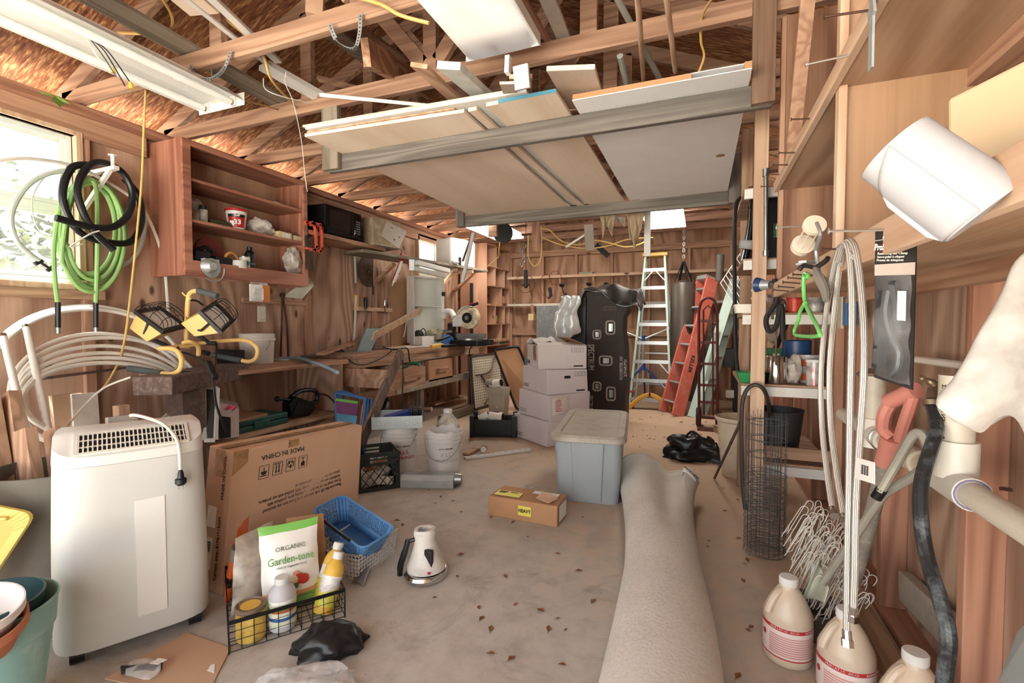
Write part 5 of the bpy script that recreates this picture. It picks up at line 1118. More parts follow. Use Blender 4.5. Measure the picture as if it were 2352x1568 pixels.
# hand truck
p=at(1627,985,z=0)+V((0,.06,0)); t=thing('hand_truck','dark red two wheeled hand truck leaning in front of the ladders','hand truck',p); MRN=plain('maroon_paint','#5f2a27',.45,.2,.12)
zt4=1.52; w=.1; lx=-.02
b=B(); b.tube([p+V((-w,0,.03)),p+V((-w+lx,.03,zt4-.15))]+cr([p+V((-w+lx,.03,zt4-.15)),p+V((-w*.7+lx,.03,zt4-.04)),p+V((lx,.03,zt4)),p+V((w*.7+lx,.03,zt4-.04)),p+V((w+lx,.03,zt4-.15))],5)+[p+V((w,0,.03))],.016,8); ob('frame',b,MRN,t)
b=B(); b.tube([p+V((-w*.5,.0,.15)),p+V((-w*.5+lx,.03,zt4-.14)),p+V((lx,.03,zt4-.09)),p+V((w*.5+lx,.03,zt4-.14)),p+V((w*.5,.0,.15))],.01,8); ob('inner_frame',b,MRN,t)
for z_ in(.12,.3,.5,.75,1.0,1.25): b=B(); b.bar(p+V((-w,.02*z_,z_)),p+V((w,.02*z_,z_)),.012,.03,(0,0,1)); ob('crossbar',b,MRN,t,sm=0)
b=B(); b.box(p.x-w-.02,p.x+w+.02,p.y-.2,p.y,0,.008); ob('toe_plate',b,MRN,t,sm=0)
for s_ in(-1,1):
    b=B(); b.lathe([(.05,-.03),(.095,-.03),(.11,-.018),(.11,.018),(.095,.03),(.05,.03)],p+V((s_*(w+.035)*.8,.1,.11)),n=28,ax=(1,.9*0,0)); wh=ob('wheel',b,RUB,t)
    b=B(); b.cyl(p+V((s_*(w+.035)*.8-.02,.1,.11)),p+V((s_*(w+.035)*.8+.02,.1,.11)),.05,n=18); ob('hub',b,DSTEEL,wh)
b=B(); b.cyl(p+V((-w-.04,.1,.11)),p+V((w+.04,.1,.11)),.012,n=10); ob('axle',b,DSTEEL,t)
# black drill press like column, wire rack, block
xa,xb=at(1682,900,y=7.2).x,at(1705,900,y=7.2).x; t=thing('machine_stand','tall black machine stand against the right side at the back','machine',((xa+xb)/2+.05,7.25,0))
b=B(); b.box(xa+.02,xb+.18,7.2,7.5,0,1.02); ob('cabinet',b,BLK,t,bev=.005,sm=0)
b=B(); b.box(xa-.12,xa+.02,7.15,7.35,.62,.88); b.box(xa-.16,xa-.1,7.18,7.3,.78,.86); ob('motor_head',b,BLK,t,bev=.008,sm=0)
b=B(); b.box(xa-.08,xa+.02,7.18,7.3,.2,.3); ob('switch_plate',b,OFFW,t,sm=0)
t=thing('wire_shelf','white wire closet shelf leaning at the right rear corner','wire shelf',(.35,6.2,1.2)); b=B()
A0,A1,A2,A3=at(1640,655,y=6.6),at(1700,590,y=6.2),at(1700,700,y=5.9),at(1655,725,y=6.6)
A0,A1,A2,A3=at(1655,650,y=6.9),at(1705,575,y=6.9),at(1745,640,y=6.3),at(1715,745,y=6.3)
for i in range(9): u=i/8; b.tube([A0.lerp(A1,u),A3.lerp(A2,u)],.005,5)
for i in range(4): v=i/3; b.tube([A0.lerp(A3,v),A1.lerp(A2,v)],.007,5)
ob('wire_grid',b,WHT2,t)
b=B(); k=at(1655,585,y=7.0); k2=at(1652,645,y=7.0); b.cyl(k2,k,.05,n=14); one('cardboard_tube',b,plain('grey_tube','#57534d',.6),'dark grey tube standing behind the ladder tops','tube')
# leaning mint pieces behind the hand truck
plank('plank',at(1605,960,z=0)+V((0,.3,.02)),at(1650,760,y=6.6),.06,.02,FG,'pale green slat leaning behind the hand truck','plank',up=(0,1,0))
plank('plank',at(1585,930,z=0)+V((0,.3,.02)),at(1640,740,y=6.9),.06,.03,GREYW['Z'],'dark grey board leaning behind the pale ladder','plank',up=(0,1,0))
plank('block',at(1643,985,z=.04),at(1662,985,z=.04),.1,.08,OAK['X'],'small wood block on the floor right of the hand truck')
# back wall shelves
zA,zB=at(1300,632,y=8.0).z,at(1300,697,y=8.0).z
b=B(); b.box(-3.28,.7,8.0,YB-.091,zA-.035,zA+.01); one('wall_shelf',b,PINE['X'],'upper long wooden shelf across the back wall','shelf',sm=0)
b=B(); b.box(-3.28,.7,8.02,YB-.091,zB-.03,zB+.01); one('wall_shelf',b,plain('white_board_edge','#cdc6bb',.6,dirt='#c39c78'),'lower pale edged shelf across the back wall','shelf',sm=0)
for i,(u,z_) in enumerate(((1160,zA),(1290,zA),(1362,zA),(1445,zA))):
    pass
for i,u in enumerate((1180+30,1285,1362,1443)):
    x=at(u,660,y=8.0).x; b=B(); b.bar((x,8.02,zA-.04),(x,YB-.1,zA-.32),.03,.05,(0,1,0)); tag(ob('shelf_brace',b,STUD['Z'],sm=0),'small diagonal wooden brace under the upper back shelf','brace','braces under the upper back shelf')
b=B(); k=at(1200,700,y=8.15); t_=[]
plank('strut',at(1222,700,y=8.0),at(1232,760,y=8.25),.06,.05,STUD['Z'],'diagonal strut under the lower back shelf near the cubbies','strut',up=(0,1,0))
k=at(1219,728,y=7.95); b=B(); b.box(k.x-.05,k.x+.05,7.95,8.1,k.z-.06,k.z+.06); one('junction_box',b,plain('cream_box','#cdb98d',.5),'small cream box on the strut at the back wall','box',bev=.004)
# things on hooks
def loop(label,u0,u1,v0,v1,mat,y=7.97,r=.005):
    a_=[]
    for i in range(24):
        k=2*math.pi*i/24; um,ud=(u0+u1)/2,(u1-u0)/2; vm,vd=(v0+v1)/2,(v1-v0)/2
        a_.append(at(um+ud*math.cos(k)*(1+.1*math.sin(2*k)),vm+vd*math.sin(k),y=y+.02*math.sin(3*k)))
    b=B(); b.tube(a_,r,6,closed=True); return one('cord_loop',b,mat,label,'cord')
RC=plain('red_cord','#8c4232',.5)
loop('dark cord loop hanging lowest below the upper back shelf by the cubbies',1185,1228,630,672,plain('brown_cord','#5a3a2c',.5))
loop('red cord loop hanging from the upper back shelf',1240,1268,630,682,RC)
loop('small red cord loop right of the taller red one',1262,1290,622,655,RC,y=7.99)
def hookthing(u,v,label,s_=1):
    k=at(u,v,y=7.9); t=thing('clamp',label,'clamp',k); b=B(); b.lathe([(.03,0),(.045,.01),(.045,.03),(.03,.04)],k,n=16,ax=V((.3,-.5,1))); ob('pad',b,BLK,t); b=B(); b.cyl(k,k+V((.05*s_,.02,-.14)),.008,n=8); b.bar(k+V((.05*s_,.02,-.14)),k+V((.09*s_,.0,-.12)),.02,.02); ob('shaft',b,DSTEEL,t)
hookthing(1290,658,'black padded clamp hanging under the upper shelf, left of three'); hookthing(1352,655,'black round padded clamp under the upper shelf, middle of three'); hookthing(1392,655,'black padded clamp under the upper shelf, right of three',-1)
k=at(1262,660,y=7.95); b=B(); b.bar(k,k+V((.03,0,-.16)),.035,.05); b.bar(k+V((.03,0,-.16)),k+V((-.03,.0,-.19)),.02,.03); one('hand_drill',b,BLKM,'dark hand tool hanging left of the padded clamps','tool',sm=0)
k=at(1345,625,y=8.05); b=B(); b.box(k.x-.12,k.x+.12,8.05,8.18,zA+.011,zA+.05); one('small_box',b,plain('greenish_tin','#8f8f7c',.5),'low grey green tin on the upper back shelf','tin',sm=0)
# cubby unit
cx0,cx1,cy0,cy1,ct=XL+.07,-3.3,7.16,YB-.1,2.56
CUB=wood('cubby_wood','#c98d69','#a96b4c','Z',10,.4,3,.2,.25)
t=thing('cubby_unit','tall open cubbyhole unit of reddish wood in the far left corner','shelving',((cx0+cx1)/2,(cy0+cy1)/2,0))
b=B(); b.box(cx0,cx1,cy0,cy0+.02,0,ct); b.box(cx0,cx1,cy1-.02,cy1,0,ct); ob('side',b,CUB,t,sm=0)
b=B(); b.box(cx0,cx0+.01,cy0+.02,cy1-.02,0,ct); ob('back',b,CUB,t,sm=0)
vz=[(1118,v_) for v_ in(560,612,655,700,735,773,785)]
zs=[0,.45,.85]+[at(1118,v_,x=cx1).z for v_ in(786,745,701,655,610)]+[ct-.02]
for z_ in zs: b=B(); b.box(cx0+.01,cx1,cy0+.02,cy1-.02,z_,z_+.018); ob('shelf',b,CUB,t,sm=0)
dv={2:[.5],3:[.62],4:[.35,.75],5:[.62],6:[.35,.75],7:[.4]}
for i,fr in dv.items():
    if i+1<len(zs):
        for f_ in fr: y=cy0+(cy1-cy0)*f_; b=B(); b.box(cx0+.01,cx1,y,y+.015,zs[i]+.018,zs[i+1]); ob('divider',b,CUB,t,sm=0)
def cub(i,f_): return V((cx1-.13,cy0+(cy1-cy0)*f_,zs[i]+.0185))
p=cub(5,.82); b=B(); b.lathe([(.07,0),(.11,.05),(.11,.14),(.07,.19),(.001,.195)],p,n=20); one('jar',b,plain('tan_globe','#bb9a78',.4),'round tan pot with a dark band in the cubby unit','pot')
p=cub(4,.55); b=B(); b.lathe([(.05,0),(.08,.06),(.07,.13),(.05,.15),(.001,.15)],p,n=20); b.tube(cr([p+V((.0,.06,.12)),p+V((.02,.14,.1)),p+V((.0,.12,.02))],5),.01,6,m=1); one('mug',b,[plain('green_pot','#98a05b',.4),BLK],'green jar with a dark handle in the cubby unit','jar')
p=cub(2,.75); b=B(); b.box(p.x-.1,p.x+.1,p.y-.15,p.y+.15,p.z,p.z+.04); b.box(p.x-.1,p.x+.1,p.y-.14,p.y+.14,p.z+.041,p.z+.1,m=1); one('box',b,[GRNP,plain('cream_card','#d4b98f',.6)],'cream box with a green base in the lowest visible cubby','box',sm=0)
p=cub(5,.2); b=B(); b.bar(p+V((.05,-.1,.01)),p+V((.05,.1,.012)),.03,.015); one('screwdriver',b,YEL,'short yellow handle lying in a cubby below the tan pot row','tool',sm=0)
p=cub(3,.3); b=B(); b.bar(p+V((.05,-.12,.012)),p+V((.05,.12,.012)),.05,.02); one('paper_roll',b,PAPER,'white paper bundle lying in the lower cubby','paper',sm=0)
# cord reel, hook, chain and cables hanging from the trusses
p=at(1155,535,y=5.9); t=thing('cord_reel','black cord reel mounted on a truss in front of the rear lamp','reel',p); r_=.13
b=B(); b.lathe([(r_,-.05),(r_*1.02,-.045),(r_*1.02,-.035),(.06,-.03),(.06,.03),(r_*1.02,.035),(r_*1.02,.045),(r_,.05)],p,n=32,ax=(.35,-1,0)); ob('drum',b,BLK,t)
b=B(); b.box(p.x-.16,p.x-.04,p.y-.12,p.y-.07,p.z-.06,ZT+.05); ob('mount_block',b,OAK['X'],t,sm=0)
b=B(); b.tube(cr([at(1148,553,y=5.85),at(1146,575,y=5.85),at(1144,590,y=5.87),at(1120,612,y=5.9)],8),.008,7); ob('cord_end',b,CORDY,t)
p=at(1232,520,y=6.0); q=at(1232,578,y=6.0); b=B(); b.box(p.x-.05,p.x+.05,5.96,6.0,q.z,ZT+.09); one('hanger_block',b,STUD['Z'],'short board hanging from a truss right of the cord reel','board',bev=.003,sm=0)
p=at(1208,560,y=5.9); q=at(1209,625,y=5.9); t=thing('tool_on_cable','black handled tool hanging on a thin cable near the cord reel','tool',q)
b=B(); b.tube([V((p.x,5.9,ZT)),at(1208,618,y=5.9)],.004,6); ob('cable',b,DSTEEL,t)
a_,e_=at(1208,617,y=5.9),at(1208,662,y=5.9); b=B(); b.lathe([(.001,0),(.02,.005),(.03,.03),(.024,.1),(.03,.16),(.026,.24),(.001,.245)],e_,n=16,ax=a_-e_); ob('handle',b,BLK,t)
b=B(); b.box(e_.x-.05,e_.x+.05,e_.y-.015,e_.y+.015,e_.z+.03,e_.z+.05); ob('guard',b,BLK,t,sm=0)
b=B(); z_=p.z; k=0
while z_>at(1203,608,y=5.88).z: b.tube([V((at(1201,560,y=5.88).x+.02*math.sin(k*1.3),5.88+.015*math.cos(k),z_))+V(((.02 if k%2 else .005)*math.cos(i*.785),(.005 if k%2 else .02)*math.cos(i*.785),.028*math.sin(i*.785))) for i in range(8)],.004,4,closed=True); z_-=.03; k+=1
one('chain',b,STEEL,'bundle of steel chain hanging beside the black handled tool','chain')
cord('cable',[at(1214,540,y=6.1),at(1214,590,y=6.1),at(1228,611,y=6.1),at(1243,590,y=6.1),at(1243,520,y=6.1)],.008,CORDY,'yellow cable hanging in a U right of the black handled tool')
cord('cable',[at(1230,526,y=6.6),at(1260,527,y=6.6),at(1290,553,y=6.6),at(1330,562,y=6.6),at(1365,552,y=6.6),at(1400,558,y=6.6),at(1440,567,y=6.6),at(1480,555,y=6.6),at(1490,530,y=6.6)],.009,CORDY,'upper yellow cable swagged under the back trusses')
cord('cable',[at(1245,545,y=6.9),at(1290,562,y=6.9),at(1340,570,y=6.9),at(1390,566,y=6.9),at(1440,550,y=6.9),at(1500,545,y=6.9)],.009,CORDY,'lower yellow cable swagged under the back trusses')
p=at(1237,548,y=6.4); b=B(); b.box(p.x-.07,p.x+.03,6.4,6.46,p.z-.05,p.z+.06); one('outlet_box',b,plain('blue_box','#2a5572',.4),'blue outlet box on the truss right of the hanging board','box',bev=.003,sm=0)
p,q=at(1300,567,y=5.2),at(1345,538,y=5.2); rod('tube',[p,q],.012,WHT2,'white plastic tube end poking out under the rack rear beam','tube')
plank('strap',at(1352,515,y=4.6),at(1355,575,y=4.65),.09,.006,plain('grey_webbing','#8b8178',.8),'grey fabric strap hanging below the rear rack beam','strap',up=(0,1,0))
def rag(u0,v0,u1,v1,y,mat,label,seed):
    p,q=at(u0,v0,y=y),at(u1,v1,y=y); b=B(); b.grid(lambda u,v:(p.x+(q.x-p.x)*(u*(1-.35*v)+.17*v),y+.03*math.sin(u*12+seed)*(.3+v),p.z+(q.z-p.z)*v*(.75+.25*math.sin(u*5+seed))),22,12); b.jit(.02,seed,10); return one('cloth',b,mat,label,'cloth',solid=.004,sm=60)
KH=plain('khaki_cloth','#b9a68a',.9,var=.12)
rag(1378,495,1412,545,4.75,KH,'khaki cloth hanging under the rack, left of the two',2); rag(1440,488,1480,570,4.75,KH,'longer khaki cloth hanging under the rack next to the lit lamp',6)
rag(1412,497,1436,520,4.8,plain('striped_cloth','#c9bfb2',.9,var=.25),'short crumpled cloth between the two khaki ones under the rack',9)
p=at(1487,500,y=4.9); q=at(1486,588,y=4.9); b=B(); b.box(p.x-.03,p.x+.03,4.9,4.94,q.z,p.z+.1); one('white_bracket',b,WHT2,'white metal strip hanging above the ladder top cap','strip',sm=0)
p,q=at(1085,535,y=4.38),at(1063,600,y=4.25); b=B(); b.bar(p,q,.03,.006); one('metal_strip',b,STEEL,'perforated grey metal strip hanging from the rear rack corner','strip',sm=0)
p,q=at(1087,535,y=4.36),at(1062,648,y=4.1); b=B(); b.bar(p,q,.032,.02); one('plastic_channel',b,plain('cloudy_channel','#bfc0c2',.4),'longer cloudy plastic channel hanging beside the perforated strip','strip',sm=0)
plank('pennant',at(1368,562,y=7.2),at(1398,588,y=7.2),.005,.08,BLKM,'black triangular bracket hanging under the rear trusses','bracket')
# ================================================================ left wall: hoses, cabinet, benches
HG=plain('green_hose','#8db872',.45,var=.08); 
def ring(cu,cv,ru,rv,xf,n=40,ph=0,frac=1.,wob=0):
    o=[]
    for i in range(n+1):
        k=ph+2*math.pi*frac*i/n; u,v=cu+ru*math.cos(k),cv+rv*math.sin(k)
        o.append(at(u,v,x=xf(u,v)+wob*math.sin(3*k)))
    return o
xpex=lambda u,v:-3.76+.62*max(0,min(1,(v-700)/300))
t=thing('pipe_coil','big coil of white plastic water pipe leaning on the left wall below the window','pipe coil',(-3.5,1.9,.4))
PEX=plain('white_pipe','#e2dfd7',.4,var=.04)
cl_=0
b=B(); pts=[]
for j,(cu,cv,ru,rv) in enumerate(((195,862,228,160),(200,868,226,158),(222,900,205,134),(240,895,210,120),(228,902,200,108),(226,908,198,98),(230,915,196,94),(226,918,194,86))):
    f=xpex; pts+=[p+V((.012*j,0,0)) for p in ring(cu,cv,ru,rv,f,36,math.pi*.5)[:-1]]
b.tube(cr(pts,2),.0125,8); ob('coil',b,PEX,t)
cord('hose',[at(-20,372,x=-3.62),at(60,364,x=-3.62),at(165,380,x=-3.66),at(250,420,x=-3.7),at(320,470,x=-3.74),at(358,540,x=-3.76),at(377,610,x=-3.77),at(384,680,x=-3.78),at(386,720,x=-3.78)],.011,PEX,'white hose running along the window top and down beside the red cabinet','hose')
t=thing('hose','clear plastic hose loop with a valve hanging over the left window','hose',at(100,600,x=-3.66)); CH=plain('cloudy_hose','#b9c3bd',.25,var=.05)
pts=[at(u,v,x=-3.68) for u,v in((170,392),(120,396),(70,420),(35,465),(25,510),(40,555),(70,585),(90,598))]; b=B(); b.tube(cr(pts,7),.015,9); ob('tube',b,CH,t)
b=B(); a_=at(90,600,x=-3.68); b.cyl(a_,at(122,622,x=-3.68),.008,n=8); b.cyl(at(80,606,x=-3.68),at(98,598,x=-3.68),.012,n=8); b.cyl(at(108,622,x=-3.68),at(122,612,x=-3.68),.012,n=8); ob('valve',b,DSTEEL,t)
cord('wire',[at(u,v,x=-3.7) for u,v in((135,400),(105,405),(80,440),(73,470),(80,510),(100,540),(125,552))],.004,CORDW,'thin white wire loop hanging inside the clear hose loop','wire')
cord('hose',[at(u,v,x=-3.76) for u,v in((140,618),(190,628),(250,620),(300,598),(325,560),(333,510),(330,480))],.014,CH,'pale grey hose curve hanging behind the green garden hose','hose')
t=thing('garden_hose','coiled green garden hose hanging from a white bracket beside the window','garden hose',at(215,560,x=-3.68))
pts=[]
pts+=[at(133,700,x=-3.66),at(126,640,x=-3.66),at(124,560,x=-3.66),at(138,470,x=-3.66)]
for j,(cu,cv,ru,rv) in enumerate(((205,528,68,112),(212,536,72,118),(208,525,60,105),(218,540,70,124),(212,530,62,114),(206,545,74,126))):
    pts+=[p+V((.014*(j-3),0,0)) for p in ring(cu,cv,ru,rv,lambda u,v:-3.68,20,math.pi)[:-1]]
pts+=[at(165,440,x=-3.6),at(205,410,x=-3.6),at(222,440,x=-3.62),at(224,560,x=-3.63),at(222,640,x=-3.64),at(220,700,x=-3.66)]
b=B(); b.tube(cr(pts,3),.0125,8); ob('tube',b,HG,t)
for (u,v) in((133,700),(220,700)):
    p,q=at(u,v+15,x=-3.66),at(u,v+52,x=-3.66); b=B(); b.cyl(at(u,v-6,x=-3.66),q,.014,n=10); ob('sleeve',b,BLK,t)
    b=B(); b.cyl(q,q-V((0,0,.035)),.013,n=10); ob('coupling',b,STEEL,t)
t=thing('drain_hose','coil of ribbed black hose hung in front of the green garden hose','hose',at(215,490,x=-3.58)); pts=[]
pts+=[at(128,500,x=-3.55),at(170,512,x=-3.55),at(215,525,x=-3.56)]
pts+=ring(238,463,64,85,lambda u,v:-3.58,22,math.pi*.45,1.)[:-1]+[at(270,520,x=-3.57)]
pts+=ring(218,465,72,92,lambda u,v:-3.56,22,math.pi*.35,1.)+[at(220,545,x=-3.56),at(262,572,x=-3.56)]
pts=[at(128,500,x=-3.54),at(170,512,x=-3.54),at(215,522,x=-3.55),at(262,520,x=-3.56),at(296,490,x=-3.57),at(303,440,x=-3.58),at(280,395,x=-3.58),at(235,373,x=-3.58),at(200,385,x=-3.58),at(178,430,x=-3.57),at(188,480,x=-3.56),at(215,530,x=-3.55),at(245,560,x=-3.55),at(262,575,x=-3.54)]
b=B(); b.tube(cr(pts,6),.021,10); ob('tube',b,BLK,t)
pts=[at(200,378,x=-3.6),at(165,385,x=-3.6),at(145,430,x=-3.6),at(150,480,x=-3.6),at(185,535,x=-3.6),at(240,555,x=-3.61),at(300,555,x=-3.62),at(325,510,x=-3.63),at(318,450,x=-3.64),at(285,410,x=-3.64)]
b=B(); b.tube(cr(pts,6),.021,10); ob('tube',b,BLK,t)
b=B(); b.tube(cr([at(190,560,x=-3.53),at(160,567,x=-3.53),at(205,538,x=-3.53),at(228,530,x=-3.53)],4),.005,6); ob('cable_tie',b,WHT2,t)
t=thing('shelf_bracket','white metal shelf bracket carrying the hose coils','bracket',at(240,440,x=-3.75))
a_,b_=at(200,400,x=XL+.02),at(268,385,x=-3.5); c_=at(180,500,x=XL+.02); b=B(); b.bar(a_,b_,.03,.025); b.bar(c_,b_.lerp(a_,.2),.028,.02,(0,1,0)); b.bar(a_+V((0,0,.05)),c_-V((0,0,.05)),.03,.012,(1,0,0)); ob('arm',b,WHT,t,sm=0)
b=B(); p=at(259,358,x=-3.52); b.cyl(p,p-V((0,0,.06)),.012,n=8); b.cyl(p,p+V((0,0,.006)),.025,n=10); ob('hook',b,WHT,t)
k=at(301,337,x=XL+.012); b=B(); b.box(XL,XL+.02,k.y-.025,k.y+.025,k.z-.03,k.z+.03); one('staple_bracket',b,STEEL,'small rusty metal bracket on the wall left of the red cabinet','bracket',bev=.004)
# iron bar on nails, white boards behind the air conditioner
rod('iron_bar',[at(35,877,x=-3.78),at(300,843,x=-3.78)],.009,RUST,'long thin rusty rod on the wall below the pipe coil','rod')
gnd=lambda p:V((p.x+.05,p.y-.02,.005))
plank('board',at(150,905,x=-3.45),gnd(at(170,1000,x=-3.4)),.035,.14,plain('raw_board_back','#c7ab90',.7),'bare white edged board standing behind the air conditioner, left of the white one',up=(0,1,0))
plank('board',at(192,903,x=-3.43),gnd(at(205,1000,x=-3.38)),.03,.13,WHT,'white painted board standing behind the air conditioner',up=(0,1,0))
plank('post_offcut',at(278,930,x=-3.2),gnd(at(282,960,x=-3.2)),.06,.06,PINE['Z'],'square wood post offcut standing upright behind the air conditioner',up=(0,1,0))
plank('board',at(275,955,x=-3.08),gnd(at(275,1000,x=-3.08)),.13,.03,WHT,'short white board standing in front of the wood post offcut behind the air conditioner',up=(1,0,0))
cord('cord',[at(300,866,x=-3.1),at(240,890,x=-3.2),at(195,930,x=-3.25),at(165,965,x=-3.25),at(150,985,x=-3.2)],.006,CORDW,'white cord curving down from the rusty block behind the air conditioner')
# rusty block on its post
Cc=V((-2.88,1.84,0)); rd=V((-.45,.893,0)); ld=V((-.893,-.45,0)); 
IRN=plain('rusty_iron','#75625a',.8,.1,.25,'#96867d',22,bump=.8,bsc=35)
t=thing('anvil_block','heavy rusty pitted iron block on a post, carrying the yellow work light','anvil',Cc+rd*.4+ld*.11)
q=[Cc,Cc+rd*.98,Cc+rd*.98+ld*.26,Cc+ld*.22]
b=B(); b.hexa([p+V((0,0,.79)) for p in q],[p+V((0,0,.90)) for p in q]); ob('iron_block',b,IRN,t,bev=.008,sm=0)
b=B(); p=Cc+rd*.3+ld*.12; b.cyl(p+V((0,0,.9)),p+V((0,0,.902)),.05,n=20); ob('hardy_hole',b,BLKM,t)
b=B(); p=Cc+rd*.36+ld*.13; b.bar(p,p+V((0,0,.789)),.17,.15,(0,1,0)); ob('post',b,plain('rusty_post','#6b5952',.8,.1,.2,'#8d7a70',14),t,sm=0)
p=at(405,846,z=.9); b=B(); b.cyl(p,p+V((0,0,.012)),.014,n=12); one('cap',b,plain('pale_green_cap','#c7d6a4',.4),'tiny pale green bottle cap on the rusty block','cap')
# work light
WLY=plain('worklight_yellow','#e9c27c',.4,var=.05); WLB=plain('worklight_black','#232628',.45,var=.1); GRP=plain('foam_grip','#4d5556',.8)
t=thing('work_light','yellow twin head halogen work light on the rusty iron block','work light',at(440,830,y=2.2))
yb=2.2
tubes=[([at(430,800,y=yb),at(428,760,y=yb),at(431,700,y=yb),at(434,678,y=yb),at(443,669,y=yb),at(458,668,y=yb)],'post'),
 ([at(366,800,y=1.98),at(400,802,y=1.98),at(416,822,y=1.96),at(413,848,y=1.94),at(395,858,y=1.93),at(368,857,y=1.93)],'foot'),
 ([at(366,800,y=1.98),at(400,797,y=2.08),at(470,787,y=2.25),at(535,781,y=2.42),at(570,783,y=2.48),at(590,800,y=2.5),at(588,822,y=2.5),at(572,830,y=2.49),at(552,827,y=2.47)],'foot'),
 ([at(420,788,y=2.12),at(435,785,y=2.14),at(455,795,y=2.2),at(456,815,y=2.22)],'brace')]
for pts,nm in tubes: b=B(); b.tube(cr(pts,7),.0145,10); ob(nm,b,WLY,t)
for (p,q) in((at(372,857,y=1.93),at(296,846,y=1.9)),(at(555,828,y=2.47),at(490,815,y=2.42)),(at(455,667,y=yb),at(500,680,y=yb+.03))): b=B(); b.cyl(p,q,.02,n=14); ob('grip',b,GRP,t)
b=B(); b.cyl(at(480,812,y=2.3),at(455,806,y=2.28),.016,n=10); ob('knob',b,WLB,t)
b=B(); b.tube(cr([at(438,686,y=yb),at(425,678,y=yb),at(419,672,y=yb)],4),.006,6); b.tube([at(430,740,y=yb),at(414,737,y=yb)],.006,6); ob('cord_hook',b,WLY,t)
GLS=plain('frosted_glass','#eeeee8',.5,var=.03)
def head(Q,depth,yaw_shift,nm_):
    n_=(Q[1]-Q[0]).cross(Q[3]-Q[0]).normalized()
    if n_.z<0:n_=-n_
    c_=sum(Q,V((0,0,0)))/4
    k1=[c_+(p-c_)*.92-n_*.012 for p in Q]; k2=[c_+(p-c_)*.62-n_*depth+yaw_shift for p in Q]
    b=B(); b.hexa(k2,k1); hd=ob('housing',b,WLY,t,bev=.006,sm=0)
    b=B()
    for i in range(4):
        p,q=Q[i],Q[(i+1)%4]; b.hexa([p-n_*.012,q-n_*.012,c_+(q-c_)*.78-n_*.012,c_+(p-c_)*.78-n_*.012],[p+n_*.012,q+n_*.012,c_+(q-c_)*.78+n_*.008,c_+(p-c_)*.78+n_*.008])
    ob('frame',b,WLB,hd,sm=0)
    b=B(); quad([c_+(p-c_)*.79 for p in Q],.003,b); ob('glass',b,GLS,hd,sm=0)
    b=B()
    for i in range(7):
        u=i/6; p,q=Q[0].lerp(Q[1],u),Q[3].lerp(Q[2],u); b.tube(cr([p+n_*.012,p.lerp(q,.12)+n_*.06,p.lerp(q,.5)+n_*.075,p.lerp(q,.88)+n_*.06,q+n_*.012],4),.0022,5)
    for v in(.15,.5,.85):
        p,q=Q[0].lerp(Q[3],v),Q[1].lerp(Q[2],v); b.tube(cr([p+n_*.03,p.lerp(q,.15)+n_*.07,p.lerp(q,.85)+n_*.07,q+n_*.03],4),.0022,5)
    ob('wire_guard',b,WIRE,hd)
    b=B(); p=Q[0].lerp(Q[3],.5); q=Q[1].lerp(Q[2],.5); m_=c_-n_*(depth+.02)+yaw_shift; b.tube([p-n_*.01,p-n_*depth*.8,m_,q-n_*depth*.8,q-n_*.01],.008,6); ob('yoke',b,WLB,t)
    return c_,n_,m_
c1,n1,m1=head([at(308,716,y=1.97),at(368,706,y=2.22),at(428,750,y=2.18),at(374,764,y=1.95)],.1,V((-.02,-.05,0)),1)
c2,n2,m2=head([at(457,716,y=2.12),at(492,692,y=2.35),at(537,738,y=2.42),at(508,766,y=2.2)],.1,V((-.05,-.06,.0)),2)
for m_,q in((m1,at(395,800,y=2.08)),(m2,at(480,788,y=2.27))): b=B(); b.tube([m_,q],.014,8); b.cyl(q+V((-.04,-.02,0)),q+V((.04,.02,0)),.016,n=10); ob('bracket',b,WLB,t)
b=B(); b.tube(cr([at(402,806,y=2.0),at(440,815,y=2.05),at(470,835,y=2.0),at(482,850,y=1.95),at(490,880,y=1.93),at(497,930,y=1.92),at(515,980,y=1.95),at(525,1000,y=1.98)],7),.007,7); b.tube(cr([at(498,790,y=2.3),at(497,820,y=2.2),at(494,845,y=2.05),at(492,858,y=1.98)],6),.006,7); ob('power_cord',b,CORDB,t)
b=B(); b.bar(at(478,832,y=2.0),at(495,868,y=1.94),.03,.03); ob('cord_splitter',b,CORDB,t,bev=.004)
b=B(); b.tube(cr([at(430,690,y=2.25),at(450,690,y=2.3),at(466,700,y=2.3)],5),.008,6); ob('cage_latch',b,WLB,t)
# left counter with side panel and lower shelf
xf=-3.24; zc=.862; py=3.66
t=thing('counter','low plywood side bench with a wooden top and lower shelf left of the workbench','bench',(-3.55,2.9,0))
b=B(); b.box(XL+.05,xf,2.2,py+.1,zc-.04,zc); ob('top',b,STUD['Y'],t,bev=.003,sm=0)
zs_=at(700,965,x=xf).z; b=B(); b.box(XL+.05,xf,2.2,py,zs_-.03,zs_); ob('lower_shelf',b,SHP['Y'],t,sm=0)
b=B(); b.box(XL+.05,xf,py,py+.02,0,zc-.041); ob('side_panel',b,PLYZ,t,sm=0)
b=B(); b.bar((xf-.02,2.75,.1),(xf-.05,py-.02,zs_-.04),.03,.06); ob('brace',b,OAK['Y'],t,sm=0)
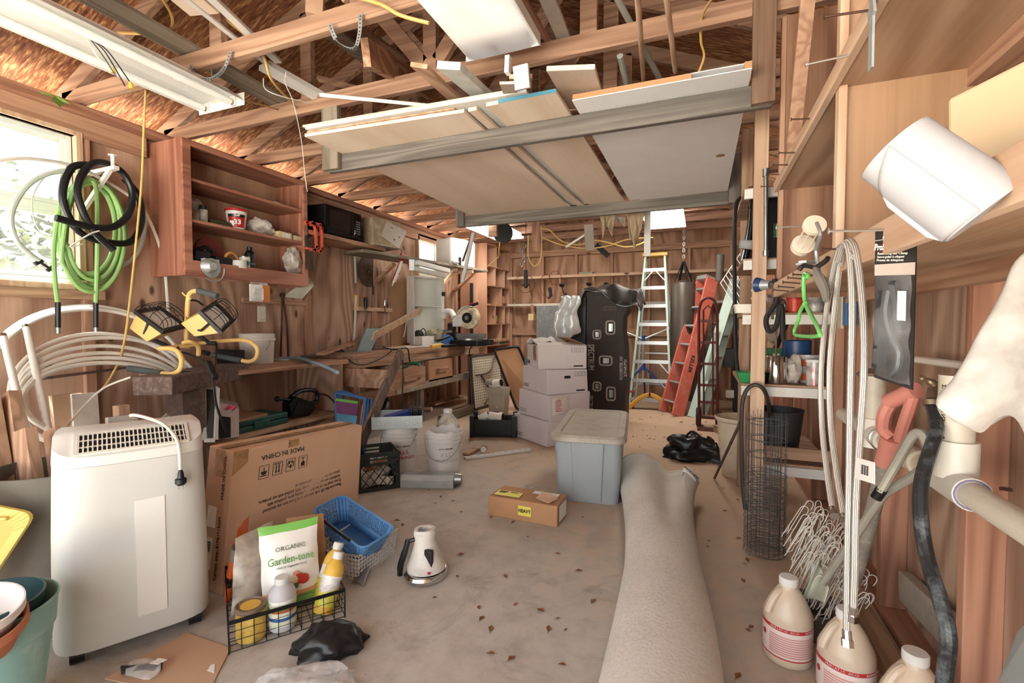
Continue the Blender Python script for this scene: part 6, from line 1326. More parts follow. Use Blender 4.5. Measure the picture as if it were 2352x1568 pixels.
# bucket and clutter on the counter
p=V((-3.42,2.62,zc)); p=at(582,835,z=zc)+V((-.02,.06,0)); t=thing('bucket','white plastic bucket standing on the side bench behind the work light','bucket',p)
b=B(); b.lathe([(.125,0),(.128,.004),(.14,.2),(.15,.202),(.15,.225),(.143,.227),(.143,.265),(.138,.265),(.132,.2),(.122,.008),(.001,.008)],p,n=36); ob('bucket_body',b,WHT2,t,sm=40)
b=B(); b.tube([p+V((.15,0,.21)),p+V((.158,-.01,.17)),p+V((.15,-.04,.12))],.003,5); ob('handle',b,STEEL,t)
b=B(); q=at(530,790,y=2.75); b.box(q.x-.12,q.x+.1,2.7,2.8,zc,zc+.14); b.jit(.02,3,9); one('bench_vise',b,BLKM,'dark grey vise behind the work light foot on the side bench','vise',bev=.01)
# clutter along counter rear / between
def onz(u,v,z): return at(u,v,z=z)
p,q=at(695,806,z=.9),at(775,812,z=.9); t=thing('angle_grinder','faded pink power grinder lying on the bench end','grinder',p*.5+q*.5)
PNK=plain('faded_red_tool','#d98374',.45,var=.08)
b=B(); d=(q-p).normalized(); b.lathe([(.02,0),(.036,.02),(.04,.1),(.036,.22),(.03,.27),(.035,.3),(.03,.36)],p+V((0,0,.045)),n=18,ax=d); ob('motor_body',b,PNK,t)
b=B(); b.lathe([(.03,-.08),(.04,-.05),(.045,-.01),(.035,.01)],p+V((0,0,.045)),n=16,ax=d); b.cyl(p-d*.06+V((0,.02,.0)),p-d*.06+V((0,.02,.02)),.055,n=18); ob('gear_head',b,BLK,t)
b=B(); b.tube(cr([q+V((0,0,.05)),q+V((.05,.04,.03)),q+V((-.02,.1,.02)),q+V((-.12,.02,.02))],6),.006,6); ob('power_cord',b,CORDB,t)
cord('flexible_hose',[at(625,825,z=.875),at(680,822,z=.885),at(720,832,z=.89),at(755,845,z=.87),at(775,855,z=.86)],.014,plain('bluegrey_hose','#8da2ac',.45),'blue grey hose sticking out over the end of the side bench','hose')
p=at(690,820,z=.885); b=B(); b.bar(p,at(740,815,z=.9),.035,.03); b.bar(at(700,822,z=.885),at(712,838,z=.86),.03,.02); one('pipe_clamp',b,plain('olive_tool','#5d5a4a',.6),'olive grey gun shaped tool beneath the pink grinder','tool',bev=.005)
plank('wood_scrap',at(632,826,z=.87),at(663,826,z=.87),.06,.012,WHT,'white wood scrap on the side bench beside the hose','wood')
# lower shelf things
zl=zs_+.001
t=thing('plastic_case','flat dark green plastic tool case on the lower shelf of the side bench','case',at(620,965,z=zl)); GC=plain('dark_green_case','#2f5a54',.45,var=.1)
p=[at(555,965,z=zl),at(615,975,z=zl),at(688,950,z=zl),at(640,935,z=zl)]
P3=[V((xf-.05,2.53,0)),V((xf-.05,3.06,0)),V((xf-.38,3.06,0)),V((xf-.38,2.53,0))]
b=B(); b.hexa([q+V((0,0,zl)) for q in P3],[q+V((0,0,zl+.045)) for q in P3]); b.hexa([q+V((0,0,zl+.05)) for q in P3],[q+V((0,0,zl+.095)) for q in P3]); ob('shell',b,GC,t,bev=.008,sm=0)
b=B(); b.box(xf-.05,xf-.035,2.72,2.86,zl+.02,zl+.07); ob('handle',b,GC,t,bev=.004)
P4=[V((xf-.02,2.38,zl+.096)),V((xf-.06,2.86,zl+.096)),V((xf-.42,2.9,zl+.096)),V((xf-.4,2.44,zl+.096))]
b=B(); quad(P4,.02,b); one('board',b,plain('brown_board','#a98466',.65,var=.1),'brown square board lying on the dark green case','board',sm=0)
p=V((xf-.17,3.3,zl)); t=thing('belt_sander','black belt sander standing on the lower shelf of the side bench','sander',p)
b=B(); b.prism([p+V((.06,-.16,.03)),p+V((.06,.05,.0)),p+V((.06,.14,.06)),p+V((.06,.1,.12)),p+V((.06,-.08,.2)),p+V((.06,-.16,.15))],(-.1,0,0)); ob('sander_body',b,BLK,t,bev=.006,sm=0)
b=B(); b.tube(cr([p+V((.01,-.1,.2)),p+V((.01,.0,.235)),p+V((.01,.12,.23)),p+V((.01,.2,.2)),p+V((.01,.2,.12)),p+V((.01,.12,.1))],6),.02,10); b.cyl(p+V((.01,-.12,.17)),p+V((.01,-.24,.2)),.014,n=10); b.sph(p+V((.01,-.25,.2)),.025); ob('handle',b,BLK,t)
b=B(); b.prism([p+V((.062,-.14,.05)),p+V((.062,.03,.02)),p+V((.062,.1,.06)),p+V((.062,-.08,.15))],(.006,0,0)); ob('side_cover',b,DSTEEL,t,bev=.003,sm=0)
b=B(); b.tube(cr([p+V((.01,.2,.17)),p+V((.04,.27,.17)),p+V((.1,.32,.1)),p+V((.19,.34,-.05)),p+V((.2,.34,-.25))],7),.006,7); ob('power_cord',b,CORDB,t)
# white framed screen, white box
t=thing('vent_screen','dark screen in a white frame leaning upright beside the post','screen',at(490,950,y=2.35))
Q=[at(469,1010,y=2.15),at(494,1010,y=2.2),at(499,891,y=2.3),at(469,889,y=2.25)]
b=B()
for i in range(4): b.bar(Q[i],Q[(i+1)%4],.025,.022,(0,1,0))
ob('frame',b,WHT2,t,sm=0)
b=B(); quad(Q,.004,b); ob('mesh_panel',b,plain('dark_mesh','#3b423f',.5,var=.2),t,sm=0)
p=at(530,985,z=.42); t=thing('printed_box','white printed carton standing on the floor shelf beside the framed screen','box',(p.x,p.y,0))
b=B(); b.hexa([at(500,1010,y=2.28),at(549,1003,y=2.5),at(549,1003,y=2.8),at(500,1010,y=2.6)],[at(500,928,y=2.28),at(549,938,y=2.5),at(545,925,y=2.8),at(505,915,y=2.6)]); ob('box',b,WCARD,t,sm=0)
b=B(); k=at(527,940,y=2.36); 
for dx in(-.03,.02): b.bar(k+V((dx,0,.0)),k+V((dx+.03,.01,.025)),.02,.015,(0,1,0)); 
ob('pink_print',b,plain('pink_print','#c9475f',.6),t,sm=0)
b=B(); quad([at(505,1008,y=2.29),at(530,1004,y=2.38),at(530,958,y=2.38),at(505,955,y=2.29)],-.004,b); ob('window_panel',b,BLKM,t,sm=0)
# wall bits: outlet, tongs, batten, package, folded panel
k=at(602,721,x=XL+.012); t=thing('outlet','cream electrical outlet plate on the left wall above the white bucket','outlet',k)
b=B(); b.box(XL,XL+.012,k.y-.045,k.y+.045,k.z-.075,k.z+.075); ob('plate',b,plain('cream_plate','#ddd6c0',.4),t,bev=.004,sm=0)
for s_ in(-1,1): b=B(); b.box(XL+.012,XL+.016,k.y-.02,k.y+.02,k.z+s_*.033-.02,k.z+s_*.033+.02); ob('receptacle',b,OFFW,t,bev=.003)
a_,e_=at(560,683,x=XL+.03),at(708,692,x=XL+.03); b=B(); b.box(XL,XL+.03,a_.y,e_.y,a_.z-.045,a_.z+.0); one('batten',b,STUD['Y'],'nail studded batten on the wall below the red cabinet','batten',sm=0)
k=at(648,673,x=XL+.05); b=B(); b.tube(cr([k,k+V((0,-.01,-.3)),k+V((.0,-.03,-.62))],5),.009,7); b.tube(cr([k,k+V((0,.05,-.3)),k+V((.0,.06,-.64))],5),.009,7); b.cyl(k+V((-.01,0,-.02)),k+V((.015,0,-.02)),.025,n=12); one('tongs',b,plain('brown_iron','#4b3028',.6,.2),'long dark iron tongs hanging on the wall below the red cabinet','tongs')
k=at(602,668,x=-3.48); t=thing('blister_pack','clear hanging package with an orange card under the red cabinet','package',k); 
b=B(); b.box(-3.497,-3.485,k.y-.11,k.y+.08,k.z-.09,k.z+.05); ob('card',b,PAPER,t,sm=0)
b=B(); b.box(-3.484,-3.482,k.y+.01,k.y+.08,k.z-.09,k.z+.05); ob('orange_card',b,plain('orange_card','#d98845',.6),t,sm=0)
b=B(); b.box(-3.484,-3.46,k.y-.09,k.y-.0,k.z-.08,k.z+.02); b.box(-3.497,-3.493,k.y-.1,k.y+.07,k.z+.05,k.z+.13); ob('blister',b,CLEAR,t,bev=.006)
b=B(); a_=at(665,672,x=XL+.04); Q=[at(650,681,x=XL+.03),at(694,686,x=XL+.06),at(720,650,x=XL+.16),at(706,640,x=XL+.12)]; quad(Q,.004,b); quad([Q[1],at(722,655,x=XL+.18),at(708,636,x=XL+.1),Q[3]],.004,b); one('folded_panel',b,plain('pale_green_card','#cdd2c6',.6,var=.08),'folded pale greenish panel tucked behind the right end of the red cabinet','panel',sm=0)
# red cabinet
cxf,y0,y1,z0,z1=-3.5,2.335,3.5,1.565,2.555
RC_=wood('red_stain','#b8664a','#8a432e','Y',12,.45,5,.1,.3,.45,spec=.4); RCZ=wood('red_stain_z','#b8664a','#8a432e','Z',12,.45,5,.1,.3,.45,spec=.4); CBK=wood('cabinet_back','#c69470','#9e6a49','Z',6,.3,3,.0,.35)
t=thing('wall_cabinet','open red stained wooden cabinet with three shelves hung on the left wall','cabinet',((XL+cxf)/2,(y0+y1)/2,z0))
b=B(); b.box(XL,cxf,y0,y0+.022,z0,z1); ob('side',b,RCZ,t,sm=0)
b=B(); b.box(XL,cxf,y1-.022,y1,z0,z1); ob('side',b,RCZ,t,sm=0)
b=B(); b.box(XL,cxf,y0+.0221,y1-.0221,z1-.022,z1); ob('top',b,RC_,t,sm=0)
b=B(); b.box(XL+.002,XL+.01,y0+.0221,y1-.0221,z0+.02,z1-.022); ob('back',b,CBK,t,sm=0)
zsh=[z0+.10,z0+.42,z0+.72]
for i,z_ in enumerate(zsh): b=B(); b.box(XL+.0101,cxf-(.0 if i else .02),y0+.0222,y1-.0222,z_-.022,z_); ob('shelf',b,RC_,t,sm=0)
b=B(); b.box(cxf-.001,cxf+.02,y0,y0+.06,z0,z1); b.box(cxf-.001,cxf+.02,y1-.045,y1,z0,z1); b.box(cxf-.001,cxf+.02,y0+.06,y1-.045,z1-.045,z1); b.box(cxf-.001,cxf+.02,y0+.06,y1-.045,z0,z0+.115); ob('face_frame',b,RC_,t,bev=.002,sm=0)
# cabinet contents
def on(sh,u,dx=.12): 
    """a spot on cabinet shelf sh at picture column u, dx behind the front"""
    p=at(u,500,x=cxf-dx); return V((cxf-dx,p.y,zsh[sh]+.0005))
p=on(1,450,.16); t=thing('jar','clear glass bulb shaped jar at the left of the middle cabinet shelf','jar',p); b=B(); b.lathe([(.03,0),(.05,.03),(.055,.07),(.03,.11),(.025,.13),(.045,.15),(.045,.17),(.02,.2),(.001,.2)],p,n=20); ob('glass_body',b,CLEAR,t); b=B(); b.cyl(p,p+V((0,0,.03)),.035,n=14); ob('contents',b,DSTEEL,t)
p=on(1,468,.1); t=thing('shaker','small clear container with a black lid next to the glass jar','container',p); b=B(); b.lathe([(.028,0),(.03,.1),(.028,.11)],p,n=16); ob('body',b,film('smoky_clear','#b9b5ac',.8),t); b=B(); b.cyl(p+V((0,0,.11)),p+V((0,0,.14)),.03,n=16); ob('lid',b,BLK,t)
p=on(1,500,.12); b=B(); b.box(p.x-.05,p.x+.05,p.y-.09,p.y+.13,p.z,p.z+.055); one('tool_case',b,plain('olive_case','#4f4a34',.5),'flat olive case lying on the middle cabinet shelf','case',bev=.02)
p=on(1,543,.1); t=thing('spackle_tub','white tub with a red rim and red 33 label in the red cabinet','tub',p); b=B(); b.lathe([(.06,0),(.063,.004),(.08,.15),(.08,.152)],p,n=32); ob('tub',b,WHT2,t)
b=B(); b.lathe([(.081,.152),(.086,.154),(.086,.17),(.08,.174),(.001,.172)],p,n=32); ob('lid',b,REDP,t)
an=math.atan2(0-p.y,0-p.x)
def tubp(a_,z_): r=.0625+.0173*z_/.15+.0012; k=an+a_; return p+V((r*math.cos(k),r*math.sin(k),z_))
b=B(); b.grid(lambda u,v:tubp(-.9+1.8*u,.02+.105*v),16,6); ob('label',b,REDP,t)
b=B(); b.grid(lambda u,v:tubp(-.9+1.8*u,.1+.025*v)+V((.0008,-.0008,0)),16,3); b.grid(lambda u,v:tubp(-.75+.5*u,.03+.04*v)+V((.001,-.001,0)),6,3,m=1); ob('label_print',b,[BLK,PAPER],t)
k=tubp(.1,.06); text('33',.055,k+V((math.cos(an),math.sin(an),0))*.004,(-math.sin(an),math.cos(an),0),(0,0,1),WHT2,t,bold=.002)
k=tubp(.05,.112); text('DAP',.022,k+V((math.cos(an),math.sin(an),0))*.004,(-math.sin(an),math.cos(an),0),(0,0,1),WHT2,t,bold=.001)
p=on(1,598,.12); b=B(); 
def bagl(cen,rx,ry,rz_,seed):
    b=B()
    def fn(u,v):
        th,ph=2*math.pi*u,math.pi*(v-.5); d=V((math.cos(th)*math.cos(ph),math.sin(th)*math.cos(ph),math.sin(ph))); k=1+.35*NZ.fractal(d*2+V((seed,1,seed)),1.,2.,4); return (cen[0]+d.x*rx*k,cen[1]+d.y*ry*k,max(cen[2]+.001,cen[2]+rz_+d.z*rz_*k))
    b.grid(fn,30,16); return b
one('plastic_bag',bagl(p,.08,.13,.075,4),film('white_clear_bag','#dcd8d2',.75,.2),'crumpled clear plastic bag on the middle cabinet shelf beside the red tub','bag',sm=50)
p=on(1,652,.06); t=thing('staple_box','small cream carton near the right of the middle cabinet shelf','box',p); b=B(); b.box(p.x-.05,p.x+.04,p.y-.09,p.y+.05,p.z,p.z+.06); ob('box',b,plain('cream_card2','#d6c59b',.7),t,sm=0); b=B(); b.box(p.x+.04,p.x+.042,p.y-.05,p.y+.03,p.z+.01,p.z+.05); ob('label',b,PAPER,t,sm=0)
p=on(1,680,.08); b=B(); b.box(p.x-.05,p.x+.05,p.y-.08,p.y+.08,p.z,p.z+.055); one('soap_block',b,plain('cream_block','#d9cda6',.6),'cream block at the right end of the middle cabinet shelf','block',bev=.004)
b=B(); b.bar(p+V((-.08,-.2,.075)),p+V((-.02,.05,.062)),.08,.012); one('black_tray',b,BLKM,'flat black folder resting above the cream block in the cabinet','folder',sm=0)
p=on(2,632,.1); b=B(); b.tube(cr([p+V((0,-.05,.01)),p+V((.0,0,.03)),p+V((.03,.06,.01)),p+V((0,.1,.012))],5),.008,6); one('faucet_part',b,WHT2,'small white plastic fitting on the upper cabinet shelf','fitting')
p=on(0,478,.1); t=thing('circular_saw','circular saw with a red guard lying in the lowest cabinet shelf','saw',p)
b=B(); b.cyl(p+V((-.12,.08,.125)),p+V((-.1,.08,.125)),.12,n=28); ob('guard',b,plain('dark_red_guard','#7d3a30',.5),t); b=B(); b.box(p.x-.06,p.x+.05,p.y-.14,p.y-.02,p.z+.0,p.z+.11); b.tube([p+V((0,-.1,.1)),p+V((.02,-.05,.14)),p+V((0,.03,.12))],.018,8); ob('motor',b,BLK,t,bev=.01); b=B(); b.box(p.x-.09,p.x-.07,p.y-.02,p.y+.06,p.z+.06,p.z+.16); ob('name_plate',b,plain('white_plate','#d9d9d3',.5),t,sm=0)
p=on(0,480,.02); b=B(); b.box(p.x-.03,p.x+.01,p.y-.05,p.y+.07,p.z,p.z+.045); one('small_carton',b,PAPER,'little white carton in front of the circular saw','carton',sm=0)
p=on(0,505,.05); b=B(); b.box(p.x-.05,p.x+.04,p.y-.06,p.y+.07,p.z,p.z+.075); b.jit(.012,4,18); one('battery_pack',b,BLK,'black battery pack between the white carton and the tape roll','battery',bev=.006)
p=on(0,530,.1); b=B(); b.tube([p+V((0,.055*math.cos(k*.4),.075+.055*math.sin(k*.4))) for k in range(16)],.012,8,closed=True); one('tape_roll',b,plain('orange_tape','#cf9a55',.5),'orange tan ring of tape standing in the lowest cabinet shelf','tape')
p=on(0,545,.03); b=B(); b.cyl(p,p+V((0,0,.06)),.062,n=24); one('white_roll',b,WHT2,'white tape roll lying in front of the orange ring','tape')
p=on(0,560,.06); t=thing('can','small can with a teal and white label in the lowest cabinet shelf','can',p); b=B(); b.cyl(p,p+V((0,0,.1)),.042,n=24); ob('label',b,banded('teal_label',((0,'#d7d9d2'),(.35,'#2f7a78'),(.7,'#d7d9d2')),.1),t); b=B(); b.lathe([(.043,.1),(.043,.108),(.036,.11),(.001,.105)],p,n=24); ob('lid',b,STEEL,t)
bottle(on(0,572,.08),(0,0,1),.04,.2,BLK,BLK,banded('black_label',((0,'#1d1d1f'),(.5,'#8c8c85'),(.6,'#1d1d1f')),.1),'black bottle standing to the right of the teal labelled can')
p=on(0,672,.08); one('plastic_jug_bag',bagl(p,.07,.09,.13,12),film('clear_bag2','#cfcac2',.6,.1),'clear plastic bag standing at the right end of the lowest cabinet shelf','bag',sm=50)
p=at(478,612,x=cxf+.021); t=thing('light_holder','round grey metal lamp holder fixed to the lower rail of the red cabinet','lamp holder',p)
b=B(); b.lathe([(.001,.06),(.03,.058),(.045,.04),(.06,.0)],p,n=22,ax=(1,0,0)); b.lathe([(.065,.0),(.075,.012),(.065,.016)],p+V((0,.02,-.01)),n=24,ax=(1,0,0)); ob('cup',b,GALV,t)
b=B(); b.tube([p+V((.015,.03+.09*math.cos(k*.3-2.2),-.02+.09*math.sin(k*.3-2.2))) for k in range(9)],.005,5); ob('clip',b,GALV,t)
# C clamps
def cclamp(u,v,label,sc=1):
    k=at(u,v,x=-3.47); t=thing('c_clamp',label,'clamp',k); OR=plain('orange_cast','#cc5a43',.5,var=.1); s_=sc
    b=B(); P_=[k+V((0,y_*s_,z_*s_)) for y_,z_ in((-.06,-.13),(.05,-.13),(.075,-.1),(.075,.1),(.05,.13),(-.05,.13),(-.06,.1))]
    for i in range(len(P_)-1): b.bar(P_[i],P_[i+1],.02,.032,(1,0,0))
    for p in P_[1:-1]: b.cyl(p+V((-.016,0,0)),p+V((.016,0,0)),.016,n=12)
    ob('frame',b,OR,t,sm=30)
    b=B(); b.cyl(k+V((0,-.05*s_,-.33*s_)),k+V((0,-.05*s_,.0)),.01,n=10); ob('screw',b,DSTEEL,t)
cclamp(725,545,'orange C clamp hanging open to the right, right of the red cabinet'); cclamp(712,542,'orange C clamp half hidden behind the right stile of the red cabinet',.95)
# ================================================================ workbench and the wall behind it
bx0,bx1,by0,by1,bz=XL+.05,-3.2,3.86,6.78,.905
t=thing('workbench','long wooden workbench along the left wall with drawers under a cluttered top','workbench',((bx0+bx1)/2,(by0+by1)/2,0))
b=B(); b.box(bx0,bx1,by0,by1,bz-.045,bz); ob('bench_top',b,STUD['Y'],t,bev=.003,sm=0)
b=B(); b.box(bx1-.045,bx1-.005,by0+.02,by1-.1,bz-.14,bz-.0455); ob('apron',b,OAK['Y'],t,bev=.003,sm=0)
b=B(); b.box(bx0,bx1-.046,by0+.02,by0+.06,bz-.14,bz-.0455); ob('end_apron',b,OAK['X'],t,bev=.003,sm=0)
for i,(x,y) in enumerate(((bx1-.1,by0+.03),(bx1-.1,5.0),(bx1-.1,by1-.32),(bx0+.05,by0+.03),(bx0+.05,by1-.15))): b=B(); b.box(x,x+.09,y+.0,y+.09,0,bz-.0456); ob('leg',b,(GREYB if i in(1,2) else STUD)['Z'],t,bev=.003,sm=0)
b=B(); b.box(bx1-.0045,bx1+.035,4.45,by1-.2,.42,.51); ob('rail',b,plain('half_painted_rail','#a9998a',.6,dirt='#cfcfcf',ds=2),t,sm=0)
b=B(); b.box(bx1-.0045,bx1+.03,by0+.02,4.44,.42,.52); ob('rail',b,STUD['Y'],t,sm=0)
def drawer(x,y0,y1,z0,z1,dep,label,mat):
    b=B(); th=.016; b.box(x-dep,x-.02,y0+.01,y0+.01+th,z0,z1-.0); b.box(x-dep,x-.02,y1-.01-th,y1-.01,z0,z1); b.box(x-dep,x-.02,y0+.027,y1-.027,z0,z0+th); b.box(x-dep,x-dep+th,y0+.027,y1-.027,z0+th,z1)
    d=ob('drawer',b,mat,t,sm=0)
    b=B(); b.box(x-.0199,x,y0,y1,z0-.01,z1); ob('drawer_front',b,mat,d,sm=0)
    ym=(y0+y1)/2; b=B(); b.box(x+.02,x+.05,ym-.13,ym+.13,(z0+z1)/2-.03,(z0+z1)/2+.02); b.box(x,x+.02,ym-.1,ym-.07,(z0+z1)/2-.03,(z0+z1)/2+.01); b.box(x,x+.02,ym+.07,ym+.1,(z0+z1)/2-.03,(z0+z1)/2+.01); ob('handle',b,STUD['Y'],d,sm=0)
drawer(-2.75,3.82,4.39,.58,.765,.75,'',FIRP['Y']); drawer(-3.165,5.13,5.74,.50,.755,.5,'',wood('drawer_face','#d69a70','#b87a52','Y',6,.3,1.5,0,.2))
p=V((-2.9,4.05,.6)); 
for i,(dx,dy,dz,m_,nm) in enumerate(((0,0,.13,WHT2,'white'),(-.15,.1,.11,OFFW,'off white'),(-.08,.22,.1,plain('grey_part','#9aa0a0',.5),'grey'),(.02,.2,.09,GALV,'metal'))):
    b=B(); b.cyl(p+V((dx,dy,.01)),p+V((dx+.02,dy+.03,dz+.02)),.035,.03,n=14); one('fitting',b,m_,nm+' fitting among the parts in the pulled out bench drawer','fitting')
b=B(); b.tube(cr([p+V((-.1,.25,.12)),p+V((-.02,.3,.19)),p+V((.05,.35,.19)),p+V((.1,.3,.16))],5),.012,6); one('green_strap',b,GRNP,'green strap sticking out of the pulled out bench drawer','strap')
# diagonal board, chair, floor rail, hose
plank('board',at(922,808,x=-2.66),at(822,1030,x=-2.5),.095,.03,wood('dark_brown_board','#7a6254','#57433a','Z',12,.4,8,.05,.3),'dark brown board leaning diagonally against the front of the workbench',up=(1,0,0))
t=thing('folding_chair','folded blue tube camp chair with striped fabric beside the diagonal board','chair',(-3.05,3.5,0)); BT=plain('blue_tube','#4a78b0',.4)
Q=[at(790,1010,y=3.4),at(828,1015,y=3.42),at(838,915,y=3.55),at(788,908,y=3.5)]
def Qp(u,v): return (Q[0]*(1-u)+Q[1]*u)*(1-v)+(Q[3]*(1-u)+Q[2]*u)*v
for o_ in(0,.04,.09): b=B(); b.tube(cr([Qp(-.35,-.4)+V((0,o_,0)),Qp(-.35,.9)+V((0,o_,0)),Qp(-.2,1.03)+V((0,o_,0)),Qp(.85,1.0-o_)+V((0,o_,0)),Qp(1.02,.85)+V((0,o_,0)),Qp(.9,-.4)+V((0,o_,0))],6),.014,8); ob('frame',b,BT,t)
st_=[('#7bbf5a',0,.36),('#5ea0c0',.36,.58),('#7d4a7c',.58,.86),('#7bbf5a',.86,.92)]
for i,(h_,v0,v1) in enumerate(st_): b=B(); quad([Qp(-.3,v0)+V((0,-.012,0)),Qp(.72,v0)+V((0,-.012,0)),Qp(.76,v1)+V((0,-.012,0)),Qp(-.3,v1)+V((0,-.012,0))],.004,b); ob('fabric_stripe',b,plain('fabric_%d'%i,h_,.8),t,sm=0)
b=B(); quad([Qp(.86,0),Qp(.9,0),Qp(.98,.85),Qp(.94,.85)],.01,b); ob('fabric_edge',b,plain('salmon_fabric','#d98b76',.8),t,sm=0)
cord('black_hose',[at(883,905,x=-3.3),at(888,925,x=-3.28),at(880,945,x=-3.25),at(862,952,x=-3.22)],.035,BLK,'short black corrugated hose hanging under the workbench','hose')
plank('beam',at(1008,965,z=.06),at(1086,938,z=.06),.04,.115,GREYB['Y'],'weathered timber lying on edge on the floor under the workbench','timber')
plank('board',at(1020,930,z=.05)+V((-.2,0,0)),at(1070,912,z=.1)+V((-.1,0,0)),.16,.02,FIRP['Y'],'reddish board lying under the right end of the workbench')
p=at(975,940,z=.03); b=B(); b.cyl(p,p+V((.09,.03,.0)),.035,n=16); b.cyl(p+V((.09,.03,0)),p+V((.1,.033,0)),.036,n=16,m=1); one('cup',b,[PINE['X'],PAPER],'small can lying under the workbench','can')
# things on the workbench
def bp(u,v,dz=0): 
    p=at(u,v,z=bz+dz); return p
STB=plain('bluegrey_steel','#93a6ab',.45,.3,.1)
t=thing('steel_chassis','blue grey sheet steel box standing on edge at the left of the workbench','metal box',bp(832,806))
p=[bp(819,808),bp(846,803)]; p0=bp(819,808); d=V((.16,.25,0))*.8; e_=V((-.16,.13,0)).normalized()*.09; tl=V((.06,.1,.26))
b=B(); b.hexa([p0,p0+V((.1,.12,0)),p0+V((.1,.12,0))+e_,p0+e_],[p0+tl,p0+V((.1,.12,0))+tl,p0+V((.1,.12,0))+tl+e_,p0+tl+e_]); ob('steel_shell',b,STB,t,sm=0)
b=B(); b.hexa([p0+V((-.0,0,0)),p0+V((-.3,-.25,0)),p0+V((-.42,-.1,0)),p0+V((-.14,.1,0))],[p0+V((0,0,.006)),p0+V((-.3,-.25,.006)),p0+V((-.42,-.1,.006)),p0+V((-.14,.1,.006))]); ob('loose_cover',b,STB,t,sm=0)
plank('board',at(857,772,x=-3.4),at(967,712,x=-3.7),.022,.1,PINE['Y'],'pale board slanting up from the steel box to the white cabinet','board',up=(.4,0,1))
plank('board',bp(790,812,.02)+V((-.15,-.15,0)),at(845,775,x=-3.75),.09,.02,STUD['Y'],'brown board lying at the left end of the workbench behind the steel box')
t=thing('power_strip','long metal power strip with black plugs on the workbench','power strip',bp(890,795))
p,q=bp(850,799,.0)+V((-.1,0,.03)),bp(940,778)+V((-.12,.05,.05)); b=B(); b.bar(p,q,.06,.05); ob('strip_body',b,STEEL,t,sm=0)
for i in range(4): k=p.lerp(q,.15+.23*i)+V((0,0,.025)); b=B(); b.cyl(k,k+V((0,0,.055)),.026,n=14); ob('plug',b,BLK,t)
plank('lath',bp(855,800,.02),bp(925,785,.03),.05,.02,GREYB['Y'],'grey lath in front of the power strip on the workbench')
plank('board',bp(880,800,.01),bp(965,792,.02),.18,.012,PINE['Y'],'flat pale board on the workbench in front of the power strip')
plank('sheet',bp(925,800,.012)+V((0,.0,.01)),bp(990,796,.012)+V((0,0,.01)),.09,.012,WHT,'white board on the workbench beside the brown and white blocks')
b=B(); p=bp(958,792); b.box(p.x-.2,p.x-.05,p.y-.04,p.y+.3,bz+.03,bz+.14); one('wood_block',b,wood('dark_block','#8d5b45','#6b4030','Y',8,.4,4,0,.2),'dark brown wood block on the workbench left of the white block','block',sm=0)
b=B(); p=bp(978,797); b.box(p.x-.1,p.x+.02,p.y-.12,p.y+.18,bz+.025,bz+.145); one('white_block',b,WHT,'white painted block near the front of the workbench','block',sm=0)
b=B(); p=bp(915,787); b.box(p.x-.02,p.x+.02,p.y+.4,p.y+.5,bz+.01,bz+.1); one('small_block',b,WHT2,'small white block behind the brown block on the workbench','block',sm=0)
t=thing('bar_clamp','yellow and black bar clamp lying on the workbench beside the blue vise','clamp',bp(1010,794)); p=bp(1005,795,.03); b=B(); b.bar(p+V((0,-.15,0)),p+V((0,.12,.01)),.05,.045); ob('grip',b,YEL,t,bev=.01); b=B(); b.bar(p+V((.03,.05,-.0)),p+V((.09,.3,.0)),.05,.04); b.bar(p+V((-.1,.15,.06)),p+V((-.02,.35,.12)),.03,.03); ob('jaw',b,BLK,t,bev=.008)
t=thing('vise','small blue bench vise on the workbench in front of the miter saw','vise',bp(1033,795)); p=bp(1030,796); b=B(); b.hexa([p+V((-.04,-.14,0)),p+V((.05,-.1,0)),p+V((.05,.12,0)),p+V((-.05,.1,0))],[p+V((-.04,-.12,.17)),p+V((.05,-.08,.17)),p+V((.05,.06,.13)),p+V((-.05,.04,.13))]); b.box(p.x-.04,p.x+.04,p.y+.05,p.y+.14,p.z+.001,p.z+.09); ob('body',b,BLUE,t,bev=.006,sm=0); b=B(); b.cyl(p+V((.051,-.03,.05)),p+V((.056,-.03,.05)),.03,n=14); ob('badge',b,DSTEEL,t)
# miter saw
mp=bp(1075,787); my=6.0; k=at(1079,730,y=my); t=thing('miter_saw','white and black sliding miter saw with a clear guard on the workbench','miter saw',(k.x,my,bz))
b=B(); b.box(k.x-.3,k.x+.25,my-.28,my+.2,bz+.01,bz+.09); b.box(k.x-.1,k.x+.35,my-.1,my+.05,bz+.02,bz+.1); ob('base',b,BLK,t,bev=.008,sm=0)
b=B(); b.cyl((k.x,my-.0,bz+.09),(k.x,my-.0,bz+.11),.18,n=28); ob('turntable',b,STEEL,t)
b=B(); b.box(k.x-.28,k.x+.22,my+.05,my+.08,bz+.11,bz+.18); ob('fence',b,STEEL,t,sm=0)
c2_=at(1038,770,y=my+.05); b=B(); b.box(c2_.x-.07,c2_.x+.07,my,my+.1,bz+.09,c2_.z+.05); b.bar(c2_+V((0,0,.0)),at(1038,742,y=my),.1,.09,(0,1,0)); b.cyl(at(1012,762,y=my),at(1040,760,y=my),.028,n=12,m=1); ob('pivot_arm',b,[BLK,STEEL],t,bev=.008)
a_=at(1042,742,y=my-.02); b=B(); b.hexa([a_+V((0,-.05,-.05)),k+V((-.04,-.05,-.12)),k+V((-.04,.08,-.12)),a_+V((0,.08,-.05))],[a_+V((0,-.05,.06)),k+V((-.06,-.05,.1)),k+V((-.06,.08,.1)),a_+V((0,.08,.06))]); ob('motor_housing',b,WHT2,t,bev=.015)
b=B(); b.cyl(k+V((0,-.055,0)),k+V((0,.04,0)),.15,n=36); b.tf(M.Identity(4)); ob('blade_guard',b,film('amber_guard','#e3d7bd',.8,.1),t)
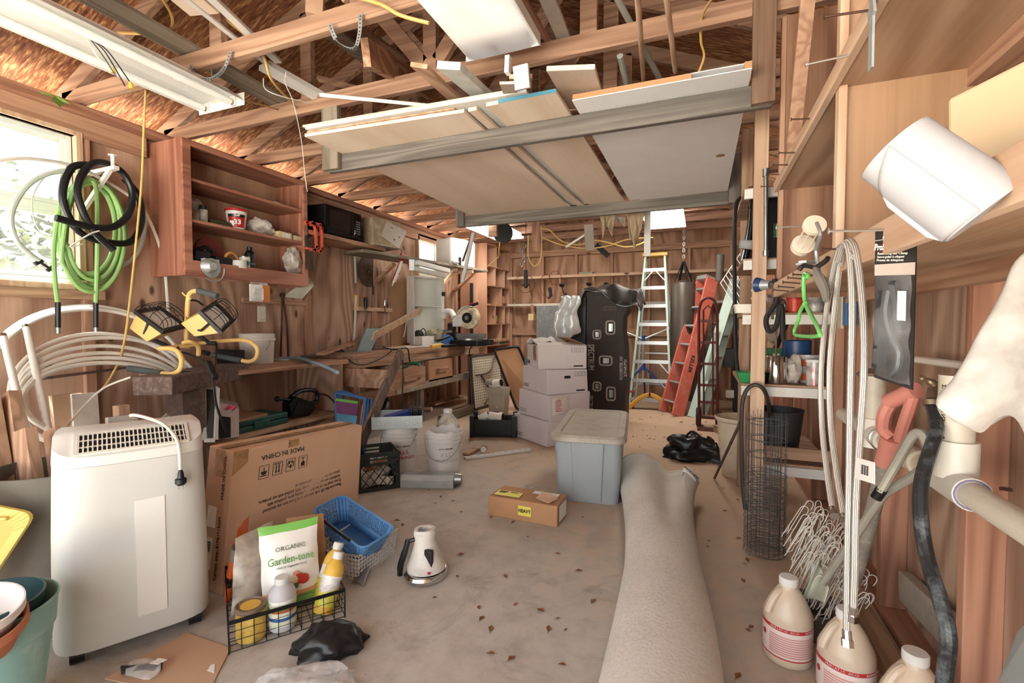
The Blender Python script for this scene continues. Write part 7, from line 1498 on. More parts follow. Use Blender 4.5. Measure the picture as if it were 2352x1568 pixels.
b=B(); b.cyl(k+V((-.01,-.06,0)),k+V((-.01,-.075,0)),.075,n=24); b.cyl(k+V((-.01,-.0751,0)),k+V((-.01,-.085,0)),.03,n=16,m=1); ob('hub_cover',b,[BLK,STEEL],t)
b=B(); b.grid(lambda u,v:k+V((-.175*math.cos(.3+1.6*u)*1.0,-.06+.12*v,.165*math.sin(.3+1.6*u))),14,3); ob('upper_guard',b,WHT2,t,solid=.012)
b=B(); b.tube(cr([k+V((-.02,0,.15)),k+V((.06,-.02,.18)),k+V((.14,-.04,.2))],5),.022,8); ob('handle',b,BLK,t); b=B(); b.tube([k+V((-.0,-.02,.185)),k+V((.07,-.04,.205))],.012,8); ob('trigger_lock',b,REDP,t)
b=B(); b.tube(cr([at(1018,730,y=my+.1),at(1022,717,y=my+.1),at(1035,716,y=my+.1),at(1043,728,y=my+.08)],6),.045,10); ob('dust_elbow',b,WHT2,t)
cord('electric_cord',[bp(1075,790,.03),bp(1078,793,.02)+V((.05,0,0)),at(1078,808,x=-3.13),at(1079,860,x=-3.12),at(1080,915,x=-3.1),at(1084,945,x=-3.1)],.008,CORDB,'black cord hanging over the front of the workbench by the right leg')  # power cords of the bench tools, kept as objects of their own
cord('electric_cord',[bp(880,797,.02),at(905,803,x=-3.15),at(935,800,x=-3.12),at(942,830,x=-3.13),at(960,830,x=-3.14),at(1000,824,x=-3.15),at(1030,820,x=-3.15)],.008,CORDB,'black cord draped along the workbench front over the small drawer')
cord('electric_cord',[at(905,800,x=-3.13),at(880,820,x=-3.13),at(840,836,x=-3.13),at(815,835,x=-3.13),at(800,825,x=-3.14)],.007,CORDB,'black cord sagging across the left end of the workbench')
cord('electric_cord',[at(925,825,x=-2.7),at(925,870,x=-2.69),at(924,930,x=-2.69),at(927,960,x=-2.68)],.007,CORDB,'thin black cord hanging past the pulled out drawer')
k=bp(1125,780,.03); b=B(); b.cyl(k,k+V((.12,.06,0)),.025,.015,n=12); one('screwdriver',b,plain('maroon_handle','#8f3a48',.4),'maroon handled tool at the right end of the workbench','tool')
b=B(); p=bp(1112,788); b.bar(p+V((-.15,0,.015)),p+V((.15,.05,.015)),.05,.02); one('wood_strip',b,PINE['X'],'pale wood strip at the right end of the workbench','wood',sm=0)
# on the wall
k=at(845,624,x=XL+.02); t=thing('saw_blade','large dark rusty circular saw blade hanging on the wall','saw blade',k)
b=B(); n_=60; rr_=[.185+(.006 if i%2 else 0) for i in range(n_)]; b.prism([k+V((0,r_*math.cos(2*math.pi*i/n_),r_*math.sin(2*math.pi*i/n_))) for i,r_ in enumerate(rr_)],(.006,0,0)); ob('disc',b,RUST,t,sm=0)
b=B(); b.cyl(k+V((.006,0,0)),k+V((.02,0,0)),.012,n=12); ob('bolt',b,STEEL,t)
p,q=at(820,707,x=XL+.05),at(898,708,x=XL+.05); b=B(); b.box(XL,XL+.07,p.y,q.y,p.z-.03,p.z+.015); one('tool_rack',b,PINE['Y'],'narrow wooden tool rack on the wall below the saw blade','rack',sm=0)
zr_=p.z
def chisel(u,v0,v1,label,mat,r=.015):
    a_,e_=at(u,v0,x=XL+.09),at(u,v1,x=XL+.09); t=thing('hand_tool',label,'tool',e_); m_=a_.lerp(e_,.45)
    b=B(); b.lathe([(.001,0),(r,.006),(r*1.25,.05),(r*.9,(a_-m_).length)],a_,n=12,ax=m_-a_); ob('handle',b,mat,t); b=B(); b.bar(m_,e_,.018,.006); ob('blade',b,STEEL,t,sm=0)
chisel(840,682,742,'black handled tool at the left of the wall rack',BLK,.022); chisel(857,655,705,'dark long rod in the middle of the wall rack',DSTEEL,.011); chisel(884,687,722,'steel handled tool at the right of the wall rack',CHROME,.016)
b=B(); b.tube([at(815,575,x=XL+.02),at(817,650,x=XL+.02)],.013,8); one('conduit',b,plain('pale_conduit','#c3cdc4',.5),'upper pale conduit pipe on the wall left of the saw blade','pipe')
b=B(); b.tube(cr([at(818,680,x=XL+.02),at(816,730,x=XL+.02),at(813,775,x=XL+.02),at(811,790,x=XL+.03)],4),.014,8); one('conduit',b,plain('white_conduit','#d5d3cb',.5),'lower white pipe running down the wall to the workbench','pipe')
k=at(820,690,x=XL+.03); b=B(); b.box(XL,XL+.03,k.y-.01,k.y+.03,k.z-.07,k.z+.07); one('wall_tag',b,YEL,'narrow yellow red strip on the wall beside the lower white pipe','tag',sm=0)
a_,e_=at(898,640,x=XL+.02),at(950,790,x=XL+.02); b=B(); b.box(XL,XL+.015,a_.y,e_.y,bz-.02,at(898,640,x=XL+.02).z); one('hardboard_panel',b,plain('hardboard','#a98363',.7,var=.08),'plain tan hardboard panel fixed on the wall left of the white cabinet','panel',sm=0)
# white open cabinet carcass
w0,w1=V((-3.68,5.58,0)),V((-3.5,6.1,0)); d=(w1-w0).normalized(); n_=V((d.y,-d.x,0)); L_=(w1-w0).length; hz=.98
t=thing('cabinet_carcass','white open cabinet carcass with one shelf standing on the workbench','cabinet',w0+V((0,0,bz)),math.atan2(d.y,d.x),local=True)
MEL=plain('white_melamine','#dcdfd8',.35,var=.04)
b=B(); b.box(0,L_,.14,.152,.045,hz); ob('back_panel',b,MEL,t,sm=0)
for (x0,x1) in((0,.018),(L_-.018,L_)): b=B(); b.box(x0,x1,0,.14,.045,hz); ob('side_panel',b,WHT2,t,sm=0)
for q0,q1 in((hz-.018,hz),(.0455,.07)): b=B(); b.box(.018,L_-.018,0,.14,q0,q1); ob('end_panel',b,WHT2,t,sm=0)
b=B(); b.box(.018,L_-.018,.02,.14,.56,.575); ob('shelf',b,WHT2,t,sm=0)
b=B(); b.box(-.012,.0,-.02,.03,.1,hz-.05); b.box(L_-.05,L_+.0,-.006,-.001,.045,hz); ob('face_frame',b,WHT2,t,sm=0)
for z_ in(.17,.72): b=B(); b.box(L_-.05,L_+.012,-.02,-.0065,z_,z_+.06); ob('hinge',b,DSTEEL,t,bev=.004,sm=0)
b=B(); b.box(0,L_+.05,-.06,.16,0,.044); one('white_base_board',b,WHT,'white board under the open white cabinet on the workbench','board',sm=0); bpy.context.view_layer.update()
o_=bpy.data.objects['white_base_board']; o_.location=w0+d*(L_/2)+n_*-.05*-1+V((0,0,bz)); o_.rotation_euler=(0,0,math.atan2(d.y,d.x))
p=at(958,772,y=5.5); p=w0+d*.12+n_*.0; WC_=lambda x,y,z_: w0+d*x+V((-d.y,d.x,0))*y+V((0,0,bz+z_))
p=WC_(.14,.07,.071); t=thing('motor','small dark electric motor in the bottom of the white cabinet','motor',p); b=B(); b.sph(p+V((0,0,.085)),.075,1,1,1); b.cyl(p,p+V((0,0,.05)),.05,n=14); ob('motor_body',b,DSTEEL,t); b=B(); b.tube(cr([p+V((.03,0,.14)),p+V((.08,0,.18)),p+V((.12,0,.12)),p+V((.1,0,.05))],5),.007,6); ob('cord',b,CORDB,t)
one('plastic_bag',bagl(tuple(WC_(.42,.06,.071)),.16,.1,.085,8),film('tan_bag','#b9b08f',.85,.2),'clear tan plastic bag in the bottom of the white cabinet','bag',sm=50)
# shelves A and B
zA_=at(760,540,x=-3.52).z; pA=at(706,535,x=-3.52).y
t=thing('wall_plank_shelf','short plank shelf on the wall carrying the black microwave','shelf',(-3.68,4.1,zA_-.04))
b=B(); b.box(XL,-3.5,3.53,at(886,560,x=-3.5).y,zA_-.04,zA_); ob('plank',b,STUD['Y'],t,sm=0)
b=B(); b.bar((XL+.05,3.62,zA_-.3),(-3.56,3.62,zA_-.045),.04,.05,(0,1,0)); ob('brace',b,STUD['X'],t,sm=0)
t=thing('microwave','black microwave oven on the plank shelf right of the red cabinet','microwave',(-3.67,4.02,zA_))
my0,my1=3.75,4.28; zt_=zA_+.30; BG=plain('black_gloss','#0f1011',.12,var=.05,spec=.6)
b=B(); b.box(-3.84,-3.5,my0,my1,zA_+.012,zt_); ob('case',b,BLK,t,bev=.006,sm=0)
b=B(); b.box(-3.4995,-3.485,my0+.005,my1-.125,zA_+.02,zt_-.008); dr=ob('door',b,BG,t,bev=.004,sm=0)
b=B(); b.box(-3.4849,-3.482,my0+.05,my1-.17,zA_+.07,zt_-.05); ob('door_window',b,plain('smoked_glass','#2b2622',.1,spec=.7),dr,sm=0)
b=B(); b.box(-3.4999,-3.488,my1-.122,my1-.004,zA_+.02,zt_-.008); cpn=ob('control_panel',b,BG,t,sm=0)
b=B()
for i in range(6):
    for j in range(3): y=my1-.1+.028*j; z_=zA_+.07+.025*i; b.box(-3.4879,-3.486,y,y+.02,z_,z_+.014)
ob('keypad',b,plain('key_grey','#77787a',.5),cpn,sm=0)
b=B(); b.tube([(-3.47,my1-.14,zA_+.05),(-3.455,my1-.14,zA_+.07),(-3.455,my1-.14,zt_-.05),(-3.47,my1-.14,zt_-.03)],.009,8); ob('door_handle',b,BG,dr)
for y in(my0+.05,my1-.05): b=B(); b.cyl((-3.54,y,zA_),(-3.54,y,zA_+.0115),.012,n=10); ob('foot',b,BLK,t)
b=B(); b.hexa([(-3.8,4.295,zA_),(-3.6,4.295,zA_),(-3.6,4.45,zA_),(-3.8,4.45,zA_)],[(-3.8,4.295,zA_+.36),(-3.62,4.295,zA_+.36),(-3.62,4.43,zA_+.3),(-3.8,4.43,zA_+.36)]); t=thing('coffee_maker','black coffee maker behind the right end of the microwave','coffee maker',(-3.7,4.37,zA_)); ob('body',b,BLK,t,bev=.02,sm=0); b=B(); b.box(-3.6,-3.58,4.32,4.42,zA_+.2,zA_+.25); ob('display',b,plain('grey_display','#55605f',.3),t,bev=.01,sm=0)
plank('wood_scrap',V((-3.6,3.85,zt_+.012)),V((-3.6,4.0,zt_+.012)),.08,.022,PINE['Y'],'small wood scrap lying on the microwave','wood')
p=at(885,555,x=-3.55); t=thing('cardboard_box','worn tilted cardboard box with open flaps and printed icons on the shelf','box',p)
zb_=zA_+.002; Q=[at(836,548,x=-3.46),at(885,566,x=-3.4),at(905,560,x=-3.62),at(850,545,x=-3.75)]
O=V((-3.5,4.46,zA_)); 
lo=[V((-3.46,4.46,zA_)),V((-3.36,4.86,zA_+.0)),V((-3.66,4.95,zA_)),V((-3.8,4.5,zA_))]; hi=[p+V((-.06,.05,.33)) for p in lo]
b=B(); b.hexa(lo,hi); ob('box',b,plain('worn_card','#a8957e',.8,var=.1,dirt='#c9bfae'),t,sm=0)
Q=[at(876,540,x=-3.33),at(916,570,x=-3.28),at(934,532,x=-3.34),at(888,508,x=-3.4)]
b=B(); quad(Q,.006,b); fl=ob('flap',b,plain('white_flap','#cdc8bd',.7),t,sm=0)
def Qq(u,v): return (Q[0]*(1-u)+Q[1]*u)*(1-v)+(Q[3]*(1-u)+Q[2]*u)*v+V((.007,-.002,.002))
b=B()
for (u,v,w,h) in((.3,.75,.1,.05),(.55,.75,.08,.06),(.75,.8,.06,.06),(.3,.5,.12,.06),(.55,.48,.1,.07),(.78,.5,.07,.08),(.35,.25,.1,.07),(.62,.22,.1,.08)): b.hexa([Qq(u-w/2,v-h/2),Qq(u+w/2,v-h/2),Qq(u+w/2,v+h/2),Qq(u-w/2,v+h/2)],[q+V((.001,0,0)) for q in (Qq(u-w/2,v-h/2),Qq(u+w/2,v-h/2),Qq(u+w/2,v+h/2),Qq(u-w/2,v+h/2))])
ob('printed_icons',b,plain('brownish_ink','#6a5f5a',.7),fl,sm=0)
t=thing('wall_plank_shelf','long greyish plank shelf below the open box running to the cubbies','shelf',(-3.4,5.4,2.02)); zB_=2.045
b=B(); b.hexa([(-3.48,4.3,zB_-.035),(-3.02,6.6,zB_-.035),(-3.36,6.67,zB_-.035),(-3.82,4.36,zB_-.035)],[(-3.48,4.3,zB_),(-3.02,6.6,zB_),(-3.36,6.67,zB_),(-3.82,4.36,zB_)]); ob('plank',b,GREYB['Y'],t,bev=.003,sm=0)
b=B(); b.bar((XL,6.25,zB_-.06),(-3.1,6.25,zB_-.06),.04,.045); ob('cross_bearer',b,PINE['X'],t,sm=0)
for u0,v0,u1,v1,x1,m_ in((862,648,905,606,-3.5,STUD['X']),(1018,652,1046,619,-3.2,PINE['X']),(1044,668,1087,627,-3.2,STUD['X'])): b=B(); p=at(u0,v0,x=XL+.03); q=at(u1,v1,x=x1); q.z=min(q.z,zB_-.06); b.bar(p,q,.035,.06,(0,1,0)); ob('brace',b,m_,t,sm=0)
# tank, strip light, caulk gun
t=thing('plastic_tank','big white plastic tank on the plank shelf under the trusses','tank',(-3.38,6.2,zB_)); 
b=B(); loft(b,[rrect(-.17,.17,-.25,.25,0,.05),rrect(-.18,.18,-.26,.26,.03,.06),rrect(-.18,.18,-.26,.26,.36,.06),rrect(-.165,.165,-.245,.245,.39,.06)]); b.tf(M.Translation(V((-3.36,6.2,zB_+.001)))@M.Rotation(-.25,4,'Z')); ob('tank_body',b,WHT2,t,sm=40)
p=V((-3.18,5.86,zB_)); one('small_pump',B().sph(p+V((0,0,.03)),.05,1,1.4,.6),WHT2,'small white domed part in front of the white tank','part'); b=B(); b.cyl(p+V((.02,.1,.0)),p+V((.02,.1,.11)),.02,n=10); one('small_bottle',b,DSTEEL,'small dark bottle in front of the white tank','bottle')
t=thing('strip_light','short white twin strip light fixed under the plank shelf by the window','strip light',at(985,620,x=-3.2))
p,q=at(946,607,x=-3.3),at(1022,626,x=-3.2); 
for dz,dx in((0.02,.05),(-.045,.0)): b=B(); b.bar(p+V((dx,0,dz)),q+V((dx,0,dz)),.07,.055); ob('channel',b,WHT2,t,bev=.004,sm=0)
b=B(); b.bar(p+V((-.02,-.02,-.01)),p+V((.04,.0,-.01)),.04,.13); ob('end_box',b,GALV,t,sm=0)
cord('electric_cord',[at(948,615,x=-3.3),at(942,660,x=-3.32),at(938,710,x=-3.4),at(930,760,x=-3.45),at(926,775,x=-3.45)],.008,plain('tan_cord','#b9a690',.5),'tan cord hanging down from the twin strip light to the workbench')  # power cord of the twin strip light
t=thing('caulk_gun','red caulking gun with a white cartridge hanging from the plank shelf','caulk gun',at(920,620,x=-3.4)); a_,e_=at(922,600,x=-3.42),at(905,645,x=-3.42)
b=B(); b.cyl(a_,e_,.025,n=16); ob('cartridge',b,banded('cartridge_label',((0,'#dddcd8'),(.45,'#33343a'),(.55,'#c8384a'),(.65,'#33343a'),(.8,'#d9d9d6')),.25),t); d=(e_-a_).normalized()
b=B(); b.cyl(e_,e_+d*.02,.02,.012,n=12); b.cyl(e_+d*.02,e_+d*.075,.009,.005,n=10); ob('nozzle',b,WHT2,t)
b=B(); b.tube([a_-d*.02+V((0,-.03,0)),e_+V((0,-.032,0))],.006,6); b.tube([a_-d*.02+V((0,.03,0)),e_+V((0,.032,0))],.006,6); b.cyl(a_-d*.03,a_-d*.01,.034,n=14); h=a_-d*.03; b.bar(h,h+V((0,.0,.07)),.03,.05,(0,1,0)); b.bar(h+V((0,.02,.05)),h+V((0,.22,.03)),.022,.03); b.bar(h+V((0,.1,.03)),h+V((0,.16,-.09)),.016,.02,(0,1,0)); ob('frame',b,REDP,t)
b=B(); b.tube(cr([h+V((0,0,.06)),h+V((0,-.02,.13)),h+V((.0,.03,.16)),h+V((0,.05,.12))],5),.005,6); ob('rod_hook',b,DSTEEL,t)
plank('post',at(1083,650,y=7.1),at(1083,780,y=7.1),.04,.05,BLKM,'dark narrow strip put in as the shade of the gap left of the cubby unit','post',up=(0,1,0))  # black strip painted in for the shade of the gap, no real post
# ================================================================ right side: shelves, pipes, tools
FX=.33
t=thing('plywood_shelving','large plywood shelf unit along the right wall with two deep shelves','shelving',(.48,1.2,1.3))
b=B(); b.box(FX+.0,.62,-.4,2.535,1.35,1.37); ob('lower_shelf',b,SHP['Y'],t,sm=0)
b=B(); b.box(FX-.02,FX-.0005,-.4,2.56,1.33,1.395); ob('shelf_edge',b,PINE['Y'],t,bev=.002,sm=0)
b=B(); b.box(.60,.64,-.4,2.535,1.30,1.3495); ob('rear_cleat',b,STUD['Y'],t,sm=0)
b=B(); b.box(FX,.62,-.4,1.515,1.83,1.85); b.box(FX,.62,1.536,2.535,1.83,1.85); ob('upper_shelf',b,SHP['Y'],t,sm=0)
b=B(); b.box(FX-.02,FX-.0005,-.4,2.56,1.825,1.868); ob('shelf_edge',b,PINE['Y'],t,bev=.002,sm=0)
b=B(); b.box(.6,.66,-.4,2.535,1.785,1.8295); ob('rear_cleat',b,STUD['Y'],t,sm=0)
b=B(); b.box(FX+.021,.62,1.5155,1.5355,1.3705,2.62); ob('partition',b,wood('partition_near','#bd8d66','#96683f','Z',6,.3,1.0,0,.5),t,sm=0)
b=B(); b.box(FX+.021,.7,2.536,2.556,1.33,2.62); ob('partition',b,wood('partition_far','#b5805a','#6f3d29','Z',20,.35,1.8,0,.6),t,sm=0)
b=B(); b.box(FX,FX+.02,1.5,1.535,1.37,2.62); ob('stile',b,PINE['Z'],t,bev=.002,sm=0)
b=B(); b.box(FX-.0,FX+.02,2.536,2.575,1.4,2.62); ob('stile',b,STUD['Z'],t,bev=.002,sm=0)
b=B(); b.bar((.37,2.1,2.62),(.37,2.5,1.9),.03,.05,(1,0,0)); ob('brace',b,STUD['Y'],t,sm=0)
# nails on the shelf edges
NAIL=plain('nail_steel','#b0aba4',.4,.7,.1); NAILR=plain('rusty_nail','#5b3f33',.6,.5,.2)
def nail(p,L_=.09,mat=NAILR,up_=.006):
    p=V(p); b=B(); b.cyl(p,p+V((-L_,0,up_)),.0024,n=6); b.cyl(p+V((-L_,0,up_)),p+V((-L_-.002,0,up_)),.006,n=8); return b
b=nail(at(1950,127,x=FX-.02),.085,NAIL,-.004); one('nail',b,NAIL,'long threaded nail sticking out of the upper shelf edge','nail')
b=nail(at(2030,528,x=FX-.02),.085,NAIL,.004); one('nail',b,NAIL,'bright nail holding the black package on the lower shelf edge','nail')
b=nail(at(1890,515,x=FX),.12,NAIL,.0); one('nail',b,NAIL,'bright nail holding the white cork ended gadget','nail')
b0=None
for i,(u,v) in enumerate(((1860,272),(1826,350),(1810,378),(1790,400),(1776,428),(1825,660),(1838,650),(1852,640),(1866,632),(1812,668))):
    x=FX-.0205
    if b0 is None: b0=nail((0,0,0),.05); b0=tag(ob('nail',b0,NAILR),'small dark nail in the front edge of a plywood shelf','nail','small nails in the shelf edges'); p=at(u,v,x=x); b0.location=p+V((-.026,0,-.003))
    else: o=b0.copy(); COL.objects.link(o); o.location=at(u,v,x=x)+V((-.026,0,-.003))
# steel strap hook on the upper shelf edge
k=at(2003,22,x=FX-.03); b=B(); e_=at(2000,160,x=FX-.03); b.bar(k+V((0,0,.04)),e_,.004,.022,(0,1,0)); b.bar(k+V((0,-.015,.0)),k+V((0,.015,-.01)),.005,.03); b.bar(k+V((.0,.0,.02)),k+V((.03,.0,.02)),.02,.005); one('steel_hanger',b,GALV,'galvanised steel hanger strap dangling from the upper shelf edge','hanger',sm=0)
b=nail(at(2003,23,x=FX-.02),.08); one('nail',b,NAILR,'dark nail carrying the galvanised hanger strap','nail')
# paper roll on the lower shelf
t=thing('paper_roll','white paper towel roll hanging out over the lower plywood shelf','paper roll',at(2140,420,x=.33))
a_,e_=cp(2054,342,.60),cp(2262,490,.55); ax_=(e_-a_).normalized(); L_=(e_-a_).length
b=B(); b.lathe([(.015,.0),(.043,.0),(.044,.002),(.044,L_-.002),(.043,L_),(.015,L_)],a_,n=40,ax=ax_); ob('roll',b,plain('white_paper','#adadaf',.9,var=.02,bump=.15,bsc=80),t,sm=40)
tow=-(cp(2160,420,1)-V((0,0,H))).normalized(); tow=(tow-ax_*tow.dot(ax_)).normalized(); dn_=ax_.cross(tow); dn_=dn_ if dn_.z<0 else -dn_
b=B()
def sheetf(u,v):
    th=min(v*1.9,1.35); o=(tow*math.cos(th)+dn_*math.sin(th))*.0462
    if v>.71: o+=(dn_*.5+V((0,0,-.5))-tow*.1)*(v-.71)*.025
    return a_+ax_*(L_*(.38-.36*(1-v)+(.98-.38+.36*(1-v)-.16*max(0,v-.71)*3)*u))+o
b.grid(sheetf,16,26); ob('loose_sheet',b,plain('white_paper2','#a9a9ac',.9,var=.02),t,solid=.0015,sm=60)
m_=a_+ax_*L_*.5; q=V((FX-.012,m_.y+.06,m_.z-.005)); b=B(); b.tube([m_,m_+(q-m_)*.5+V((0,0,.012)),q],.0025,6); ob('hanger_wire',b,NAIL,t)
# cardboard box and black part on the shelf
k=at(2215,405,z=1.397); t=thing('cardboard_box','cream cardboard box at the right edge on the lower plywood shelf','box',(.43,.74,1.371))
b=B(); b.hexa([(.345,.93,1.371),(.50,.68,1.371),(.61,.75,1.371),(.46,1.0,1.371)],[(.345,.93,1.55),(.50,.68,1.57),(.61,.75,1.57),(.46,1.0,1.55)]); b.jit(.008,3,10); ob('box',b,plain('tan_box','#cdb593',.8,var=.05),t,bev=.006,sm=0)
b=B(); b.box(.41,.47,.62,.67,1.396,1.44); b.tf(M.Translation(V((-.005,.03,.03)))); one('black_adapter',b,plain('glossy_black_part','#1d1f1a',.15),'glossy black plastic part at the right edge beside the cream box','part',bev=.012)
k=at(2260,155,x=.68); b=B(); b.cyl((k.x,k.y,k.z),(k.x-.03,k.y,k.z),.05,n=24); one('knob',b,BLKM,'dark round knob on the wall beneath the rear of the upper shelf','knob')
# white padded bag hanging at the right edge
t=thing('padded_bag','white bubble wrap bag hanging close by at the right edge of the photo','bag',(.46,.9,.98))
def padf(u,v):
    th=2*math.pi*u; ce=cp(2392-107*v,565+405*v,.72); w=(34+105*v**1.1 if v<.9 else 128*(1-((v-.9)/.1)**2*.5))*.72/1090
    return ce+rt*(math.cos(th)*w)+fw*(math.sin(th)*w*.45)+V((0,0,.012*math.sin(th*3)*v))
b=B(); b.grid(padf,36,26,cu=True); b.jit(.012,5,16); ob('padding',b,film('bubble_wrap','#c9c7c2',.97,.3),t,sm=60)
# black blister package
k=at(2058,705,y=1.06); Q=[at(2010,866,y=1.085),at(2098,895,y=1.03),at(2108,516,y=1.03),at(2013,532,y=1.085)]
def BQ(u,v,o=0.): 
    n_=(Q[1]-Q[0]).cross(Q[3]-Q[0]).normalized(); n_=n_ if n_.y<0 else -n_
    return (Q[0]*(1-u)+Q[1]*u)*(1-v)+(Q[3]*(1-u)+Q[2]*u)*v+n_*o
t=thing('blister_pack','black hanging retail package with clear plastic front on the shelf edge','package',BQ(.5,0))
b=B(); b.hexa([BQ(0,0),BQ(1,0),BQ(1,1),BQ(0,1)],[BQ(0,0,.003),BQ(1,0,.003),BQ(1,1,.003),BQ(0,1,.003)]); ob('backing_card',b,plain('black_card','#221f1e',.5,var=.1),t,sm=0)
for v0,v1 in((.70,.775),(.935,.94)): b=B(); b.hexa([BQ(0,v0,.0032),BQ(1,v0,.0032),BQ(1,v1,.0032),BQ(0,v1,.0032)],[BQ(0,v0,.0036),BQ(1,v0,.0036),BQ(1,v1,.0036),BQ(0,v1,.0036)]); ob('pale_band',b,plain('grey_band','#b5aaa0',.5),t,sm=0)
xd,yd=BQ(1,.5)-BQ(0,.5),BQ(.5,1)-BQ(.5,0)
text('ProSource',.0165,BQ(.32,.885,.005),xd,yd,WHT2,t,bold=.0004,sx=.62)
text('Ratcheting Bar Clamp\nSerre-joint à cliquet\nPrensa de trinquete',.006,BQ(.08,.825,.005),xd,yd,WHT2,t,al='LEFT')
b=B(); b.bar(BQ(.05,.86,.0045),BQ(.55,.872,.0045),.0015,.0004); b.bar(BQ(.05,.905,.0045),BQ(.55,.918,.0045),.0015,.0004); ob('red_rule',b,REDP,t,sm=0)
b=B(); b.cyl(BQ(.28,.95,.003),BQ(.28,.95,.0045),.005,n=12); b.cyl(BQ(.68,.965,.003),BQ(.68,.965,.0045),.005,n=12); ob('hang_hole',b,PAPER,t)
b=B(); b.grid(lambda u,v:BQ(.04+.92*u,.02+.68*v,.006+.02*math.sin(math.pi*u)**.5*math.sin(math.pi*min(1,v*1.05))**.4),14,20); b.jit(.004,6,40); ob('blister',b,film('clear_blister',(.85,.87,.88,1),.09,.06),t,sm=60)
b=B(); b.tube(cr([BQ(.45,.6,.01),BQ(.4,.45,.012),BQ(.55,.3,.012),BQ(.75,.22,.012),BQ(.72,.12,.012),BQ(.5,.05,.01)],6),.006,7); b.bar(BQ(.2,.08,.008),BQ(.35,.6,.01),.02,.012); b.bar(BQ(.55,.66,.008),BQ(.8,.35,.01),.014,.01); ob('packed_tool',b,plain('dark_tool','#3a3d40',.35,.3),t)
b=B(); b.hexa([BQ(.8,.42,.022),BQ(.96,.42,.018),BQ(.96,.6,.018),BQ(.8,.6,.022)],[BQ(.8,.42,.023),BQ(.96,.42,.019),BQ(.96,.6,.019),BQ(.8,.6,.023)]); ob('price_label',b,PAPER,t,sm=0)
# braided hoses on a nail
BRD=N('braided_steel'); wv=BRD.n('TexWave',wave_type='BANDS',i_Scale=90.,i_Distortion=1.); BRD.l(BRD.coord((1,1,1),rnd=False),wv.inputs['Vector']); BRD=BRD.out(BRD.ramp(wv.outputs['Fac'],(.2,'#8d8a85'),(.6,'#d6d3ce')),.4,.35,bump=wv.outputs['Fac'],bs=.4)
HX=.3
def bh(pts,label,x=HX,r=.0068):
    P_=[at(u,v,x=x+(w[0] if w else 0)) for u,v,*w in pts]; t=thing('supply_hose',label,'hose',P_[-1]); b=B(); b.tube(cr(P_[:-1],7),r,9); ob('braided_tube',b,BRD,t)
    e0,e1=P_[-2],P_[-1]; d=(e1-e0); 
    b=B(); b.cyl(e0-d*.1,e0+d*.5,r*1.25,n=10); b.cyl(e0+d*.5,e1,r*1.7,r*1.7,n=6); ob('end_fitting',b,CHROME,t)
bh([(1962,590),(1945,565),(1925,580),(1900,700),(1886,850),(1888,980),(1900,1090),(1912,1168),(1917,1185)],'braided steel hose ending lowest at the left of the hanging bunch')
bh([(1968,600),(1955,570),(1935,575),(1918,700),(1905,850),(1908,980),(1922,1090),(1938,1185),(1945,1205)],'braided steel hose just right of the leftmost one in the hanging bunch',HX+.01)
bh([(1925,600),(1938,562),(1950,580),(1957,700),(1953,900),(1950,1100),(1946,1300),(1945,1450),(1947,1485)],'braided steel hose hanging longest in the middle of the bunch',HX-.005)
bh([(1930,610),(1945,556),(1966,580),(1982,720),(1984,850),(1975,1000),(1966,1150),(1963,1300),(1960,1395),(1958,1425)],'braided steel hose with black tape marks at the right of the bunch',HX+.004)
k=at(1936,575,x=HX+.01); one('nail',nail(k+V((.04,0,0)),.08),NAILR,'dark nail carrying the bunch of braided hoses','nail')
Q=[at(1965,1098,x=HX-.012),at(2010,1112,x=HX-.012),at(2010,1062,x=HX-.012),at(1968,1050,x=HX-.012)]
t=thing('price_tag','white bar code tag hanging on the braided hoses','tag',Q[0]); b=B(); quad(Q,.0008,b); ob('tag_card',b,PAPER,t,sm=0); b=B()
for i in range(9): p=Q[0].lerp(Q[1],.32+.045*i); q=Q[3].lerp(Q[2],.32+.045*i); b.bar(p.lerp(q,.3)+V((-.001,-.001,0)),p.lerp(q,.75)+V((-.001,-.001,0)),.0008+.0006*(i%3),.0004)
ob('bar_code',b,INK,t,sm=0)
# cork ended gadget, strips, knife-like tool, nozzle, clip, green hanger
k=at(1872,515,x=.28); t=thing('wire_gadget','white wire cage gadget with round ends hanging on a nail','gadget',k); k2=at(1843,565,x=.27)
CK=plain('pale_disc','#dccdb8',.6)
b=B(); d=(k2-k).normalized(); b.cyl(k,k+d*.012,.028,n=22); ob('end_disc',b,CK,t); b=B(); b.cyl(k2-d*.012,k2+d*.006,.03,n=22); ob('end_disc',b,CK,t)
b=B()
for i in range(6): a_,bb_=perp(d); o=(a_*math.cos(i*1.047)+bb_*math.sin(i*1.047))*.019; b.tube([k+o+d*.01,k2+o-d*.01],.0018,5)
ob('wire_cage',b,WHT2,t)
b=B(); b.tube(cr([at(1876,512,x=.27),at(1884,540,x=.27),at(1874,575,x=.275),at(1882,625,x=.28)],5),.0045,7); ob('wire_handle',b,GALV,t)
for i,v in enumerate((606,601)): b=B(); b.bar(at(1835+8*i,v,x=.26),at(1895,v-4,x=.34),.02,.006); one('metal_strip',b,GALV,'grey metal strip jutting from the lower shelf edge, '+('lower','upper')[i]+' of two','strip',sm=0)
k,k2=at(1873,615,x=.27),at(1898,690,x=.28); t=thing('pliers','grey handled pliers hanging below the metal strips','pliers',k2); b=B(); b.tube(cr([k,k.lerp(k2,.3),k.lerp(k2,.7)+V((.004,0,0)),k2],5),[.006,.007,.008,.009,.011,.013,.013,.012,.012,.011,.011,.01,.01,.009,.008,.007],9); ob('grip',b,plain('grey_grip','#77726c',.6),t)
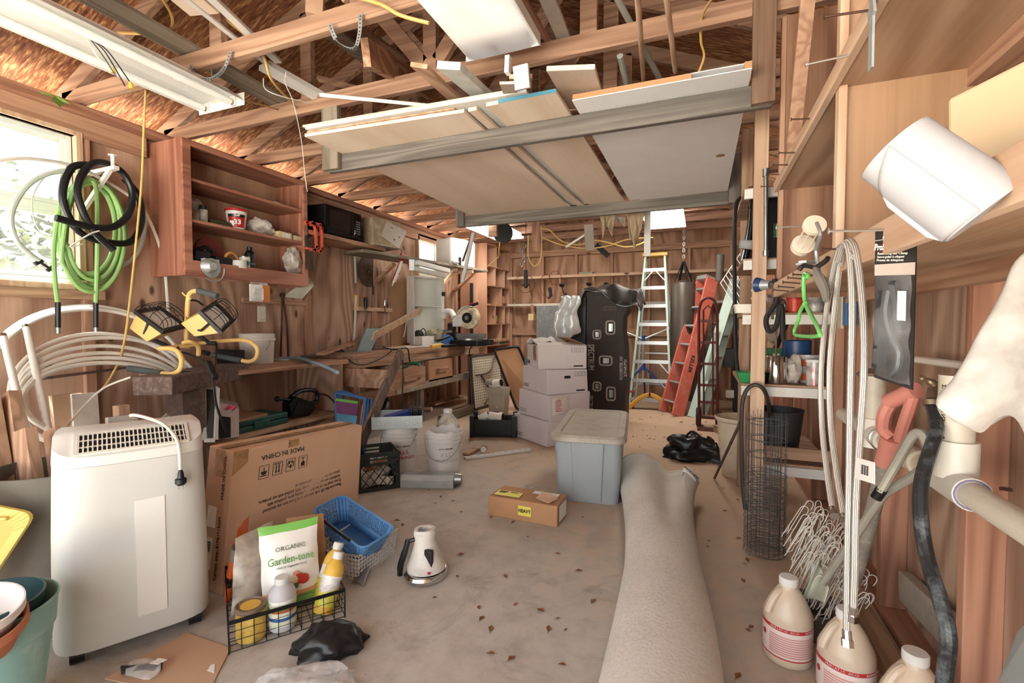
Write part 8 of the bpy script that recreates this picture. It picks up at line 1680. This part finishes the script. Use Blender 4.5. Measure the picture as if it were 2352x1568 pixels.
b=B(); b.tube(cr([k+V((0,.0,.0)),k+V((-.02,.03,.01)),k+V((-.03,.04,.0))],4),.006,6); b.tube(cr([k,k+V((.015,-.02,.012)),k+V((.02,-.035,.02))],4),.006,6); ob('jaw',b,DSTEEL,t)
k,k2=at(1738,654,y=2.55),at(1780,654,y=2.5); t=thing('hose_nozzle','blue and clear hose nozzle hanging at the shelf corner','nozzle',k); b=B(); b.cyl(k,k.lerp(k2,.3),.036,.028,n=20); ob('end_cap',b,plain('navy_cap','#263e6b',.4),t); b=B(); b.cyl(k.lerp(k2,.3),k.lerp(k2,.75),.026,.02,n=18); ob('barrel',b,GALV,t); b=B(); b.cyl(k.lerp(k2,.75),k2+V((.04,0,0)),.012,n=12); b.tube([k.lerp(k2,.9),k.lerp(k2,.9)+V((0,0,-.16))],.007,6); ob('lever',b,RUST,t)
k=at(1778,700,y=2.5); t=thing('spring_clamp','black metal clamp hanging below the hose nozzle','clamp',k-V((0,0,.1))); b=B(); b.tube(cr([k+V((0,0,.12)),k+V((.01,0,.02)),k+V((-.03,0,-.06)),k+V((-.02,.0,-.12)),k+V((.01,0,-.1)),k+V((.03,0,.0)),k+V((.04,0,-.16))],5),.012,7); ob('jaw',b,BLKM,t); b=B(); b.cyl(k+V((.01,0,-.1)),k+V((.012,0,-.28)),.005,n=8); ob('screw',b,RUST,t)
GRH=plain('lime_plastic','#6fc46a',.4,var=.04)
Gp=lambda u,v:at(u,v,x=.27)
b=B(); b.tube(cr([Gp(1856,640),Gp(1855,630),Gp(1849,628),Gp(1846,640),Gp(1848,690),Gp(1862,722),Gp(1872,740),Gp(1882,762),Gp(1876,772),Gp(1830,770),Gp(1825,758),Gp(1834,735),Gp(1838,715),Gp(1848,697)],5),.0052,8); b.sph(Gp(1850,698),.008); one('plastic_hanger',b,GRH,'bright green plastic clip hanger dangling from a nail in the shelf edge','hanger')
# open rack with white edged shelves
t=thing('open_rack','tall open rack with white edged shelves behind the plywood shelf unit','shelving',(.48,3.4,0))
b=B(); b.box(.262,.332,2.95,2.99,0,2.6); ob('post',b,PINE['Z'],t,bev=.003,sm=0)
b=B(); b.box(.262,.335,3.86,3.9,0,2.62); ob('post',b,OAK['Z'],t,bev=.003,sm=0)
b=B(); b.box(.70-.04,.70,2.95,3.03,0,2.6); ob('post',b,STUD['Z'],t,bev=.003,sm=0)
SH=[.42,.865,1.27,1.58,1.98]
for i,z_ in enumerate(SH):
    b=B(); b.box(.22 if i>0 else .34,.695,3.03,3.85,z_-.02,z_); s_=ob('shelf',b,OAK['X'],t,sm=0)
    b=B(); b.box(.22 if i>0 else .34,.695,3.01,3.0295,z_-.065,z_-.012); ob('white_edging',b,WHT,s_,sm=0)
b=B(); b.box(.34,.695,3.0,3.02,.455,.52); ob('front_rail',b,OAK['X'],t,sm=0)
def rk(u,i,y=3.12):
    p=at(u,700,y=y); return V((p.x,y,SH[i]+.0005))
CLR=film('jar_glass',(.8,.82,.8,1),.4,.05)
def jar(u,i,r,h,label,cont,lid,y=3.1):
    p=rk(u,i,y); t=thing('glass_jar',label,'jar',p); b=B(); b.lathe([(r*.95,0),(r,.008),(r,h*.75),(r*.8,h*.85),(r*.8,h*.9)],p,n=22); ob('glass',b,CLR,t); b=B(); b.cyl(p+V((0,0,.004)),p+V((0,0,h*.55)),r*.9,n=16); ob('contents',b,cont,t); b=B(); b.cyl(p+V((0,0,h*.9)),p+V((0,0,h)),r*.85,n=18); ob('lid',b,lid,t)
jar(1760,2,.032,.1,'small glass jar with yellow bits at the left of the upper white edged shelf',plain('yellow_bits','#c79b45',.6),STEEL)
jar(1775,2,.035,.11,'glass jar with a steel lid beside the small yellow one on the rack',plain('grey_bits','#8f8a80',.6),STEEL,3.14)
jar(1872,2,.045,.17,'tall dark glass jar at the right of the upper white edged shelf',plain('brown_bits','#5d4a3a',.6),BLK)
jar(1853,2,.035,.1,'low dark jar between the red tub and the tall dark jar',plain('brown_bits2','#4a3d33',.6),DSTEEL,3.2)
p=rk(1826,2); t=thing('red_tub','small red plastic tub on the upper white edged shelf','tub',p); b=B(); b.lathe([(.036,0),(.042,.075)],p,n=22); ob('tub',b,plain('orange_red','#c8402f',.35),t); b=B(); b.cyl(p+V((0,0,.075)),p+V((0,0,.09)),.045,n=22); ob('lid',b,REDP,t)
p=rk(1797,2); b=B(); b.tube([p+V((.03*math.cos(k*.4),.0+.01*math.sin(k*.4),.05+.04*math.sin(k*.4))) for k in range(16)],.014,8,closed=True); one('tape_roll',b,plain('brown_tape','#6d4b35',.35),'brown tape roll standing on the upper white edged shelf','tape')
one('plastic_bag',bagl(tuple(rk(1808,2,3.22)),.06,.05,.05,3),film('grey_bag','#8e8a86',.8,.2),'grey crumpled bag behind the tape roll on the rack','bag',sm=50)
p=rk(1712,2,3.06); t=thing('food_tray','white plastic tray with a teal lid edge at the left end of the rack','tray',p); b=B(); loft(b,[rrect(p.x-.05,p.x+.06,p.y-.04,p.y+.1,p.z,.02),rrect(p.x-.06,p.x+.07,p.y-.05,p.y+.11,p.z+.05,.02)]); ob('tray',b,OFFW,t); b=B(); b.box(p.x+.055,p.x+.08,p.y-.05,p.y+.1,p.z+.02,p.z+.055); ob('lid_edge',b,plain('teal_lid','#3d8f7c',.4),t,sm=0)
p=rk(1785,1,3.1); t=thing('metal_canister','shiny chrome canister on the middle white edged shelf','canister',p); b=B(); b.lathe([(.058,0),(.06,.004),(.053,.155),(.05,.16),(.001,.162)],p,n=32); ob('canister',b,CHROME,t,sm=50); b=B(); b.cyl(p+V((0,0,.162)),p+V((0,0,.172)),.018,n=16); ob('knob',b,OFFW,t)
p=rk(1832,1,3.3); t=thing('paint_can','large blue paint can on the middle white edged shelf','can',p); b=B(); b.lathe([(.075,0),(.077,.005),(.077,.085)],p,n=28); ob('can_base',b,plain('blue_grey_can','#8592a0',.4),t); b=B(); b.lathe([(.0765,.0851),(.077,.24),(.072,.245),(.001,.24)],p,n=28); ob('can_label',b,plain('deep_blue','#264a7a',.35),t)
one('plastic_bag',bagl(tuple(rk(1823,1,3.12)),.045,.04,.08,17),film('frosted_bag','#c2b8b0',.9,.25),'frosted plastic bag of parts in front of the blue paint can','bag',sm=50)
for i,(u,y,dz) in enumerate(((1862,3.22,0),(1862,3.22,.082))):
    p=rk(u,1,y)+V((0,0,dz)); t=thing('joint_tub','white tub with orange label, '+('lower','upper')[i]+' of two stacked on the rack','tub',p); b=B(); b.lathe([(.05,0),(.056,.065)],p,n=24); ob('tub',b,WHT2,t); b=B(); b.cyl(p+V((0,0,.065)),p+V((0,0,.081)),.059,n=24); ob('lid',b,WHT2,t); b=B(); b.grid(lambda u_,v_:p+V((.055*math.cos(-2.6+.6*u_),.055*math.sin(-2.6+.6*u_),.015+.04*v_)),6,3); ob('label',b,plain('orange_label','#d9663e',.5),t)
p=rk(1875,1,3.08); t=thing('candy_jar','clear jar of shiny red wrappers on the middle white edged shelf','jar',p); b=B(); b.lathe([(.042,0),(.044,.13)],p,n=22); ob('glass',b,CLR,t); b=B(); b.cyl(p+V((0,0,.002)),p+V((0,0,.1)),.04,n=18); b.jit(.012,3,30); ob('contents',b,plain('red_foil','#b5283c',.2,.5),t); b=B(); b.cyl(p+V((0,0,.13)),p+V((0,0,.145)),.047,n=22); ob('lid',b,WHT2,t)
p=rk(1753,1,3.15); b=B(); b.box(p.x-.05,p.x+.05,p.y-.05,p.y+.1,p.z,p.z+.05); b.box(p.x-.05,p.x+.05,p.y-.02,p.y+.1,p.z+.051,p.z+.13,m=1); one('carton',b,[WCARD,plain('green_white_card','#a9c0a5',.6)],'small white and green carton behind the front post of the rack','carton',sm=0)
p=rk(1725,1,3.1); b=B(); b.hexa([p+V((-.05,-.04,0)),p+V((.06,-.04,0)),p+V((.06,.1,0)),p+V((-.05,.1,0))],[p+V((-.07,-.06,.06)),p+V((.07,-.06,.06)),p+V((.07,.12,.06)),p+V((-.07,.12,.06))]); one('green_tray',b,plain('green_carton','#2e8a50',.5),'green and white carton at the left end of the middle rack shelf','carton',sm=0)
p=rk(1795,1,3.35); b=B(); b.box(p.x-.07,p.x+.05,p.y,p.y+.1,p.z,p.z+.19); one('green_carton',b,plain('green_top_card','#3f7a4f',.6),'green topped carton behind the chrome canister','carton',sm=0)
p=V((.44,3.25,SH[0])); t=thing('waste_bin','dark grey plastic waste bin on the lowest rack shelf','bin',p); b=B(); b.lathe([(.10,0),(.105,.004),(.135,.27),(.14,.275),(.13,.276),(.1,.012),(.001,.012)],p,n=34); ob('bin_body',b,plain('charcoal_plastic','#3a3b3d',.4),t); b=B(); b.lathe([(.015,0),(.02,.002)],p+V((-.03,-.132,.22)),n=14,ax=(0,-1,0)); ob('hand_hole',b,BLKM,t)
b=B(); b.box(.36,.69,3.05,3.8,SH[0]+.0,SH[0]+.0005+.018); b.tf(M.Translation(V((0,0,-.0001))))
# upper rack things
a_=at(1706,410,y=3.3); t=thing('black_case','tall black case with a silver edge standing on the upper rack shelf','case',(.3,3.3,SH[3])); b=B(); b.grid(lambda u,v:(.235+.06*u+.04*math.sin(v*2.2),3.2+.3*u,SH[3]+.001+.45*v*(1-.1*u)),4,10); ob('shell',b,BLK,t,solid=.03)
b=B(); b.tube([(.222+.04*math.sin(v*.22),3.19,SH[3]+.01+.043*v) for v in range(10)],.008,7); ob('silver_edge',b,CHROME,t)
p=V((.43,3.15,SH[3])); b=B(); b.box(p.x-.07,p.x+.06,p.y,p.y+.2,p.z+.0005,p.z+.36); t=thing('black_box','black box with a green and white label on the upper rack shelf','box',p); ob('box',b,BLK,t,sm=0); b=B(); b.box(p.x-.03,p.x+.02,p.y-.003,p.y-.001,p.z+.13,p.z+.21); b.box(p.x-.045,p.x-.031,p.y-.003,p.y-.001,p.z+.13,p.z+.21,m=1); ob('label',b,[PAPER,GRNP],t,sm=0)
a_,e_=at(1759,405,y=2.9),at(1759,575,y=2.9); b=B(); b.cyl(a_,e_,.011,n=12); b.cyl(e_,e_-V((0,0,.03)),.015,n=10); b.cyl(a_+V((0,0,.0)),a_+V((0,0,.04)),.017,n=10); one('metal_rod',b,STEEL,'grey metal rod hanging in front of the black labelled box','rod')
cord('black_cable',[at(1700,455,y=3.3),at(1690,475,y=3.2),at(1687,560,y=3.2),at(1688,700,y=3.2),at(1690,800,y=3.2),at(1694,850,y=3.2)],.012,CORDB,'black cable hanging straight down left of the open rack')
p=at(1700,560,y=3.15); one('plastic_cup',B().cyl(p,p+V((.09,.02,-.01)),.025,.03,n=16),film('cloudy_cup','#b9bcbc',.8,.2),'cloudy plastic cup lying at the left end of the upper rack shelf','cup')
cord('black_hose',[at(1712,1170,y=2.9),at(1705,1100,y=2.92),at(1703,960,y=2.9),at(1710,905,y=2.9),at(1730,884,y=2.9),at(1752,892,y=2.9),at(1765,925,y=2.98),at(1768,965,y=3.1)],.011,plain('dark_hose','#35302d',.5),'dark hose arched around the front post of the rack','hose')
rod('iron_stake',[at(1641,1098,z=.01),at(1704,962,y=2.92)],.009,RUST,'rusty iron stake leaning from the floor against the rack','stake')
plank('garden_tool',at(1755,850,y=3.7),at(1775,760,y=3.75),.03,.03,PINE['Z'],'pale tool handle leaning behind the rack, right of two','handle',up=(0,1,0))
plank('garden_tool',at(1775,815,y=3.6),at(1805,745,y=3.7),.03,.03,BLKM,'dark tool handle leaning behind the rack','handle',up=(0,1,0))
k=at(1775,745,y=3.4); b=B(); b.grid(lambda u,v:(k.x-.05+.1*u,3.4,k.z-.12*v*(1-.8*(2*u-1)**2)),8,6); one('trowel',b,plain('dull_blade','#8b7b6c',.5,.4),'rounded trowel blade hanging behind the clamp on the rack','trowel',solid=.004)
# roll of wire fencing
p=V((.325,2.79,0)); t=thing('wire_fence_roll','roll of grey welded wire fencing standing on the floor by the front post','wire roll',p); WR=plain('grey_wire','#74777a',.4,.6,.12)
Ht=.73; b=B(); 
for i in range(26):
    a_=2*math.pi*i/26; r_=.092+.006*math.sin(i*2.1); b.tube([p+V((r_*math.cos(a_),r_*math.sin(a_),.002)),p+V((r_*math.cos(a_+.03),r_*math.sin(a_+.03),Ht+.02*math.sin(i)))],.0011,4)
for i in range(14):
    a_=2*math.pi*i/14; r_=.07; b.tube([p+V((r_*math.cos(a_),r_*math.sin(a_),.002)),p+V((r_*math.cos(a_+.1),r_*math.sin(a_+.1),Ht-.01))],.0011,4)
ob('upright_wires',b,WR,t)
b=B(); z_=.01; i=0
while z_<Ht:
    for k in range(3):
        r_=(.092,.1,.07)[k]+R(-.004,.004); zz=z_+R(-.006,.006); tl=R(-.01,.01); b.tube([p+V((r_*math.cos(a*.35),r_*math.sin(a*.35),zz+tl*math.cos(a*.35))) for a in range(18)],.0013,4,closed=True)
    z_+=.022 if z_<.42 else .09
ob('hoop_wires',b,WR,t)
# bundle of white wire hooks
p=at(1875,1330,z=.1); 
WHK=plain('white_wire_coat','#dcd9d2',.45,var=.05)
b=B(); b.tube([(0,0,0),(0,0,.16)]+[(.014*(1-math.cos(k*.45)),0,.16+.018*math.sin(k*.45)) for k in range(1,8)]+[(.028,0,.145)],.0016,5); b.tube([(0,0,.02),(.006,.02,.03),(.0,.03,.05)],.0014,4)
h0=ob('wire_hook',b,WHK); tag(h0,'thin white coated wire hook in the bundle beside the wire roll','wire hook','white wire hooks in the bundle'); c0=V((.435,2.16,.1))
lean=(.0,.0)
for i in range(90):
    o=h0 if i==0 else h0.copy()
    if i: COL.objects.link(o)
    r_=i%9; q=i//9
    o.location=c0+V((-.085+.019*r_+R(-.006,.006),.1-.03*q+R(-.01,.01),.05+.022*q*0+.16-.018*q+R(-.015,.015)-.06*(r_/9)))
    o.rotation_euler=(math.radians(R(-14,4)),math.radians(24+R(-7,7)),R(-.9,.6))
b=B(); b.grid(lambda u,v:c0+V((-.06+.05*u,-.17+.0*v,.12+.1*v))+V((.02*v,.03*v,0)),4,6); one('plastic_wrap',b,CLEAR,'scrap of clear plastic stuck on the bundle of white wire hooks','plastic',solid=.002)
b=B(); b.lathe([(.09,0),(.1,.1),(.105,.11),(.098,.11),(.088,.01),(.001,.01)],c0+V((-.0,-.02,-.1)),n=24); one('hook_box',b,plain('grey_tub','#6b635c',.6),'grey tub on the floor holding the bundle of white wire hooks','tub')
# acid jugs
JUG=N('natural_jug'); JUG.out(c('#d0c0ab'),.3,spec=.5); JUG.b.inputs['Subsurface Weight'].default_value=.25; JUG.b.inputs['Subsurface Radius'].default_value=(.05,.04,.03); JUG=JUG.mat
JLB=plain('jug_label','#e9dcd6',.5,var=.03); JRD=plain('jug_label_red','#bf3b3c',.5,var=.04); JPK=plain('jug_print','#d79a98',.5,var=.05)
def jug(x,y,label,txt,rz,sc=1,rows=9):
    t=thing('acid_jug',label,'jug',(x,y,0),rz,local=True); r=.079
    b=B(); b.lathe([(.07,0),(.077,.006),(.079,.02),(.079,.165),(.074,.18),(.055,.222),(.034,.255),(.027,.262),(.026,.272)],(0,0,0),n=40); 
    body=ob('jug_body',b,JUG,t,sm=50)
    b=B(); b.lathe([(.029,.268),(.031,.27),(.031,.292),(.028,.296),(.001,.297)],(0,0,0),n=28); ob('cap',b,WHT2,t)
    b=B(); b.tube(cr([(-.022,-.02,.25),(-.04,-.038,.236),(-.058,-.052,.2),(-.062,-.056,.18)],6),.0125,9); ob('handle',b,JUG,t)
    def cy(a_,z_,o=.0012): a_=math.radians(a_); return V(((r+o)*math.sin(a_),-(r+o)*math.cos(a_),z_))
    def band(a0,a1,z0,z1,o): 
        bb=B(); bb.grid(lambda u,v:cy(a0+(a1-a0)*u,z0+(z1-z0)*v,o),30,2); return bb
    lb=ob('label',band(-85,95,.03,.145,.0008),JLB,t)
    ob('red_band',band(-85,95,.13,.143,.0016),JRD,lb); ob('red_band',band(-85,95,.032,.037,.0016),JRD,lb)
    bb=B()
    for i in range(rows):
        z_=.045+.008*i; bb.grid(lambda u,v:cy(-45+(130-10*((i*7)%3))*u,z_+.0045*v,.0014),20,1)
    ob('small_print',bb,JPK,lb)
    bb=B(); q=cy(-62,.10,.0018); bb.cyl(q,cy(-62,.10,.0024),.01,n=16); ob('warning_mark',bb,JRD,lb)
    for wd,a0 in((txt,-38),('BRENNTAG',42)):
        for i,ch in enumerate(wd):
            if ch!=' ': aa=a0+i*5.0; text(ch,.0105,cy(aa,.1365,.0022),(math.cos(math.radians(aa)),math.sin(math.radians(aa)),0),(0,0,1),WHT2,lb,al='CENTER',th=.0002,name='letter')
    return t
jug(.305,1.93,'white acid jug with a red banded label standing farthest from the wall','MURIATIC ACID',math.radians(-8))
jug(.445,1.775,'acid jug standing in the middle of the three under the braided hose end','MURIATIC ACID',math.radians(-14))
jug(.565,1.61,'acid jug with a yellowed top at the lower right, nearest the wall','MURIATIC ACID',math.radians(-20))
# bent tube shovel
ALT=plain('painted_tube','#a9a79c',.4,.3,.08)
t=thing('snow_shovel','shovel with a bent grey tube handle leaning on the right wall','shovel',at(1870,1340,z=.05))
SP=lambda u,v,y:at(u,v,y=y)
pts=[SP(2022,1128,1.62),SP(2060,1062,1.6),SP(2095,1003,1.57),SP(2117,996,1.55),SP(2131,1030,1.54),SP(2126,1068,1.55),SP(2090,1098,1.6),SP(2035,1132,1.66),SP(2005,1170,1.7),SP(1960,1238,1.78),SP(1890,1338,1.9)]
b=B(); b.tube(cr(pts,7),.0125,10); ob('tube_handle',b,ALT,t)
b=B(); b.cyl(SP(2012,1143,1.63),SP(2026,1122,1.62),.0145,n=12); ob('end_cap',b,BLK,t)
Q=[SP(1838,1385,1.95),SP(1895,1385,1.88),SP(1905,1350,1.9),SP(1882,1283,1.93)]
b=B(); b.grid(lambda u,v:(Q[0]*(1-u)+Q[1]*u)*(1-v)+(Q[3]*(1-u)+Q[2]*u)*v+V((0,.03*math.sin(math.pi*u),0)),10,10); ob('blade',b,plain('greenish_blade','#a6a898',.4,.2,.1),t,solid=.004)
# pink D grip shovel
t=thing('shovel','shovel with a faded pink D grip and a thick grey shaft against the right wall','shovel',at(1960,1330,y=2.0)); PK=plain('pink_grip','#d08a7d',.5,var=.06)
s0,s1=SP(2043,1030,1.82),SP(1958,1345,2.05); d=(s0-s1).normalized()
b=B(); b.tube([s1,s0],.023,12); ob('shaft',b,plain('galvanised_shaft','#9a958c',.5,.2,.15,'#c4beb4',20),t)
b=B(); b.tube([s0-d*.06,s0+d*.04],.03,12); g0,g1=s0+d*.04,SP(2047,925,1.8); g2=SP(2100,905,1.72); b.tube(cr([g0,SP(2030,985,1.82),SP(2032,950,1.8),g1],5),.02,9); b.tube([g0+V((.015,-.01,0)),SP(2075,980,1.75),g2],.017,9); b.tube([SP(2042,922,1.8),SP(2105,895,1.71)],.024,12); ob('grip',b,PK,t)
b=B(); b.cyl(SP(2040,924,1.797),SP(2042,923,1.797),.013,n=12); ob('grip_hole',b,plain('deep_red','#6f1f22',.5),t)
# pipes on the right wall
PV=plain('aged_pvc','#d9d2c2',.4,var=.06,dirt='#bfb39c',ds=4)
t=thing('drain_pipe','cream plastic drain pipe with tees running along the right wall','pipe',(.63,1.5,.7))
xk=.62; A_=at(2192,1108,x=xk); Bq=at(2352,1214,x=xk); Bq.z=A_.z=(A_.z+Bq.z)/2; C2=V((xk,at(2007,1000,x=xk).y,A_.z))
b=B(); b.cyl((xk,2.6,A_.z),Bq+(Bq-A_)*1.2,.031,n=24); ob('horizontal_pipe',b,PV,t)
up_=at(2192,895,x=xk); b=B(); b.cyl((A_.x,A_.y,A_.z),(A_.x,A_.y,up_.z+.04),.038,n=24); ob('riser',b,PV,t)
b=B(); b.cyl((A_.x,A_.y,A_.z+.02),(A_.x,A_.y,A_.z+.115),.048,n=24); d=(Bq-A_).normalized(); b.cyl(A_-d*.10,A_+d*.09,.041,n=24); ob('tee_fitting',b,PVC,t)
k=A_+d*.093; b=B(); a1,a2=perp(d); b.tube([k+(a1*math.cos(i*.4)+a2*math.sin(i*.4))*.036 for i in range(16)],.0025,5,closed=True); ob('purple_primer_ring',b,plain('purple_primer','#8d86a8',.5),t,label='purplish primer ring')
Dk=at(2007,1000,x=xk); b=B(); b.cyl((C2.x,C2.y,C2.z-.02),(C2.x,C2.y,at(2007,862,x=xk).z),.036,n=22); ob('riser',b,PV,t)
b=B(); b.cyl(C2+V((0,0,-.05)),C2+V((0,0,.06)),.045,n=22); b.cyl(C2+V((.0,.06,0)),C2+V((0,-.13,0)),.04,n=22); ob('tee_fitting',b,PVC,t)
k=A_-d*.24; b=B(); b.cyl(k-d*.05,k+d*.05,.04,n=22); ob('coupling',b,PV,t)
b=B(); k=C2-V((0,.1,0)); b.tube([k+V((.04*math.cos(i*.4),0,.04*math.sin(i*.4))) for i in range(16)],.006,6,closed=True); ob('hose_clamp',b,STEEL,t)
k=up_; text('3" PVC 1120 NSF-PW-G',.014,V((A_.x-.0385*.9,A_.y-.02,A_.z+.19)),(0,0,-1),(-.5,.85,0),INK,t)
rod('water_pipe',[at(2103,825,x=.72),at(2260,845,x=.72)],.0125,PVC,'thin white water pipe running along the right wall behind the padded bag','pipe')
# faucet and black hose
t=thing('faucet','old brass hose faucet on the right wall near the padded bag','faucet',at(2150,900,x=.6)); BRS=plain('old_brass','#8a7660',.4,.6,.15)
k=at(2145,905,x=.58); b=B(); b.tube(cr([at(2195,885,x=.7),at(2165,890,x=.64),at(2145,895,x=.6),at(2140,920,x=.585)],6),.014,10); b.cyl(at(2140,918,x=.585),at(2141,930,x=.585),.021,n=16); b.tube([at(2150,890,x=.6),at(2137,877,x=.58)],.011,8); ob('valve_body',b,BRS,t)
b=B(); b.tube(cr([at(2115,868,x=.56),at(2125,872,x=.565),at(2136,876,x=.57),at(2146,884,x=.58)],4),.007,7); b.sph(at(2118,869,x=.56),.009); ob('handle',b,BRS,t)
cord('black_hose',[at(2141,930,x=.585),at(2150,965,x=.575),at(2148,1000,x=.56),at(2128,1060,x=.53),at(2115,1120,x=.51),at(2116,1200,x=.5),at(2132,1290,x=.5),at(2160,1380,x=.5),at(2178,1460,x=.5),at(2172,1540,x=.5),at(2165,1600,x=.5)],.0155,plain('black_hose_dusty','#2c2d2f',.35,var=.2,dirt='#7d858c',ds=9),'thick black hose hanging down from the brass faucet to the floor','hose',n=10)
# second faucet end by the left riser
k=at(1990,852,x=.66); b=B(); b.tube(cr([k+V((.06,0,0)),k,k+V((-.03,.0,-.02))],4),.011,8); b.tube([k+V((0,0,.01)),k+V((-.02,-.05,.03))],.006,6); one('faucet',b,BRS,'small brass valve on the wall above the left riser pipe','faucet')
# boxes on the stud behind the hoses
p=at(1948,715,x=.68); t=thing('junction_box','blue electrical box with a cream cover plate on a stud behind the hoses','outlet box',p); b=B(); b.box(p.x-.03,p.x+.02,p.y-.08,p.y+.05,p.z-.07,p.z+.07); ob('box',b,plain('blue_pvc_box','#2d5f94',.4),t,bev=.004,sm=0)
p2=at(1933,715,x=.65); b=B(); b.box(p2.x-.006,p2.x+.004,p2.y-.02,p2.y+.05,p2.z-.085,p2.z+.085); ob('cover_plate',b,plain('cream_plate2','#d8d2bd',.4),t,sm=0)
# timbers at the foot of the wall
p,q=at(2078,1345,x=.745),at(2215,1478,x=.735); p.y=min(p.y,2.345); q.y=max(q.y,1.745); b=B(); b.bar(p,q,.04,.11); one('timber',b,plain('bleached_timber','#aaa295',.8,var=.15,dirt='#7f776c',ds=6),'weathered grey timber wedged between two red studs low on the right wall','timber',bev=.003,sm=0)
p,q=at(1975,1400,z=.03),at(2090,1600,z=.03); b=B(); b.bar(p,q,.07,.05); one('timber',b,OAK['Y'],'brown timber lying on the floor between the acid jugs and the wall','timber',bev=.003,sm=0)
p=at(2345,1500,x=.6); b=B(); quad([at(2310,1570,x=.56),at(2420,1590,x=.52),at(2420,1400,x=.54),at(2355,1455,x=.57)],.01,b); one('panel',b,plain('bluish_panel','#a3adb0',.4),'blue grey panel leaning in the lower right corner','panel',sm=0)
k=at(2320,1125,x=XR-.092); b=B(); b.cyl(at(2296,1122,y=1.69),at(2345,1128,y=1.68),.004,n=6); one('nail',b,NAILR,'bent rusty nail on the stud near the drain pipe','nail')
# dead leaves and crumbs on the floor
LF=plain('dead_leaf','#8a5a3a',.8,var=.2); b=B(); b.add([(0,-.02,0),(.011,0,.004),(0,.024,0),(-.011,0,.005)],[(0,1,2,3)]); b.add([(-.001,-.03,.001),(.001,-.03,.001),(.001,-.02,.001),(-.001,-.02,.001)],[(0,1,2,3)])
l0=ob('dead_leaf',b,LF,sm=0); tag(l0,'small dry brown leaf lying on the concrete floor','leaf','dry leaves on the floor')
pos=[(1127,1445),(1060,1272),(1260,1445),(1328,1310),(1212,1232),(1280,1420),(1545,1540),(1632,1510),(1012,1140),(1000,1155),(910,1195),(925,1205),(1060,1175),(1130,1500),(1300,1445),(985,1125),(1040,1150),(1240,1400)]
for i in range(70):
    pos.append((R(1450,1640),R(945,1030)) if i<40 else (R(960,1380),R(1150,1540)) if i<55 else (R(1600,1760),R(1100,1560)))
for i,(u,v) in enumerate(pos):
    o=l0 if i==0 else l0.copy()
    if i: COL.objects.link(o)
    o.location=at(u,v,z=.002); o.rotation_euler=(R(-.15,.15),R(-.15,.15),R(0,6.28)); s_=R(.5,1.1); o.scale=(s_,s_,s_)
